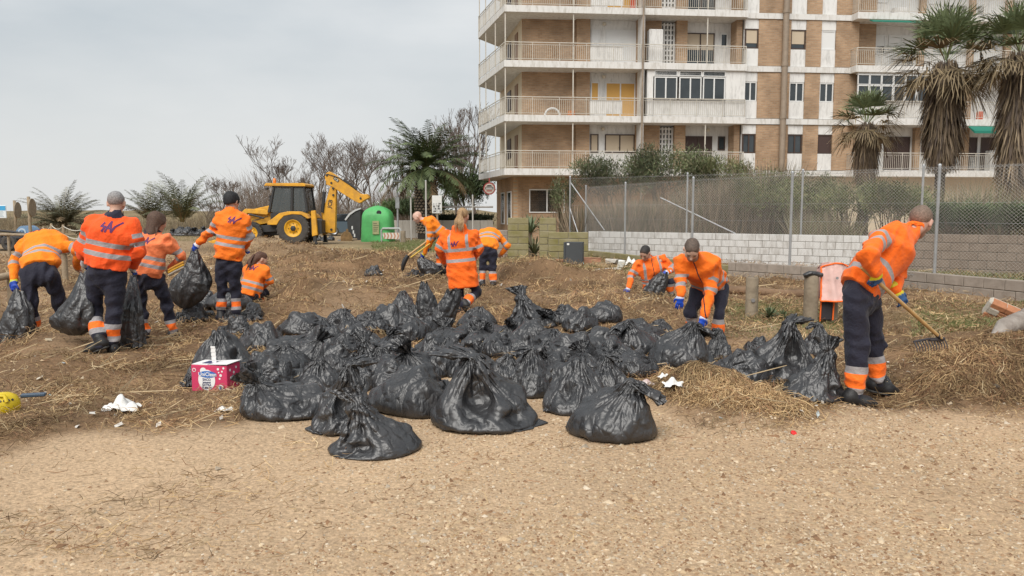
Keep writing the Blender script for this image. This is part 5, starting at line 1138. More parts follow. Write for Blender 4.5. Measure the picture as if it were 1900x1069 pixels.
# ------------------------------------------------------------------ digger, cars, containers
def text_mesh(name, s, size, mat_, parent, M, ext=.004, bold=0.0, align='CENTER'):
    cu = bpy.data.curves.new('t', 'FONT'); cu.body = s; cu.size = size; cu.align_x = align; cu.align_y = 'CENTER'; cu.extrude = ext; cu.offset = bold; cu.resolution_u = 3
    o = bpy.data.objects.new('t', cu); C.objects.link(o); dg = bpy.context.evaluated_depsgraph_get(); me = bpy.data.meshes.new_from_object(o.evaluated_get(dg)); bpy.data.objects.remove(o); bpy.data.curves.remove(cu)
    me.transform(M); me.name = name; return link(name, me, parent, mat_)
FRONTM = Matrix.Rotation(math.pi/2, 4, 'X')               # text upright, read from -y
YEL = mat('digger_yellow', (.76, .38, .018), .5, col2=(.50, .25, .035), vscale=3.5, bump=.1, bscale=20); YELB = mat('digger_rim', (.80, .42, .02), .45, var=.3, vscale=4); BLKP = mat('digger_black', (.03, .03, .032), .6, var=.3, vscale=3); TYRE = mat('tyre', (.075, .066, .058), .9, var=.35, vscale=6, bump=.4, bscale=20); STEEL = mat('cylinder_steel', (.45, .45, .46), .3, metal=.7); CABG = mat('cab_glass', (.10, .115, .12), .1, spec=.6, alpha=.5); RUST = mat('bucket_dusty', (.33, .20, .09), .8, var=.5, vscale=4)
def tyre(parent, x, y, z, R, w, rimR, rimmat, side=-1, lugs=22):
    wh = bpy.data.objects.new('wheel', None); C.objects.link(wh); wh.parent = parent; wh.location = (x, y, z)
    mb = MB(); mb.lathe([(rimR, -w*.42), (R*.82, -w*.5), (R*.95, -w*.46), (R*.975, -w*.3), (R*.975, w*.3), (R*.95, w*.46), (R*.82, w*.5), (rimR, w*.42)], 40, axis='y', cap=False)
    if lugs:
        for i in range(lugs):
            for sg in (-1, 1):
                a = 2*math.pi*(i + (.5 if sg > 0 else 0))/lugs; M = Matrix.Rotation(a, 4, 'Y') @ Matrix.Translation((R*.965, sg*w*.24, 0)) @ Matrix.Rotation(sg*.55, 4, 'X'); mb.box(-R*.03, R*.045, -w*.26, w*.26, -R*.045, R*.045, M)
    mb.build('tyre', TYRE, wh)
    mb = MB(); mb.lathe([(rimR*1.0, w*.4), (rimR*1.0, -w*.40), (rimR*.93, -w*.42), (rimR*.86, -w*.25), (rimR*.42, -w*.18), (rimR*.38, -w*.30), (rimR*.2, -w*.32), (0, -w*.32)], 32, axis='y'); rim = mb.build('rim', rimmat, wh)
    mb = MB()
    for i in range(8): a = i*math.pi/4; mb.lathe([(rimR*.045, -w*.30), (rimR*.045, -w*.2)], 6, Matrix.Translation((rimR*.55*math.cos(a), 0, rimR*.55*math.sin(a))), axis='y')
    mb.lathe([(rimR*.34, -w*.325), (rimR*.30, -w*.36), (0, -w*.36)], 6, axis='y'); mb.build('hub', BLKP, wh); return wh
def build_digger():
    D = 39.4; S = D/FPX; o = gnd(556, 452.5); r = empty('backhoe_loader', (at(556, 452, D).x, D, 0), 0, 'yellow backhoe loader with raised digging arm behind the workers', 'digger')
    X = lambda px: (px-556)*S; Z = lambda py: (452-py)*S
    def poly(name, pts, y0, y1, m, parent=r):
        mb = MB(); p = [(X(a), Z(b)) for a, b in pts]
        ar = sum(p[i][0]*p[(i+1) % len(p)][1] - p[(i+1) % len(p)][0]*p[i][1] for i in range(len(p)))
        if ar < 0: p = p[::-1]
        mb.prism(p, 'y', y0, y1); me = mb.mesh(name); bm = bmesh.new(); bm.from_mesh(me); bmesh.ops.bevel(bm, geom=bm.edges[:], offset=.018, segments=1, affect='EDGES'); bm.to_mesh(me); bm.free(); return link(name, me, parent, m)
    for y in (-.95, .95): tyre(r, X(556), y, .80, .80, .50, .43, YELB); tyre(r, X(479), y*.95, .56, .56, .36, .33, YELB, lugs=18)
    poly('chassis', [(468, 425), (505, 420), (590, 418), (596, 432), (540, 436), (472, 434)], -.55, .55, BLKP)
    poly('side_skirt', [(489, 418), (530, 414), (530, 428), (492, 430)], -.85, .85, BLKP)
    hd = poly('bonnet', [(462, 397), (481, 387), (508, 381), (512, 412), (476, 418), (462, 414)], -.52, .52, YEL); poly('bonnet_stripe', [(474, 408), (505, 399), (506, 402), (475, 412)], -.527, .527, RUST, hd)
    poly('bonnet_vent', [(488, 390), (499, 387.5), (500, 391.5), (489, 394)], -.53, .53, BLKP, hd)
    M = Matrix.Translation((X(494), -.545, Z(391))) @ Matrix.Rotation(.22, 4, 'Y') @ FRONTM; text_mesh('lettering', 'JCB', .14, mat('badge_white', (.7, .7, .65), .5), hd, M)
    for y0, y1 in ((-1.22, -.68), (.68, 1.22)):
        poly('rear_fender', [(511, 411), (520, 405), (533, 395), (548, 392), (570, 392), (582, 397), (587, 404), (583, 405), (572, 398), (556, 397), (541, 400), (532, 409), (528, 416), (511, 416)], y0, y1, YEL); poly('front_mudguard', [(467, 416), (474, 412), (486, 412), (494, 419), (498, 430), (494, 430), (488, 419), (474, 416)], y0*.9, y1*.9, BLKP)
    # cab: pillars, glass, roof
    cab = bpy.data.objects.new('cab', None); C.objects.link(cab); cab.parent = r
    poly('cab_base', [(512, 395), (540, 395), (531, 408), (512, 409)], -.78, .78, BLKP, cab); poly('cab_door_panel', [(516, 393), (548, 393), (538, 398), (528, 407), (517, 407)], -.80, -.74, BLKP, cab)
    for nm, pts in (('pillar', [(507, 394), (512, 394), (522, 346), (519, 346)]), ('pillar', [(549, 394), (553, 394), (555, 346), (551, 346)]), ('pillar', [(577, 394), (581, 394), (575, 346), (572, 346)]), ('pillar', [(516, 349), (577, 349), (577, 345), (517, 345)]), ('pillar', [(551, 395), (580, 395), (580, 391), (551, 391)])):
        for y0, y1 in ((-.82, -.72), (.72, .82)): poly(nm, pts, y0, y1, BLKP, cab)
    for pts in ([(513, 393), (549, 393), (551, 349), (522, 349)], [(554, 391), (577, 391), (573, 349), (556, 349)]):
        poly('side_glass', pts, -.775, -.765, CABG, cab)
    poly('side_glass', [(513, 393), (577, 393), (573, 349), (522, 349)], .765, .775, CABG, cab); poly('windscreen', [(507.5, 393), (508.2, 393), (519.4, 349), (518.7, 349)], -.71, .71, mat('pale_glass', (.45, .48, .48), .15, spec=.6), cab)
    poly('roof', [(503, 346), (506, 341), (574, 341), (578, 344), (577, 347)], -.86, .86, YEL, cab); poly('seat', [(536, 394), (547, 394), (546, 368), (541, 366), (540, 382), (535, 385)], -.25, .25, BLKP, cab); poly('driver_seat_cover', [(540, 366), (545, 366), (545, 358), (540, 358)], -.12, .12, mat('seat_grey', (.2, .2, .2), .8), cab)
    mb = MB(); mb.tube([(X(522), .2, Z(386)), (X(530), .2, Z(378))], .02, 6); mb.lathe([(.17, 0), (.19, .02), (.17, .04)], 16, Matrix.Translation((X(529), 0, Z(379))) @ Matrix.Rotation(-.5, 4, 'Y')); mb.build('steering_wheel', BLKP, cab)
    MB().lathe([(.07, Z(341)), (.08, Z(339)), (.07, Z(333)), (.0, Z(331))], 12, Matrix.Translation((X(517), -.4, 0))).build('beacon', mat('beacon_amber', (.75, .20, .02), .3), cab)
    MB().tube([(X(579), -.9, Z(352)), (X(588), -1.0, Z(354))], .03, 6).build('mirror_arm', BLKP, cab); poly('work_lamp', [(504, 349), (509, 349), (508, 353), (504, 353)], -.8, -.6, BLKP, cab)
    MB().tube([(X(500), .35, Z(383)), (X(500), .35, Z(362))], .05, 8).build('exhaust', BLKP, r)
    # loader arms and bucket
    for y0, y1 in ((-.72, -.58), (.58, .72)):
        poly('loader_arm', [(510, 393), (505, 398), (470, 395), (447, 416), (436, 440), (428, 440), (440, 411), (466, 387), (500, 388)], y0, y1, YEL); 
        MB().tube([(X(500), (y0+y1)/2-.09, Z(404)), (X(474), (y0+y1)/2-.09, Z(397))], .045, 8).build('ram', BLKP, r); MB().tube([(X(474), (y0+y1)/2-.09, Z(397)), (X(452), (y0+y1)/2-.09, Z(411))], .028, 8).build('ram_rod', STEEL, r)
    poly('loader_bucket', [(440, 424), (436, 449), (408, 450), (402, 446), (426, 440), (429, 424)], -1.15, 1.15, YEL)
    # backhoe: stabilisers, kingpost, boom, dipper
    for y0, y1 in ((-1.15, -.95), (.95, 1.15)):
        st = poly('stabiliser_leg', [(589, 391), (597, 390), (600, 434), (590, 437)], y0, y1, YEL); poly('stabiliser_foot', [(591.5, 436), (597.5, 436), (597.5, 447), (600, 450), (589, 450), (591.5, 447)], y0+.03, y1-.03, BLKP, st)
    poly('rear_frame', [(584, 405), (606, 408), (606, 432), (586, 434)], -.95, .95, BLKP)
    bo = poly('boom', [(604, 430), (616, 432), (623, 431), (624, 420), (627, 350), (622, 344), (616, 348), (606, 378), (601, 396), (602, 412)], -.17, .17, YEL)
    dp = poly('dipper', [(607, 329), (610, 322), (616, 319), (624, 324), (634, 331), (652, 345), (671, 360), (683, 361), (686, 366), (680, 371), (670, 377), (662, 374), (640, 360), (620, 347), (609, 343)], -.21, .21, YEL)
    poly('dipper_link', [(671, 362), (684, 360), (688, 367), (676, 373)], -.24, .24, YEL)
    mb = MB(); mb.tube([(X(608), -.20, Z(336)), (X(606), -.20, Z(356))], .05, 8); mb.build('ram_rod', STEEL, r); MB().tube([(X(606), -.20, Z(356)), (X(601), -.20, Z(394))], .085, 8).build('ram', BLKP, r)
    MB().tube([(X(640), 0, Z(333)), (X(664), 0, Z(352))], .06, 8).build('ram', BLKP, r); MB().tube([(X(664), 0, Z(352)), (X(677), 0, Z(361))], .035, 8).build('ram_rod', STEEL, r); MB().tube([(X(612), -.22, Z(324)), (X(634), -.22, Z(331)), (X(655), -.22, Z(345))], .025, 6).build('hose', BLKP, r)
    for px, py, par in ((611, 326, dp), (619, 340, dp), (672, 368, dp), (622, 350, bo), (617, 425, bo), (622, 362, bo)): MB().lathe([(.055, -.245), (.055, -.19)], 10, Matrix.Translation((X(px), 0, Z(py))), axis='y').build('pin', BLKP, par)
    text_mesh('lettering', 'JCB', .27, BLKP, bo, Matrix.Translation((X(615.6), -.176, Z(378))) @ Matrix.Rotation(-1.33, 4, 'Y') @ FRONTM, bold=.006)
    poly('badge_plate', [(625, 328), (634, 335), (631, 339), (622, 333)], -.217, -.211, BLKP, dp); text_mesh('lettering', 'JCB', .15, mat('badge_white2', (.75, .72, .6), .5), dp, Matrix.Translation((X(628), -.222, Z(333.8))) @ Matrix.Rotation(.66, 4, 'Y') @ FRONTM)
    return r
build_digger()
def build_bucket():
    g = gnd(643, 447); r = empty('digger_bucket', (g.x, g.y, 0), .2, 'dusty yellow digger bucket standing beside the black container', 'bucket')
    mb = MB(); mb.prism([(-.32, .0), (.30, .0), (.34, .2), (.2, .46), (-.12, .52), (-.3, .3)], 'y', -.35, .35); mb.build('shell', RUST, r)
    for i in range(4): MB().box(-.48, -.32, -.3+i*.18, -.22+i*.18, .0, .06).build('tooth', STEEL, r)
    MB().prism([(-.05, .5), (.12, .48), (.1, .66), (.0, .66)], 'y', -.1, .1).build('hitch', RUST, r)
build_bucket()

def build_bell():
    d = gnd(702, 448).y; S = d/FPX; c = at(702, 448, d); r = empty('recycling_container', (c.x, d, 0), 0, 'green bell-shaped bottle bank behind the weed heaps', 'container'); W = 30*S; Hh = 66*S
    # four-sided bell: rounded square section, swelling downwards
    V = []; n = 32; prof = [(0, 1.0), (.02, 1.0), (.08, 1.0), (.35, .97), (.60, .94), (.72, .92), (.80, .86), (.87, .74), (.93, .54), (.975, .28), (1.0, .05)]; Fq = []
    for (h, w) in prof:
        for k in range(n):
            a = 2*math.pi*k/n; ca, sa = math.cos(a), math.sin(a); e = .52; rib = 1 + (.035 if k % 8 == 4 else 0)*(h > .5)
            V.append((W*w*math.copysign(abs(ca)**e, ca)*rib, W*.95*w*math.copysign(abs(sa)**e, sa)*rib + 0, h*Hh))
    Fq = [(i*n+k, i*n+(k+1) % n, (i+1)*n+(k+1) % n, (i+1)*n+k) for i in range(len(prof)-1) for k in range(n)]
    me = np_mesh('shell', np.array(V), np.array(Fq), True); link('shell', me, r, mat('bottle_bank_green', (.10, .46, .14), .55, var=.28, vscale=2.2, bump=.08, bscale=14))
    MB().box(-5*S, 6.5*S, -W*.985-.02, -W*.9, 14*S, 38*S).build('label_panel', mat('label_sand', (.42, .42, .22), .7, var=.2, vscale=4), r)
    mb = MB()
    for i in range(5): mb.box(-3.5*S, (3+((i*7) % 4))*S, -W*.985-.026, -W*.985-.022, (33-i*3.4)*S, (34-i*3.4)*S)
    mb.build('label_print', mat('label_ink', (.08, .1, .06), .7), r)
    mb = MB(); mb.tube([(-.12, 0, Hh-.02), (-.12, 0, Hh+.12), (0, 0, Hh+.2), (.12, 0, Hh+.12), (.12, 0, Hh-.02)], .025, 6); mb.build('lifting_ring', STEEL, r)
    mb = MB(); mb.lathe([(.13, -.03), (.13, .03)], 16, Matrix.Translation((W*.2, -W*.80, Hh*.80)), axis='y'); mb.build('bottle_hole', BLKP, r)
build_bell()
def build_black_bin():
    d = gnd(661, 446).y+.6; S = d/FPX; c = at(660, 446, d); r = empty('waste_container', (c.x, d, 0), 0, 'black wheeled container with slanted lid left of the green bell', 'container')
    mb = MB(); mb.prism([(-10*S, .1), (11*S, .1), (13*S, 55*S), (4*S, 51*S), (-5*S, 45*S), (-12*S, 36*S)], 'y', -.5, .5); mb.build('body', mat('bin_black', (.035, .037, .038), .6, var=.3, vscale=3), r)
    mb = MB(); pts = [(-14*S, 36*S), (-6*S, 46*S), (4*S, 53*S), (14*S, 57*S), (14*S, 59.5*S), (3*S, 56*S), (-8*S, 49*S), (-16*S, 38*S)]; mb.prism(pts[::-1], 'y', -.55, .55); mb.build('lid', mat('bin_lid_grey', (.5, .5, .5), .5), r)
    mb = MB()
    for sx in (-8, 9): mb.lathe([(.1, -.52), (.1, -.44)], 12, Matrix.Translation((sx*S, 0, .1)), axis='y')
    mb.build('wheels', BLKP, r); mb = MB()
    for i, (a, b) in enumerate(((-4, 26), (-2, 18), (0, 12))): mb.box(a*S, (a+2.5)*S, -.506, -.502, (b-6)*S, b*S)
    mb.build('sticker', mat('sticker_white', (.6, .6, .6), .6), r)
build_black_bin()
def car(label, px, py, col, L=4.2, face=-1, rz=0.0, name='parked_car', Hh=1.48):
    g = gnd(px, py); r = empty(name, (g.x, g.y, 0), rz, label, 'car', 'cars parked behind the digger'); W = .86; s = face; pm = mat('car_paint_' + str(col), col, .3, coat=.5)
    def cross(profile, m, nm, w0, par=r, inset=.0):
        n = len(profile); V = []; rows = [(-1, .90), (-.92, 1.0), (.92, 1.0), (1, .90)]
        zc = sum(p[1] for p in profile)/n; xc = sum(p[0] for p in profile)/n
        for (t, k) in rows:
            for (x, z) in profile: V.append(((xc + (x-xc)*(.97 if k < 1 else 1))*s, t*w0, zc + (z-zc)*(.94 if k < 1 else 1)))
        F_ = [(i*n+k, i*n+(k+1) % n, (i+1)*n+(k+1) % n, (i+1)*n+k) for i in range(3) for k in range(n)] + [tuple(range(n)), tuple(range(3*n, 4*n))[::-1]]
        mb = MB(); mb.add(V, F_, False); return mb.build(nm, m, par)
    body = [(-L/2, .35), (-L/2+.02, .62), (-L/2+.10, .82), (-L*.25, .93), (L*.42, .98), (L/2-.03, .90), (L/2, .55), (L/2-.05, .30), (L*.30, .22), (-L*.30, .22)]
    bo = cross(body, pm, 'body', W); roof = [(-L*.26, .93), (-L*.10, Hh-.05), (L*.0, Hh), (L*.24, Hh-.04), (L*.40, .97)]; cross(roof, mat('car_glass', (.03, .035, .04), .06, spec=.7), 'windows', W*.88)
    top = [(-L*.115, Hh-.055), (0, Hh+.015), (L*.24, Hh-.025), (L*.25, Hh-.07), (0, Hh-.06)]; cross(top, pm, 'roof', W*.84)
    for x in (-L*.31, L*.30):
        for y in (-W+.06, W-.06): tyre(r, x*s, y, .32, .32, .22, .21, mat('alloy', (.4, .4, .41), .35, metal=.6), lugs=0)
    for y in (-.62, .62): MB().bbox(-L/2*s-.06, -L/2*s+.10, y-.17, y+.17, .62, .76, .03).build('headlight', mat('lamp_clear', (.65, .66, .66), .15), r)
    MB().bbox(min(-L/2*s*.99, -L/2*s*.99-.04*s), max(-L/2*s*.99, -L/2*s*.99-.04*s)+.05, -.4, .4, .36, .56, .02).build('grille', BLKP, r); MB().bbox(-L*.13*s-.1, -L*.13*s+.06, -W-.16, -W+.02, .93, 1.06, .03).build('mirror', pm, r)
    for y in (-1, 1):
        for x in (-L*.10, L*.16): MB().box(x*s-.02, x*s+.02, y*W*.865-.012, y*W*.865+.012, .95, Hh-.08).build('pillar', pm, r)
    return r
car('grey-blue parked car half hidden behind the black container', 655, 437, (.085, .12, .15), 4.3, -1, .25)
car('pale silver parked car behind the digger tail', 612, 424, (.45, .47, .48), 4.2, -1, .1)
car('white parked car showing between digger boom and green bell', 645, 421, (.62, .62, .62), 4.2, 1, -.1)
# ------------------------------------------------------------------ street furniture and small things
WOODP = mat('weathered_wood', (.30, .245, .175), .9, col2=(.19, .15, .105), vscale=5, bump=.4, bscale=25); WOODT = mat('post_wood', (.36, .28, .19), .9, col2=(.25, .19, .125), vscale=6, bump=.4, bscale=25); ROPE = mat('rope', (.55, .52, .44), .9); BLKM = mat('black_plastic', (.02, .02, .022), .45); WHT = mat('white_scrap', (.72, .71, .68), .7)
def wood_post(label, px, py, d, h, r0, tilt=0, name='wooden_post', group=None, rings=12, cat='post'):
    g = gnd(px, py); z = Hs(g.x, g.y); r = empty(name, (g.x, g.y, z), random.uniform(0, 3), label, cat, group); rnd = random.Random(px)
    prof = [(r0*rnd.uniform(.97, 1.03), -.15), (r0, h*.3), (r0*.99, h*.7), (r0*.98, h-.015), (r0*.92, h), (0, h+.002)]; MB().lathe(prof, 14).build('shaft', WOODP, r); mb = MB()
    for k in range(3): mb.tube([(0, 0, h+.001), (r0*.8*math.cos(k*2.2), r0*.8*math.sin(k*2.2), h+.002)], .004, 4)
    mb.build('end_cracks', mat('crack_dark', (.06, .045, .03), .9), r); return r
p1 = wood_post('thick round wooden post with a bolt washer in its side', 1394, 586, 0, .60, .095); c = p1.location; MB().lathe([(.030, -.02), (.030, 0), (.014, 0), (.014, -.012), (0, -.012)], 14, Matrix.Rotation(-p1.rotation_euler.z, 4, 'Z') @ Matrix.Translation((-.012, -.092, .26)), axis='y').build('bolt_washer', STEEL, p1)
p2 = wood_post('leaning wooden post with a black bag draped on its top', 1503, 602, 0, .66, .10)
wood_post('wooden post half hidden by the hung pink vest', 1540, 598, 0, .40, .10)
def bag_scrap(label, loc, sx, sy, sz, m, seed, name='plastic_scrap', cat='litter', group=None, rz=0):
    """a crumpled sheet"""
    r = np.random.default_rng(seed); n = 14; u, v = np.meshgrid(np.linspace(-1, 1, n), np.linspace(-1, 1, n)); z = .25 + .55*np.abs(np.sin(u*3.1+seed)*np.cos(v*2.7+seed*2)) + .12*np.abs(np.sin(u*7+v*5+seed)) + r.normal(0, .025, u.shape); k = np.sqrt(u**2+v**2); z = z*np.clip(1.25-k*.8, 0, 1); x = u*(1+.15*np.sin(v*5+seed)) + r.normal(0, .03, u.shape); y = v*(1+.2*np.cos(u*4+seed)) + r.normal(0, .03, u.shape)
    V = np.stack([x*sx, y*sy, z*sz+.004], -1).reshape(-1, 3); a = (np.arange(n-1)[:, None]*n + np.arange(n-1)[None]).ravel(); me = np_mesh(name, V, np.stack([a, a+1, a+n+1, a+n], 1), True); o = link(name, me, None, m); o.location = loc; o.rotation_euler = (0, 0, rz); return tag(o, label, cat, group)
FILM = film_material('black_film')
o = MB().tube([(-.13, -.05, -.02), (-.06, -.06, .012), (.06, -.06, .005), (.125, -.05, -.01)], [.03, .04, .038, .03], 9).add([(-.12, -.05, .02), (.12, -.05, .01), (.11, .09, .008), (-.11, .09, .012)], [(0, 1, 2, 3)]).build('draped_plastic', FILM); o.location = (p2.location.x, p2.location.y, p2.location.z+.668); tag(o, 'black plastic flap rolled over the leaning post top', 'plastic')
def log():
    a, b = gnd(1345, 545), gnd(1500, 553); r = empty('log', (a.x, a.y, Hs(a.x, a.y)+.08), 0, 'long brown log lying behind the round posts', 'log'); d = Vector((b.x-a.x, b.y-a.y, 0)); pts = [d*t + Vector((0, 0, .012*math.sin(t*7))) for t in np.linspace(-.02, 1.02, 9)]
    MB().tube(pts, [.075, .08, .078, .08, .082, .08, .078, .08, .075], 12).build('trunk', mat('log_brown', (.23, .145, .085), .9, col2=(.14, .085, .05), vscale=5, bump=.5, bscale=30), r); MB().tube([pts[0] - d*.002, pts[0]+d*.001], .06, 12).build('end_grain', WOODT, r)
log()
def vest():
    g = gnd(1540, 600); r = empty('safety_vest', (g.x, g.y-.02, 0), 0, 'faded pink safety vest with orange trim hung on a post', 'vest'); k = g.y/FPX; n = 15; xs = np.linspace(-.5, .5, n); zs = np.linspace(0, 1, 17); X, Zt = np.meshgrid(xs, zs); rr = np.random.default_rng(4)
    w = 56*k; top = at(1545, 487, g.y).z; bot = at(1545, 556, g.y).z; shape = 1 - .10*Zt; x = X*w*shape; z = bot + (top-bot)*Zt - .06*(np.abs(X)*2)**2*(Zt > .9); y = -.12 - .10*np.cos(X*3.0) + .05*Zt + .02*np.sin(X*17 + Zt*3) + rr.normal(0, .004, X.shape)
    for nm, off, m in (('back_panel', .0, mat('vest_pink', (.78, .52, .47), .8, var=.15, vscale=6, bump=.3, bscale=40)),):
        V = np.stack([x, y, z], -1).reshape(-1, 3); a = (np.arange(16)[:, None]*n + np.arange(n-1)[None]).ravel(); link(nm, np_mesh(nm, V, np.stack([a, a+1, a+n+1, a+n], 1), True), r, m)
    yb = np.abs(y); V = np.stack([x, -y-.02, z], -1).reshape(-1, 3); link('front_panel', np_mesh('front_panel', V, np.stack([a, a+1, a+n+1, a+n], 1), True), r, m)
    mb = MB(); P = lambda i, j: Vector((x[i, j], y[i, j]-.006, z[i, j])); mb.tube([P(i, 0) for i in range(17)], .012, 5); mb.tube([P(0, j) for j in range(n)], .012, 5); mb.tube([P(16, j) for j in range(n)], .012, 5); mb.build('orange_trim', mat('vest_orange', (1, .17, .02), .8), r)
    MB().lathe([(.02, -.01), (.02, 0), (0, .0)], 10, Matrix.Translation((-.03, -.235, bot+(top-bot)*.62)), axis='y').build('snap_button', STEEL, r)
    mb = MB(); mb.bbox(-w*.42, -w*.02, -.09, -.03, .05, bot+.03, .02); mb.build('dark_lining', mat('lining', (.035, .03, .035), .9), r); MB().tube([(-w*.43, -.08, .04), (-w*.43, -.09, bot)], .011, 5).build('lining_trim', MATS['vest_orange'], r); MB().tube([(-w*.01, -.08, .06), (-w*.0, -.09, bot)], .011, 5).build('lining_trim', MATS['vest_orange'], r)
vest()
# rake in the raking worker's hands
def rake():
    a = at(1622, 517, 6.20); b = at(1746, 628, 6.62); a2 = a + (a-b).normalized()*.18; r = empty('rake', tuple(b), 0, 'long rake with wooden handle held by the worker at the right', 'rake'); o = Vector(b)
    MB().tube([a2-o, (a+b)/2-o, Vector((0, 0, 0))], [.015, .0165, .0165], 10).build('handle', mat('handle_wood', (.52, .32, .13), .5, var=.25, vscale=12), r); dr = (b-a).normalized(); left = at(1696, 634, 6.45)-o; right = at(1752, 628, 6.70)-o
    iron = mat('rake_iron', (.045, .04, .045), .6); MB().tube([left, (left+right)/2 + Vector((0, 0, .01)), right], .011, 6).build('head_bar', iron, r); MB().tube([Vector((0, 0, 0)) - dr*.06, Vector((0, 0, 0)) + dr*.02, (left+right)/2], [.021, .019, .012], 8).build('socket', iron, r)
    for i in range(12): p = left + (right-left)*(i/11); MB().tube([p, p + Vector((.012, -.03, -.05)), p + Vector((.012, -.035, -.085))], [.006, .005, .003], 5).build('tine', iron, r)
rake()
def hoe():
    a = at(792, 448, 18.1); b = at(757, 474, 18.0); r = empty('garden_tool', tuple(a), 0, 'long tool with curved black blade leaning by the bald worker', 'tool'); o = Vector(a); c = [b, at(752, 482, 18.0), at(748, 492, 18), at(747, 500, 18), at(747, 503, 18)]
    MB().tube([Vector((0, 0, 0)), b-o], .022, 8).build('handle', MATS['handle_wood'], r); MB().tube([at(798, 452, 18.0)-o, at(762, 478, 17.9)-o], .018, 8).build('second_handle', mat('handle_yellow', (.55, .35, .05), .5), r); MB().tube([p-o for p in c], [.04, .055, .05, .035, .012], 8).build('blade', BLKM, r)
hoe()
def roll():
    a, b = at(341, 491, 9.6), at(313, 506, 9.6); r = empty('folded_strip', tuple(a), 0, 'folded yellow-orange strip held under the arm of the woman in salmon', 'strip'); o = Vector(a)
    for i, (dz, m) in enumerate(((.0, mat('strip_yellow', (.65, .36, .03), .7)), (.028, mat('strip_ochre', (.5, .24, .03), .7)), (-.03, mat('strip_grey', (.4, .36, .3), .7)))): MB().tube([Vector((0, 0, dz)), (b-o)*.5 + Vector((0, -.02, dz)), b-o+Vector((0, 0, dz))], .017, 6).build('fold', m, r)
roll()
# pink carton with paper tongue
def carton():
    L = gnd(355, 722); Rr = gnd(441, 733); d = L.y; k = d/FPX; fw = Vector((at(420, 722, 6.83).x - at(355, 722, 6.83).x, 0, 0)).length; o = gnd(356, 721); rz = math.radians(-11)
    w, dp, h = .345, .22, .235; r = empty('carton', (o.x, o.y, Hs(o.x, o.y)), rz, 'bright pink cardboard box of bin liners left of the bag heap', 'box'); pk = mat('carton_pink', (.62, .045, .13), .55, var=.1, vscale=5); wh = mat('carton_white', (.78, .77, .76), .6); bl = mat('carton_blue', (.03, .14, .45), .5); dk = mat('carton_navy', (.03, .04, .12), .5)
    MB().bbox(0, w, 0, dp, 0, h, .004).build('box_body', pk, r)
    mb = MB(); mb.box(.003, w*.45, .004, dp-.004, h+.002, h+.006); mb.build('lid_flap', wh, r); mb = MB(); mb.add([(w*.48, .004, h+.003), (w+.01, -.012, h+.012), (w+.012, dp+.01, h+.014), (w*.48, dp-.004, h+.003)], [(0, 1, 2, 3)]); mb.add([(w*.48, .004, h+.007), (w+.01, -.012, h+.016), (w+.012, dp+.01, h+.018), (w*.48, dp-.004, h+.007)], [(3, 2, 1, 0)]); mb.build('lid_flap', wh, r)
    mb = MB(); mb.box(w*.22, w*.5, .05, dp-.05, h+.0065, h+.009); mb.build('opening', dk, r)
    tn = MB(); n = 9
    for i in range(n): z0 = h + i*.0175; z1 = z0+.0165; tn.box(.155 - i*.0012, .196 - i*.0008, .08 + .004*(i % 2), .086 + .004*(i % 2), z0, z1)
    tn.build('paper_tongue', wh, r)
    def disc(cx, cz, rx, rz_, m, nm, y=-.002, n=24): mb = MB(); mb.prism([(cx+rx*math.cos(2*math.pi*i/n), cz+rz_*math.sin(2*math.pi*i/n)) for i in range(n)], 'y', y-.0012, y); return mb.build(nm, m, r)
    disc(.150, .105, .082, .092, wh, 'print_splash'); disc(.118, .185, .030, .030, wh, 'print_bubble', -.0021); disc(.160, .155, .088, .030, bl, 'print_oval', -.0035)
    text_mesh('lettering', 'UniClean', .047, wh, r, Matrix.Translation((.160, -.0062, .155)) @ FRONTM, .0008, .0008)
    for s, z, sz in (('SACO', .108, .030), ('industrial', .083, .021), ('EXTRA', .060, .028), ('FUERTE', .033, .028)): text_mesh('lettering', s, sz, dk, r, Matrix.Translation((.150, -.0048, z)) @ FRONTM, .0008, .0006)
    for cx, cz, rr in ((.262, .205, .011), (.286, .150, .012), (.276, .120, .009), (.300, .185, .008), (.268, .175, .007), (.315, .215, .010)): disc(cx, cz, rr, rr, wh, 'print_bubble')
    disc(.285, .040, .024, .026, wh, 'print_bubble'); disc(.310, .022, .014, .014, wh, 'print_bubble', -.0022); mb = MB(); mb.box(.272, .294, -.0046, -.004, .024, .056); mb.build('print_bin', bl, r); disc(.030, .190, .018, .018, wh, 'print_mark'); disc(.030, .190, .012, .012, pk, 'print_mark', -.0035); 
    for y, z in ((.05, .19), (.11, .16), (.06, .12), (.15, .2), (.16, .05)):
        mb = MB(); mb.prism([(y+.012*math.cos(2*math.pi*i/16), z+.012*math.sin(2*math.pi*i/16)) for i in range(16)], 'x', w+.001, w+.0025); mb.build('print_bubble', wh, r)
carton()
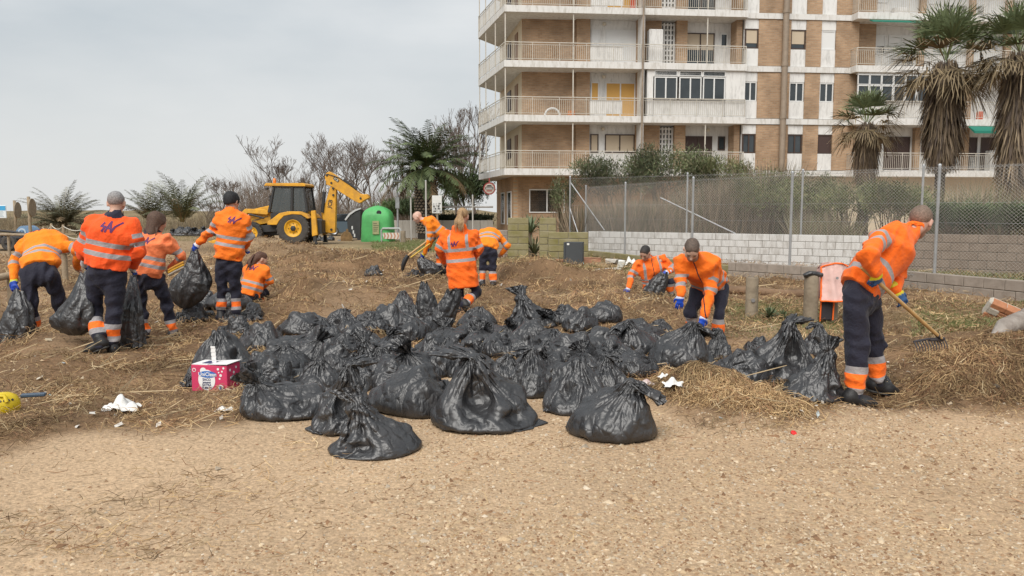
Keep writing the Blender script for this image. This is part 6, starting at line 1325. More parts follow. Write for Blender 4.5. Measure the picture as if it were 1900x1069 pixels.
# litter one can pick out
g = gnd(228, 764); bag_scrap('crumpled white carrier bag lying on the weed at lower left', (g.x, g.y, Hs(g.x, g.y)), .12, .09, .16, WHT, 5, 'white_bag', 'bag')
g = gnd(418, 765); bag_scrap('white crumpled tissue beside the front left bag corner', (g.x, g.y, Hs(g.x, g.y)+.01), .07, .03, .05, WHT, 6, 'tissue', 'litter')
g = gnd(1196, 728); bag_scrap('printed white food wrapper right of the front bags', (g.x, g.y, Hs(g.x, g.y)+.03), .09, .06, .06, mat('wrapper_print', (.72, .70, .68), .5, col2=(.45, .25, .22), vscale=14), 7, 'wrapper')
g = gnd(1247, 752); bag_scrap('torn white film on the left flank of the weed pile', (g.x, g.y, Hs(g.x, g.y)+.04), .08, .07, .09, WHT, 8, 'torn_film'); g = gnd(1232, 735); bag_scrap('small torn film scrap above the larger torn film', (g.x, g.y, Hs(g.x, g.y)+.04), .05, .04, .05, WHT, 9, 'torn_film')
def cap_(label, px, py, m, rr=.018, name='bottle_cap'):
    g = gnd(px, py); o = MB().lathe([(rr*.92, 0), (rr, .004), (rr*.95, .011), (rr*.8, .013), (0, .013)], 16).build(name, m, None); o.location = (g.x, g.y, Hs(g.x, g.y)+.003); o.rotation_euler = (.5, .3, 0); return tag(o, label, 'cap')
cap_('red bottle cap on the gravel below the weed pile', 1472, 806, mat('cap_red', (.65, .02, .02), .4), .022); cap_('bright green bottle cap on the weed by the raking worker', 1721, 728, mat('cap_green', (.02, .5, .12), .4), .022)
def yellow_float():
    g = gnd(8, 762); r = empty('yellow_float', (g.x, g.y, Hs(g.x, g.y)), .3, 'battered yellow plastic float at the left edge', 'float'); m = mat('float_yellow', (.72, .52, .01), .5, var=.25, vscale=9)
    mb = MB(); mb.lathe([(.105, 0), (.115, .03), (.11, .08), (.09, .12), (.045, .145), (0, .15)], 20); mb.build('shell', m, r); MB().tube([(-.05, -.10, .09), (-.03, -.09, .14), (.03, -.085, .14), (.05, -.10, .09)], .016, 6).build('lug', m, r); mb = MB()
    for i in range(7): mb.lathe([(.009, 0), (.009, .006)], 8, Matrix.Rotation(-1.57+i*.28-.8, 4, 'Z') @ Matrix.Translation((.100, 0, .100)) @ Matrix.Rotation(1.0, 4, 'Y'))
    mb.build('holes', BLKM, r)
    MB().bbox(.08, .26, .12, .17, .07, .10, .008).build('strap', mat('strap_blue', (.05, .08, .12), .5), r)
yellow_float()
def brick_lump():
    g = gnd(1858, 588); r = empty('brick_lump', (g.x, g.y, Hs(g.x, g.y)+.06), math.radians(-24), 'broken lump of masonry with red bricks and mortar at right', 'rubble'); bm_ = mat('red_brick', (.46, .195, .095), .9, var=.3, vscale=8, bump=.4, bscale=50); mo = mat('old_mortar', (.52, .47, .40), .95, var=.2, vscale=20, bump=.6, bscale=60)
    M = Matrix.Rotation(math.radians(24), 4, 'Y') @ Matrix.Rotation(.5, 4, 'X')
    MB().bbox(-.24, .22, -.055, .12, -.12, .16, .03, M).build('mortar', mo, r)
    for (x, z) in ((-.22, -.12), (.0, -.12), (-.12, -.02), (.10, -.02), (.0, .08), (-.20, .08)): MB().bbox(x, x+.20, -.085, .08, z, z+.085, .008, M).build('brick', bm_, r)
    MB().bbox(-.20, -.06, -.10, -.084, -.01, .09, .012, M).build('mortar_patch', mo, r)
brick_lump()
def driftwood():
    a = gnd(1842, 668); b = gnd(1935, 645); r = empty('driftwood', (a.x, a.y, Hs(a.x, a.y)), 0, 'grey weathered driftwood trunk at the right edge', 'driftwood'); d = Vector((b.x-a.x, b.y-a.y, .10)); MB().tube([Vector((0, 0, .03)), d*.2 + Vector((0, 0, .11)), d*.55 + Vector((0, 0, .12)), d*1.2 + Vector((0, 0, .06))], [.05, .10, .105, .09], 12).build('trunk', mat('driftwood_grey', (.34, .30, .265), .95, col2=(.2, .165, .14), vscale=7, bump=.7, bscale=30), r); MB().tube([d*.5 + Vector((0, 0, .18)), d*.7 + Vector((-.02, -.05, .26)), d*.9 + Vector((0, -.06, .24))], [.045, .035, .02], 8).build('branch_stub', MATS['driftwood_grey'], r)
driftwood()
def dark_crate():
    g = gnd(1065, 491); d = g.y; k = d/FPX; r = empty('plastic_crate', (g.x, d, 0), math.radians(-14), 'dark grey plastic crate stood on end before the mossy wall', 'crate'); w, h, dp = 33*k, 42*k, 14*k; m = mat('crate_grey', (.055, .060, .066), .55, var=.2, vscale=4)
    MB().bbox(-w/2+dp*.0, w/2, 0, dp, 0, h, .015).build('shell', m, r); MB().bbox(-w/2-.06, -w/2+.0, .02, dp*1.1, 0, h*.98, .01).build('rim', m, r)
    for i in range(10): MB().box(-w/2-.066, -w/2-.061, dp*.2, dp*.9, h*(.08+.085*i), h*(.12+.085*i)).build('slot', BLKM, r)
    MB().box(-w/2+.05, -w/2+.12, -.004, -.001, h*.86, h*.94).build('sticker', WHT, r)
dark_crate()
# rubble along the garden wall
RED = mat('rubble_red', (.40, .20, .12), .9, var=.3, vscale=6); PAL = mat('rubble_pale', (.55, .51, .45), .9, var=.25, vscale=6)
for i, (px, py, w, h, m, lab) in enumerate(((1098, 489, .55, .16, RED, 'broken red hollow brick leaning right of the dark crate'), (1018, 485, .45, .10, PAL, 'pale broken slab left of the dark crate'), (1040, 489, .3, .14, RED, 'small red brick piece left of the crate foot'), (1000, 492, .5, .07, PAL, 'flat pale stone at the left of the rubble'), (1135, 492, .35, .14, PAL, 'pale stone near the kneeling worker'), (1152, 497, .18, .2, mat('rubble_white', (.68, .66, .62), .9), 'white block standing near the kneeling worker'), (1128, 505, .6, .06, PAL, 'flat slab lying before the kerb'), (1372, 508, .22, .14, MATS['rubble_white'], 'white plaster lump behind the leaning worker'), (1650, 545, .4, .06, RED, 'red tile lying behind the rake handle'))):
    g = gnd(px, py); rr = random.Random(i); mb = MB(); mb.bbox(-w/2, w/2, -w*.3, w*.3, 0, h, .02); me = mb.mesh('rubble_piece')
    for v in me.vertices: v.co += Vector((rr.gauss(0, .02), rr.gauss(0, .02), rr.gauss(0, .012)))
    o = link('rubble_piece', me, None, m); o.location = (g.x, g.y, Hs(g.x, g.y)); o.rotation_euler = (rr.uniform(-.1, .25), rr.uniform(-.12, .12), rr.uniform(-.6, .6)); tag(o, lab, 'rubble')
g = gnd(1170, 493); bag_scrap('white carrier bag standing at the kerb behind the kneeling worker', (g.x, g.y, 0), .16, .12, .34, WHT, 12, 'white_bag', 'bag')
g = gnd(1012, 487); o = MB().lathe([(.05, 0), (.055, .05), (.055, .17), (.02, .22), (.018, .27), (0, .27)], 12).build('plastic_bottle', WHT); o.location = (g.x, g.y, 0); tag(o, 'upright white plastic bottle in the rubble by the piers', 'bottle')
# left-hand side: poles, ropes, rail, boards, boat, jeep
def pole_sign(label, px, py0, py1, d, side):
    g = at(px, py1, d); h = at(px, py0, d).z; r = empty('pole_with_disc', (g.x, d, 0), 0, label, 'pole', 'wooden poles with discs'); MB().lathe([(.075, -.1), (.07, h*.5), (.068, h), (0, h+.01)], 10).build('shaft', WOODT, r); MB().lathe([(.42, -.03), (.42, .03)], 20, Matrix.Translation((.14, .0, h-.5)) @ Matrix.Rotation(1.75, 4, 'Z'), axis='y').build('disc', WOODP, r)
pole_sign('taller wooden pole with round disc, in front of the palm clump', 57, 365, 440, 36, 1); pole_sign('shorter wooden pole with round disc, nearer the left edge', 30, 372, 430, 41, 1)
RP = [(60, 452, 35), (80, 424, 40), (95, 418, 41), (117, 417, 40), (145, 424, 37), (185, 430, 35)]
rope_posts = []
for i, (px, pt, d) in enumerate(((80, 421, 39), (95, 415, 38), (117, 417, 37), (160, 420, 35), (205, 424, 34))):
    p = at(px, pt, d); r = empty('rope_post', (p.x, d, 0), 0, ['first short rope post, nearest the tall pole', 'second rope post from the tall pole', 'third rope post, with sagging rope', 'fourth rope post, left of the grey-haired worker', 'fifth rope post, behind the grey-haired worker'][i], 'post', 'rope fence posts'); MB().lathe([(.07, -.1), (.068, p.z*.9), (.05, p.z), (0, p.z+.01)], 9).build('shaft', WOODT, r); rope_posts.append(p)
for i, (a, b) in enumerate(zip(rope_posts[:-1], rope_posts[1:])):
    r = empty('rope', tuple(a), 0, ['upper and lower rope between the first two posts', 'ropes between second and third rope post', 'sagging ropes between third and fourth rope post', 'ropes between the last two posts'][i], 'rope', 'ropes of the low fence')
    for f in (.92, .55): MB().tube([Vector(((b.x-a.x)*t, (b.y-a.y)*t, (b.z-a.z)*t - a.z*(1-f) - .16*math.sin(math.pi*t))) for t in np.linspace(0, 1, 9)], .022, 5).build('strand', ROPE, r)
def info_board():
    p = at(2, 394, 40); r = empty('information_board', (p.x, 40, 0), 0, 'white information board with blue header cut by the left edge', 'board'); w = .45; z0, z1 = at(2, 405, 40).z, at(2, 381, 40).z
    MB().bbox(-w-.2, .27, -.03, .03, z0, z1, .02).build('panel', mat('board_white', (.66, .70, .72), .5), r); MB().box(-w-.18, .25, -.036, -.031, z0+(z1-z0)*.6, z1-.03).build('header', mat('board_blue', (.05, .32, .58), .5), r); mb = MB()
    for i in range(5): mb.box(-w-.1, .15-.03*(i % 3), -.036, -.031, z0+.08+i*.06, z0+.10+i*.06)
    mb.build('text_lines', mat('board_grey', (.3, .38, .42), .6), r); MB().lathe([(.05, -.1), (.05, z0+.02)], 8, Matrix.Translation((-.2, 0, 0))).build('post', WOODT, r)
info_board()
def blue_boat():
    p = at(42, 432, 38); r = empty('pedal_boat', (p.x, 38.5, 0), 0, 'blue rounded pedal boat hull behind the poles at left', 'boat'); m = mat('boat_blue', (.16, .27, .42), .5, var=.2, vscale=3); k = 38/FPX
    V = []; n = 20; F_ = []
    mb = MB(); mb.prism([(-17*k, .28)] + [(( -17 + 34*t)*k, .28 + 25*k*math.sin(math.pi*min(1, t*.9+.08))**.7) for t in np.linspace(0, 1, 14)] + [(17*k, .28)], 'y', -.45, .45); mb.build('dome', m, r); MB().lathe([(.19, -.48), (.19, -.451)], 18, Matrix.Translation((-.05, 0, .62)), axis='y').build('ring', mat('boat_pale', (.45, .52, .58), .5), r); MB().lathe([(.13, -.49), (.13, -.482)], 18, Matrix.Translation((-.05, 0, .62)), axis='y').build('ring_centre', m, r)
    for x in (-.1, .02): MB().lathe([(.03, -.497), (.03, -.491)], 10, Matrix.Translation((x, 0, .64)), axis='y').build('vent', BLKM, r)
    mb = MB(); mb.bbox(-24*k, 24*k, -.7, .7, .08, .27, .05); mb.build('float', mat('boat_navy', (.06, .08, .13), .5), r); MB().box(-24*k, 24*k, -.712, -.701, .20, .24).build('stripe', WHT, r)
blue_boat()
def jeep():
    p = at(14, 437, 33); k = 33/FPX; r = empty('open_jeep', (p.x, 33, 0), 0, 'dark open jeep with bare roll frame at the left edge', 'jeep'); m = mat('jeep_dark', (.045, .040, .040), .6, var=.3, vscale=4); mb = MB(); mb.bbox(-2.2, 26*k, -.7, .7, .28, .28+13*k, .06); mb.build('body', m, r); X = lambda px: (px-14)*k; Z = lambda py: (437-py)*k + .05
    mb = MB()
    for y in (-.65, .65):
        for pts in (((-20, 404), (6, 406), (22, 409), (40, 414), (42, 418)), ((3, 425), (6, 406)), ((10, 425), (15, 408)), ((16, 425), (22, 411)), ((42, 418), (30, 425), (2, 425))): mb.tube([(X(a), y, Z(b)) for a, b in pts], .055, 6)
    mb.build('roll_frame', m, r); mb = MB(); mb.prism([(X(17), Z(424)), (X(30), Z(424)), (X(42), Z(417)), (X(28), Z(412))], 'y', -.62, .62); mb.build('windscreen_panel', m, r)
    for x in (X(2), X(34)): tyre(r, x, -.62, .3, .3, .2, .17, BLKP, lugs=0)
jeep()
def log_rail(label, a, b, ra, posts, name='log_rail'):
    r = empty(name, (a.x, a.y, 0), 0, label, 'rail'); MB().tube([Vector((0, 0, a.z)), Vector((b.x-a.x, b.y-a.y, b.z))], ra, 10).build('rail', WOODT, r)
    for t in posts: x, y, z = (b.x-a.x)*t, (b.y-a.y)*t, a.z + (b.z-a.z)*t; MB().lathe([(ra*1.05, -.1), (ra, z)], 10, Matrix.Translation((x, y+ra*1.5, 0))).build('post', WOODT, r)
log_rail('low log rail crossing in front of the dark jeep', at(-60, 434, 27), at(52, 436, 26), .045, (.2, .66, .97)); log_rail('thick squared rail end with post at the left edge', at(-70, 528, 10.4), at(19, 511, 10.9), .05, (.45, .93)); log_rail('short post and rail behind the bent worker', at(108, 462, 17), at(128, 468, 17), .06, (.3,))
# barrier, signs, lamp
def barrier():
    d = gnd(726, 449).y; k = d/FPX; r = empty('barrier', (at(726, 448, d).x, d, 0), 0, 'grey hoop barrier with red and white chevron board by the green bell', 'barrier'); w, h = 18*k, 25*k; MB().tube([(-w, 0, -.05), (-w, 0, h*.85), (-w*.85, 0, h), (w*.85, 0, h), (w, 0, h*.85), (w, 0, -.05)], .055, 8).build('hoop', mat('hoop_grey', (.42, .43, .42), .5), r); MB().box(-w*.86, w*.86, -.02, .02, h*.22, h*.68).build('board', mat('chevron_white', (.68, .64, .58), .6), r)
    n = 5
    for i in range(n):
        x = -w*.86 + (i+.15)*w*1.72/n; s = w*.13; zm, z0, z1 = h*.45, h*.225, h*.675; mb = MB(); mb.prism([(x, z0), (x+s*1.1, z0), (x+s*2.0, zm), (x+s*1.1, z1), (x, z1), (x+s*.9, zm)], 'y', -.026, -.021); mb.build('chevron', mat('chevron_faded', (.50, .26, .16), .6), r)
barrier()
g = gnd(748, 450); wood_post('short grey stump right of the chevron barrier', 748, 450, 0, .6, .14)
def board_sign():
    d = 36; k = d/FPX; p = at(811, 395, d); r = empty('notice_board', (p.x, d, 0), 0, 'white notice board with black handwriting beside the bald worker', 'sign'); z0, z1 = at(811, 396, d).z, at(811, 363, d).z; w = 9*k; MB().bbox(-w, w, -.025, .025, z0, z1, .01).build('panel', mat('notice_white', (.70, .70, .68), .6, var=.15, vscale=5), r); MB().box(-.04, .04, .027, .09, -.1, z1-.1).build('post', WOODP, r); rr = random.Random(5); mb = MB()
    for row, zz in enumerate((.52, .38, .24, .10)):
        x = -w*.75
        while x < w*.7: l = rr.uniform(.03, .07); z = z0 + (z1-z0)*zz; mb.box(x, x+.014, -.031, -.027, z-.04, z+.05); mb.box(x, x+l, -.0312, -.0272, z+rr.uniform(-.04, .04), z+rr.uniform(.045, .06)) if rr.random() < .7 else None; x += l+.015
    mb.build('handwriting', mat('ink_black', (.02, .02, .02), .7), r)
board_sign()
def lamp():
    d = 46; p = at(738, 400, d); h = at(738, 340, d).z; r = empty('street_lamp', (p.x, d, 0), 0, 'slim street lamp with flat round head left of the date palm', 'lamp'); MB().tube([(0, 0, -.1), (0, 0, h)], [.07, .05], 8).build('pole', GALV, r); MB().lathe([(.05, h-.05), (.1, h), (.30, h+.06), (.30, h+.1), (.22, h+.17), (0, h+.2)], 16).build('head', mat('lamp_head', (.36, .38, .38), .5), r); MB().bbox(-.12, .12, -.1, .1, h*.55, h*.75, .02).build('box', GALV, r)
lamp()
for (px, pt, d, lab) in ((762, 354, 44, 'thin pale pole right of the street lamp'), (877, 362, 45, 'thin pole before the dark hedge by the bar'), (790, 335, 42, 'white post in front of the date palm trunk')):
    p = at(px, pt, d); r = empty('thin_pole', (p.x, d, 0), 0, lab, 'pole'); MB().tube([(0, 0, -.1), (0, 0, p.z)], .045, 7).build('shaft', mat('pole_pale', (.45, .43, .4), .6), r); MB().lathe([(.05, p.z-.03), (.055, p.z), (0, p.z+.03)], 8).build('cap', GALV, r)
def bar_wall():
    d = 49; a, b = at(700, 430, d), at(915, 430, d); r = empty('street_wall', (a.x, d, 0), 0, 'long low pale wall across the street end', 'wall'); L = b.x-a.x; n = 9
    for i in range(n): MB().bbox(L*i/n+.004, L*(i+1)/n-.004, 0, .25, -.05, at(0, 409, d).z, .015).build('panel', stained('street_wall_paint', (.52, .49, .44), (.36, .33, .28), .4), r)
    MB().tube([(L*.55, -.1, at(0, 384, d).z), (L, -.1, at(0, 384, d).z)], .06, 6).build('handrail', mat('rail_white', (.66, .65, .63), .5), r)
bar_wall()
def small_litter():
    r = np.random.default_rng(77); n = 420; y = np.exp(r.uniform(math.log(4.8), math.log(26), n)); x = y*np.tan(r.uniform(-.6, .6, n)); k = weed(x, y) > .3; x, y = x[k], y[k]; n = len(x); z = H(x, y) + r.uniform(.01, .04, n); s = r.uniform(.006, .020, n)*(1 + .02*y); a = r.uniform(0, 6.28, n); el = r.uniform(.25, 1.2, n)*.7
    e1 = np.stack([np.cos(a), np.sin(a), r.normal(0, .3, n)], 1)*(s*r.uniform(.6, 2.0, n))[:, None]; e2 = np.stack([-np.sin(a)*.6, np.cos(a)*.6, np.abs(r.normal(.5, .3, n))], 1)*s[:, None]; p = np.stack([x, y, z], 1); st = Strip(); pal = np.array([[.60, .57, .52], [.52, .47, .39], [.52, .60, .62], [.35, .5, .5], [.5, .42, .3]]); c = pal[r.choice(5, n, p=[.5, .25, .1, .05, .1])]
    st.quads(p-e1-e2, p+e1-e2, p+e1*.8+e2, p-e1*.9+e2*1.1, c); st.quads(p-e1*.9+e2*1.1, p+e1*.8+e2, p+e1*.7+e2*1.3+np.array([0, .02, .0]), p-e1*.6+e2*1.5+np.array([0, .025, -.01]), c); st.build('litter', None, 'tiny pale scraps of rubbish strewn through the weed', 'litter', 'stuff')
    # pale reed stalks and sticks
    n = 900; y = np.exp(r.uniform(math.log(5.4), math.log(24), n)); x = y*np.tan(r.uniform(-.6, .6, n)); k = weed(x, y) > .35; x, y = x[k], y[k]; n = len(x); a = r.uniform(0, 6.28, n); L = r.uniform(.15, .6, n); p = np.stack([x, y, H(x, y)+.02], 1); q = p + np.stack([np.cos(a)*L, np.sin(a)*L, r.uniform(.0, .16, n)], 1); st = Strip(); st.blades(p, q, .004 + .0007*y, np.array([[.45, .34, .2]])*r.uniform(.5, 1.15, (n, 1)), np.tile([0, -.4, 1.0], (n, 1)) + np.stack([-np.sin(a), np.cos(a), 0*a], 1)*.8, .6); st.build('reed_stalks', None, 'broken reed stalks and sticks lying in the weed', 'sticks', 'stuff')
small_litter()
PEOPLE = [
 dict(label='worker bent double at far left, stuffing a black bag, head hidden', d=9.45, res=.0145, jname='yellow_orange', jacket=YORANGE, seed=1, flip=1,
   j=dict(ground=(80, 640), head=(84, 470, .78), neck=(84, 452, .62), chest=(80, 450, .42), pelvis=(73, 497, .02), shl=(47, 454, .42), shr=(118, 453, .42), ell=(26, 486, .30), wrl=(26, 517, .18), elr=(147, 468, .34), wrr=(143, 494, .55),
          hipl=(52, 512, .0), hipr=(94, 512, .0), knl=(57, 560, -.03), knr=(110, 556, .18), anl=(64, 612, .03), anr=(120, 606, .35), toel=(62, 626, .26), toer=(122, 614, .6)),
   face=(0, .55, -.8), headup=(0, .8, .55), band_t=((.14, .19), (.25, .30)), band_arm=((.14, .19), (.26, .31)), leg_b=(-.02, .03, .12, .17), logo=(-.02, .10, .12, .15), glove=(ROYAL, (.55, .6, .03)), bulk=1.08, hem=.02, noglove='r'),
 dict(label='stocky grey-haired worker walking away with a bag dragging at his left', d=8.75, res=.0135, jname='deep_orange', jacket=(1.0, .105, .010), seed=2, bulk=1.2, collar=True,
   j=dict(ground=(205, 655), head=(216, 378, .06), neck=(214, 399, .02), chest=(207, 428, .0), pelvis=(197, 492, .0), shl=(171, 415, .0), shr=(247, 419, .02), ell=(153, 458, .02), wrl=(156, 487, .30), elr=(258, 466, .04), wrr=(247, 494, .28),
          hipl=(178, 512, .0), hipr=(215, 513, .02), knl=(174, 573, .06), knr=(211, 576, .03), anl=(184, 634, -.10), anr=(209, 645, .04), toel=(160, 650, -.10), toer=(206, 661, .26)),
   face=(-.25, 1, -.25), hair=('short', (.30, .29, .29)), logo=(.045, .055, .12, .12), band_t=((.13, .185), (.245, .30)), band_arm=((.09, .14), (.185, .235)), leg_b=(.08, .14, .22, .28), hem=.03),
 dict(label='woman with brown bob in a faded salmon sweatshirt carrying a yellow roll', d=9.75, res=.0145, jname='salmon', jacket=SALMON, seed=3, bulk=1.0, collar=True,
   j=dict(ground=(292, 636), head=(292, 413, .10), neck=(283, 432, .04), chest=(284, 455, .02), pelvis=(273, 506, .0), shl=(258, 443, .06), shr=(311, 443, .0), ell=(246, 480, .16), wrl=(252, 505, .30), elr=(337, 474, .10), wrr=(318, 497, .20),
          hipl=(259, 520, .0), hipr=(293, 520, .02), knl=(262, 565, .04), knr=(308, 563, .10), anl=(268, 623, .0), anr=(323, 622, .12), toel=(270, 638, .2), toer=(344, 628, .16)),
   face=(.35, 1, -.35), hair=('bob', (.10, .055, .035)), logo=(.0, .05, .085, .2), leg_b=(.03, .075, .155, .20), band_t=((.12, .165), (.215, .26)), band_arm=((.17, .22), (.29, .335)), hem=.04, noglove='lr'),
 dict(label='worker in black beanie standing and lifting a half-full bag', d=11.0, res=.0155, jname='orange_b', jacket=(1.0, .20, .008), seed=4, bulk=1.04, 
   j=dict(ground=(425, 600), head=(430, 375, .05), neck=(430, 391, .02), chest=(432, 415, .0), pelvis=(424, 475, .0), shl=(407, 404, .0), shr=(455, 406, .0), ell=(388, 432, -.02), wrl=(369, 451, .02), hal=(361, 462, .02), elr=(461, 438, .06), wrr=(456, 458, .26),
          hipl=(412, 494, .0), hipr=(436, 494, .0), knl=(411, 540, .02), knr=(436, 540, .03), anl=(410, 588, .0), anr=(439, 588, .0), toel=(406, 600, .24), toer=(441, 600, .24)),
   face=(.35, 1, -.12), hair=('beanie', (.012, .012, .014)), logo=(.05, .06, .10, -.05), leg_b=(.10, .145, .215, .26), band_t=((.19, .235), (.29, .335)), band_arm=((.10, .15), (.20, .25)), glove=(ROYAL, (.7, .68, .7)), hem=.05),
 dict(label='long-haired worker crouching in the weed behind the man in beanie', d=13.2, res=.0165, jname='orange_c', jacket=(1.0, .21, .010), seed=5, bulk=.98, 
   j=dict(ground=(470, 566), head=(484, 482, .12), neck=(478, 495, .08), chest=(474, 507, .05), pelvis=(464, 540, -.02), shl=(460, 499, .06), shr=(493, 501, .0), ell=(456, 520, .22), wrl=(474, 532, .40), elr=(501, 521, .06), wrr=(488, 532, .25),
          hipl=(456, 547, .0), hipr=(472, 548, -.02), knl=(478, 538, .40), knr=(490, 544, .32), anl=(464, 562, .12), anr=(480, 562, .10), toel=(470, 567, .3), toer=(488, 567, .28)),
   face=(.8, .6, -.35), hair=('long', (.11, .05, .03)), logo=(.0, .07, .09, .2), band_t=((.10, .145), (.20, .245)), band_arm=((.14, .19), (.25, .30)), hem=.08, noglove='lr', leg_b=(.02, .07, .15, .19)),
 dict(label='bald worker stooping in profile with an empty black bag', d=18.3, res=.020, jname='yellow_orange', jacket=YORANGE, seed=6, bulk=1.06, flip=1, 
   j=dict(ground=(818, 506), head=(775, 403, -.02), neck=(786, 409, 0), chest=(799, 413, 0), pelvis=(823, 437, .06), shl=(796, 413, -.20), shr=(797, 414, .20), ell=(797, 444, -.20), wrl=(788, 470, -.12), hal=(781, 480, -.10), elr=(806, 440, .24), wrr=(797, 456, .30),
          hipl=(821, 444, -.09), hipr=(823, 444, .09), knl=(815, 474, -.12), knr=(826, 474, .1), anl=(814, 498, -.1), anr=(830, 498, .1), toel=(803, 505, -.1), toer=(820, 505, .12)),
   face=(-.85, -.1, -.55), headup=(-.5, 0, .85), hair=('bald', (.1, .07, .05)), skin=(.6, .38, .3), logo=(.0, .05, .10, .0), band_t=((.10, .15), (.24, .29)), band_arm=((.20, .25), (.34, .39)), glove=(ROYAL, (.62, .55, .02)), stubble=True),
 dict(label='woman with blonde ponytail in a long hooded orange coat', d=12.1, res=.016, jname='orange_d', jacket=(1.0, .155, .006), seed=7, bulk=1.12, coat=.26,
   j=dict(ground=(862, 582), head=(859, 402, .06), neck=(853, 422, .02), chest=(852, 450, .0), pelvis=(857, 500, .0), shl=(826, 436, .04), shr=(879, 435, .0), ell=(815, 462, .10), wrl=(824, 485, .34), elr=(889, 462, .04), wrr=(880, 478, .30),
          hipl=(846, 515, .02), hipr=(870, 516, .0), knl=(851, 548, .10), knr=(885, 540, .12), anl=(847, 577, .05), anr=(861, 566, -.22), toel=(842, 584, .3), toer=(856, 576, -.18)),
   face=(.25, 1, -.1), hair=('pony', (.42, .26, .13)), logo=(-.045, -.01, .08, .1), band_t=((.40, .45), (.56, .61)), band_arm=((.17, .22),), braces=1, leg_b=(.02, .07, .19, .24), hem=.02, noglove='lr'),
 dict(label='worker bent forward behind the ponytailed woman, only back and legs showing', d=16.1, res=.020, jname='yellow_orange', jacket=YORANGE, seed=8, bulk=1.06,
   j=dict(ground=(905, 533), head=(912, 437, .55), neck=(910, 433, .44), chest=(909, 436, .28), pelvis=(904, 462, .0), shl=(894, 438, .30), shr=(927, 439, .28), ell=(890, 458, .36), wrl=(892, 474, .40), elr=(942, 457, .26), wrr=(931, 470, .36),
          hipl=(897, 468, .0), hipr=(914, 468, .0), knl=(896, 497, .03), knr=(914, 497, .02), anl=(895, 525, .0), anr=(915, 526, .0), toel=(894, 532, .24), toer=(918, 532, .24)),
   face=(0, .7, -.7), headup=(0, .7, .7), band_t=((.24, .285), (.33, .375)), band_arm=((.16, .21), (.28, .33)), noglove='lr', leg_b=(.02, .07, .20, .25), hem=.03),
 dict(label='dark-haired worker kneeling by the white block wall holding an open bag', d=14.1, res=.016, jname='orange_e', jacket=(1.0, .17, .012), seed=9, flip=1, frontzip=True,
   j=dict(ground=(1215, 556), head=(1197, 470, -.16), neck=(1206, 484, -.08), chest=(1208, 497, -.03), pelvis=(1212, 529, .04), shl=(1184, 487, -.05), shr=(1231, 479, .0), ell=(1172, 511, -.10), wrl=(1167, 533, -.22), hal=(1163, 545, -.26), elr=(1247, 499, .0), wrr=(1240, 505, -.24), har=(1230, 509, -.28),
          hipl=(1204, 535, .04), hipr=(1222, 533, .06), knl=(1202, 551, -.28), knr=(1244, 524, -.22), anl=(1206, 554, .18), anr=(1246, 552, -.14), toel=(1208, 556, .36), toer=(1246, 556, -.34)),
   face=(-.45, -.62, -.70), headup=(-.25, -.6, .75), hair=('short', (.03, .026, .024)), skin=(.54, .32, .23), band_t=((.10, .145), (.17, .20)), band_arm=((.17, .22), (.28, .33)), braces=1, glove=(ROYAL, (.6, .66, .8)), hem=.04),
 dict(label='cropped-haired worker leaning over the heap, gloved hand on a bag', d=9.6, res=.013, jname='orange_f', jacket=(1.0, .185, .006), seed=10, flip=1, bulk=1.1, frontzip=True,
   j=dict(ground=(1310, 640), head=(1283, 464, -.42), neck=(1290, 478, -.30), chest=(1296, 492, -.16), pelvis=(1320, 527, .22), shl=(1262, 483, -.18), shr=(1324, 493, -.10), ell=(1262, 518, -.22), wrl=(1263, 546, -.34), hal=(1261, 566, -.36), elr=(1317, 540, -.22), wrr=(1307, 585, -.36), har=(1299, 607, -.40),
          hipl=(1296, 542, .20), hipr=(1338, 540, .18), knl=(1283, 582, .12), knr=(1335, 582, .0), anl=(1280, 628, .18), anr=(1331, 634, .02), toel=(1276, 640, .0), toer=(1330, 648, -.2)),
   face=(-.12, -.55, -.80), headup=(-.05, -.8, .6), hair=('short', (.12, .085, .065)), skin=(.70, .44, .33), stubble=True, band_t=((.03, .075), (.15, .195)), band_arm=((.17, .215), (.30, .345)), glove=((.01, .07, .50), (.62, .66, .82)), hem=.0, leg_b=(.06, .11, .23, .29), curl=(.35, .75), armr=1.08),
 dict(label='worker raking weed at the right, seen from behind', d=6.42, res=.0125, jname='orange_g', jacket=(1.0, .165, .006), seed=11, bulk=1.18, flip=1,
   j=dict(ground=(1600, 752), head=(1708, 412, .22), neck=(1684, 436, .18), chest=(1657, 458, .14), pelvis=(1597, 532, .04), shl=(1633, 441, -.10), shr=(1676, 455, .36), ell=(1610, 474, -.36), wrl=(1625, 504, -.27), hal=(1630, 527, -.22), elr=(1662, 508, .44), wrr=(1661, 538, .20), har=(1677, 561, .16),
          hipl=(1587, 556, -.08), hipr=(1607, 556, .12), knl=(1592, 646, -.10), knr=(1620, 640, .20), anl=(1585, 733, -.10), anr=(1629, 709, .22), toel=(1640, 752, -.10), toer=(1662, 722, .24)),
   face=(.62, .72, -.40), headup=(.35, .25, .9), hair=('short', (.20, .14, .105)), colh=.10, colr=.08, skin=(.55, .33, .26), stubble=True, band_t=((.09, .145), (.225, .275)), band_arm=((.03, .075), (.12, .175)), glove=((.03, .10, .26), (.66, .56, .01)), gaunt=True, leg_b=(.015, .065, .185, .245), curl=(.75, .75), hem=.06),
]
JN = {}
for sp in PEOPLE:
    JN[sp['seed']] = person(sp)
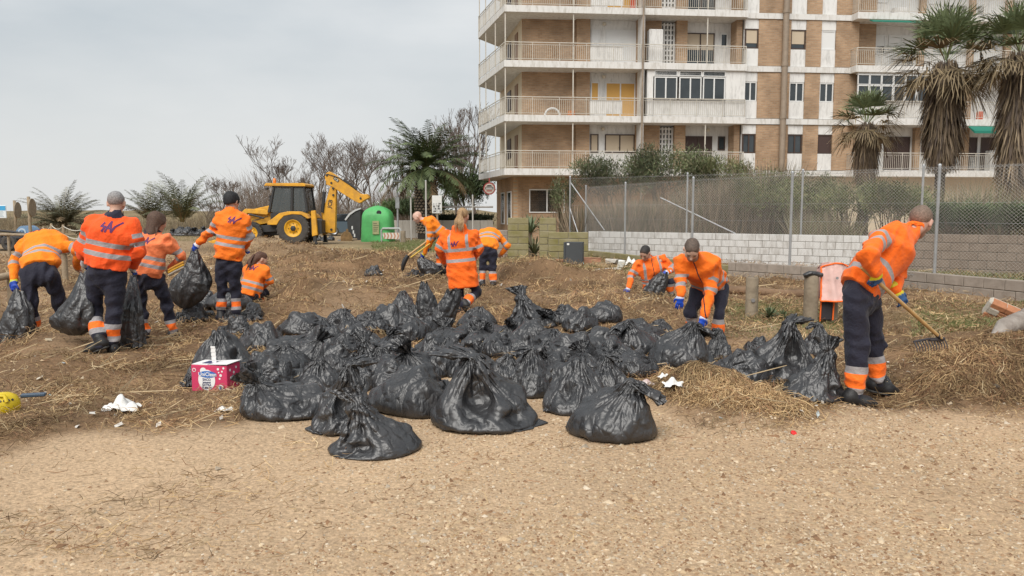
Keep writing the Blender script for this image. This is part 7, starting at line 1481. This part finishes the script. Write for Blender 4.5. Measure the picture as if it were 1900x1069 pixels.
# ------------------------------------------------------------------ the bags
BP_ = sim_bags(); BAGM = []
for k in range(len(BAG_KINDS)):
    me = bag_mesh(BP_[k], 'garbage_bag', FILM, BAG_KINDS[k]['tgt'], k+1); v = np.array([x.co for x in me.vertices]); lo, hi = np.percentile(v, 1, axis=0), np.percentile(v, 99, axis=0); off = np.array([(lo[0]+hi[0])/2, (lo[1]+hi[1])/2, 0]); me.transform(Matrix.Translation((-off[0], -off[1], 0))); BAGM.append((me, hi-lo))
def bag(label, px, py, w, h, kind, rz=0.0, mir=1, z=0.0, group='black bags of the big heap', name='garbage_bag', dyz=0.0, d=None):
    """px, py: middle of its foot in the photo; w, h: photo width and height"""
    g = gnd(px, py, z) if d is None else at(px, py, d); me, sz = BAGM[kind]; k = ppm(g.y); c, s = abs(math.cos(rz)), abs(math.sin(rz)); ew = sz[0]*c + sz[1]*s; dep = .30*w/k
    # seen from above the foot: height on the photo also shows part of its depth
    w, h = w*1.20, h*1.0; sx = w/k/ew; hz = h/k; tz = hz*.97/sz[2]; tz = min(max(tz, sx*.55), sx*1.45)
    o = link(name, me); o.location = (g.x, g.y + sz[1]*sx*.33, (Hs(g.x, g.y) if d is None else 0) + (z if d is None else g.z)); o.rotation_euler = (0, 0, rz); o.scale = (sx*mir, sx*1.05, tz); return tag(o, label, 'refuse bag', group)
HEAP = [
 ('foremost black bag of the heap, corner pointing at the camera', 690, 846, 180, 124, 5, .5, 1), ('tall tied bag right behind the foremost one', 632, 806, 118, 140, 1, .2, 1), ('slumped bag at the front left, gathered neck facing forward', 515, 781, 170, 96, 2, -.5, -1),
 ('plump bag lying right of the tall tied bag', 762, 771, 165, 88, 6, .1, 1), ('large tied bag standing in the middle of the front row', 898, 797, 192, 146, 1, -.15, -1), ('front row bag just right of centre with low knot, next to the largest tied one', 1070, 768, 132, 100, 4, .4, 1), ('bag at the right front, lying nearest the weed pile', 1145, 818, 162, 114, 7, -.1, -1),
 ('reddish-tinted bag lying right behind the pink box', 505, 724, 115, 46, 9, .3, 1), ('small dark bag corner below the pink box', 466, 748, 52, 38, 4, 1.0, 1), ('big bag standing behind the pink box', 404, 690, 112, 82, 4, .2, -1), ('bag tail spread left of the pink box', 352, 712, 62, 36, 9, .9, 1), ('wide bag right of the pink box, mid left', 482, 712, 112, 72, 6, .6, -1),
 ('high bag at the back left above the pink box', 482, 656, 86, 58, 3, .2, 1), ('left rear bag next to the standing worker feet', 436, 626, 74, 32, 9, .4, -1), ('left middle bag with radiating folds', 560, 682, 104, 68, 2, .5, 1), ('back row bag left, below the crouching worker', 556, 634, 90, 40, 3, .1, -1), ('back row bag behind the radiating folds', 628, 628, 82, 42, 4, .7, 1), ('smooth bag left of centre, mid heap', 634, 662, 72, 48, 6, -.3, 1), ('tied bag with tall neck left of centre, mid heap', 690, 696, 92, 78, 5, .3, 1),
 ('back bag left of the two tall open bags', 722, 622, 104, 52, 3, -.4, 1), ('bag leaning at the left of the two tall open bags', 750, 596, 62, 44, 4, .9, -1), ('broad bag below the two tall open bags', 762, 640, 92, 56, 6, .4, -1), ('bag with twisted knot in the centre left of the heap', 780, 702, 124, 76, 2, .2, -1), ('centre bag behind the large tied bag', 862, 702, 76, 56, 4, -.6, 1), ('tied bag right of the large tied one', 985, 738, 100, 92, 0, .3, 1),
 ('bag with knot behind the right front bags', 1128, 728, 96, 68, 0, -.5, -1), ('wide low bag right of centre', 1060, 676, 124, 54, 3, .3, 1), ('bag with dark loose flap near the right end of the heap', 1180, 664, 104, 68, 7, .3, 1), ('low bag under the dark loose flap', 1178, 702, 100, 46, 6, -.4, 1), ('double bag at the leaning worker hand', 1264, 686, 124, 86, 7, .5, -1), ('peaked bag standing at the back centre', 985, 610, 96, 72, 5, .4, 1),
 ('rounded bag at the back right', 1120, 620, 84, 50, 6, .8, 1), ('back bag left of the rounded one', 1076, 628, 78, 42, 3, 1.0, -1), ('bag before the peaked bag', 986, 642, 82, 44, 6, .2, 1), ('back bag in front of the ponytailed woman', 884, 610, 72, 36, 4, .2, 1), ('bag between the ponytailed woman and the peaked bag', 930, 628, 62, 38, 2, -.2, 1), ('small bag behind the leaning worker hand', 1226, 622, 46, 28, 4, .1, 1),
 ('bag at the foot of the leaning worker, crumpled neck up', 1338, 672, 58, 60, 0, .4, 1), ('pale smooth bag lying before the leaning worker', 1380, 720, 124, 88, 6, 1.2, -1), ('large tied bag left of the raking worker with tail standing up', 1460, 718, 122, 120, 1, .3, 1), ('rear bag between the tied bag and the raking worker', 1524, 664, 66, 62, 0, -.3, 1), ('bag touching the raking worker leg', 1522, 748, 108, 118, 5, -.2, -1), ('low bag behind the tied tail bag', 1408, 654, 52, 30, 3, .5, 1), ('bag corner behind the raking worker heel', 1640, 726, 44, 36, 4, .3, 1)]
for (lab, px, py, w, h, k, rz, mir) in HEAP: bag(lab, px, py, w, h, k, rz, mir)
USED = set()
def filler_label(px, py):
    """name a packed bag by the nearest bag that has a look of its own"""
    for hb in sorted(HEAP, key=lambda b: math.hypot(b[1]-px, (b[2]-py)*1.6))[:4]:
        dx, dy = px-hb[1], py-hb[2]; rel = ('left of' if dx < 0 else 'right of') if abs(dx) > abs(dy)*1.1 else ('behind' if dy < 0 else 'in front of'); s = 'black bag packed %s the %s' % (rel, hb[0].split(',')[0])
        if s not in USED and len(s.split()) <= 16: USED.add(s); return s
    return 'one of the black bags packed in the middle of the heap'
for i, (px, py, w, h, k) in enumerate(((605, 652, 66, 48, 3), (660, 640, 62, 42, 4), (700, 655, 70, 46, 2), (735, 668, 74, 50, 6), (800, 662, 76, 48, 3), (840, 668, 70, 46, 4), (885, 650, 72, 44, 2), (925, 662, 74, 46, 6), (968, 662, 66, 40, 3), (900, 690, 70, 50, 0), (830, 640, 68, 40, 2), (1020, 650, 72, 42, 4), (1100, 650, 76, 44, 3), (1040, 700, 74, 52, 2), (735, 720, 84, 56, 3), (660, 720, 76, 54, 6), (590, 722, 84, 58, 4), (1150, 640, 66, 40, 6), (1215, 650, 66, 42, 4), (780, 620, 64, 36, 3), (940, 705, 66, 52, 4), (690, 620, 60, 34, 6), (620, 690, 80, 54, 3), (540, 655, 76, 46, 2), (510, 690, 80, 50, 4), (570, 610, 66, 34, 6), (820, 690, 80, 54, 6), (870, 632, 66, 38, 3), (960, 620, 66, 38, 4), (1010, 612, 62, 34, 2), (1050, 612, 62, 34, 6), (1090, 690, 80, 54, 0), (1150, 680, 84, 52, 3), (1240, 668, 76, 48, 2), (710, 690, 80, 52, 4), (650, 618, 62, 34, 2), (1195, 630, 64, 38, 6), (1290, 676, 60, 40, 4), (1000, 690, 72, 50, 6), (760, 600, 60, 34, 4), (930, 640, 66, 40, 0), (580, 650, 70, 44, 6))):
    bag(filler_label(px, py), px, py+6, w*1.25, h*1.02, {0: 2, 1: 6, 5: 3}.get(k, k), i*1.7, 1 if i % 2 else -1)
# two open bags standing tall in the heap, held-up sleeves of film
def open_bag(label, pts_px, d, wpx, seed, group='black bags of the big heap', flare=1.0, name='open_bag', wob=.10):
    """an upright loose sack: a folded tube along a line, mouth open at the top"""
    r = np.random.default_rng(seed); pts = np.array([at(px, py, d + (q[0] if q else 0)) for (px, py, *q) in pts_px]); k = ppm(d); n = 44; m = 30; t = np.linspace(0, 1, m); ti = np.linspace(0, 1, len(pts)); Cn = np.stack([np.interp(t, ti, pts[:, c]) for c in range(3)], 1); Wd = np.interp(t, np.linspace(0, 1, len(wpx)), wpx)/k/2; a = np.linspace(0, 2*np.pi, n, endpoint=False); V = []
    ph = r.uniform(0, 6, 6)
    for j in range(m):
        fold = 1 + wob*np.sin(5*a+ph[0]+t[j]*4) + wob*.8*np.sin(9*a+ph[1]-t[j]*6) + wob*.6*np.sin(14*a + ph[2]+t[j]*3) + r.normal(0, .02, n); V.append(np.stack([Cn[j, 0] + Wd[j]*np.cos(a)*fold, Cn[j, 1] + Wd[j]*.55*np.sin(a)*fold, Cn[j, 2] + .02*np.sin(3*a+ph[3])*(j > m-3)], 1))
    V.append(np.tile(Cn[0] + [0, 0, .0], (n, 1))) ; V = np.array(V); V[:, :, 2] = np.maximum(V[:, :, 2], .006)
    idx = np.arange(m*n).reshape(m, n); A = idx[:-1]; B = idx[1:]; Q = np.stack([A, np.roll(A, -1, 1), np.roll(B, -1, 1), B], -1).reshape(-1, 4); g = Cn[0].copy(); g[2] = 0
    VV = V[:m].reshape(-1, 3) - g; capq = [(idx[0, i], idx[0, (-i) % n], idx[0, (-i-1) % n], idx[0, (i+1) % n]) for i in range(1, n//2-1)]
    me = np_mesh(name, VV, np.concatenate([Q, np.array(capq)]), True); o = link(name, me, None, FILM); o.location = tuple(g); return tag(o, label, 'refuse bag', group)
open_bag('tall dark upright bag, left of the pair in front of the ponytailed woman', [(795, 612), (793, 580), (789, 550), (786, 524)], 10.7, [34, 40, 30, 12], 21); open_bag('tall bag leaning right, right of the pair in front of the ponytailed woman', [(808, 632), (820, 596), (836, 560), (843, 538)], 10.2, [34, 42, 36, 26], 22)
# bags in hands and on the ground elsewhere
open_bag('black bag hanging from the far-left bent worker hand', [(24, 636), (30, 606), (36, 570), (34, 538, .05)], 9.3, [74, 66, 44, 14], 23, 'bags in use')
open_bag('half-full bag dragged by the grey-haired worker', [(140, 622), (138, 590), (152, 550), (158, 505, .15)], 8.75, [22, 72, 82, 62, 40, 26, 16], 24, 'bags in use')
open_bag('bag hanging between the grey-haired worker and the woman in salmon', [(246, 646), (244, 612), (246, 570), (247, 512, .2)], 9.05, [48, 46, 34, 12], 25, 'bags in use')
open_bag('full bag lifted by the worker in beanie', [(345, 572), (352, 540), (360, 505), (362, 464)], 10.95, [16, 56, 70, 66, 48, 28, 12], 26, 'bags in use')
open_bag('open bag held by the kneeling worker', [(1212, 556), (1214, 540), (1222, 522), (1230, 506, -.02)], 13.75, [34, 40, 34, 14], 27, 'bags in use')
open_bag('empty bag dangling from the bald worker hand', [(800, 508), (796, 498), (788, 486), (782, 478)], 18.0, [32, 38, 28, 10], 28, 'bags in use')
for (lab, px, py, w, h, k, rz) in (('flat bag left of the beanie worker feet', 352, 600, 74, 38, 9, .3), ('bag under the lifted bag', 372, 582, 66, 34, 3, .8), ('bag behind the beanie worker boots', 415, 584, 84, 36, 6, .2), ('flat bag right of the beanie worker boots', 462, 598, 72, 26, 9, 1.2), ('bag between the beanie worker boots', 424, 602, 48, 26, 4, .4), ('small black bag alone on the weed before the digger', 692, 515, 36, 20, 3, .5), ('flat black scrap bag beside the bald worker', 768, 520, 34, 12, 9, .2)):
    bag(lab, px, py, w, h, k, rz, 1, group='bags around the workers')
rr = random.Random(3)
for i in range(26): row = i // 9; px = 322 + (i % 9)*7.6 + row*4 + rr.uniform(-2, 2); bag('one of the black bags heaped far behind by the rope fence', px, 438, 21, 13, rr.choice((3, 4, 6, 2)), rr.uniform(0, 6), 1, z=row*.36, group='far heap of bags')
for i, px in enumerate((590, 601, 612)): bag('one of the black bags lying behind the digger wheel', px, 447, 18, 9, (3, 4, 6)[i], i, 1, group='bags by the digger')
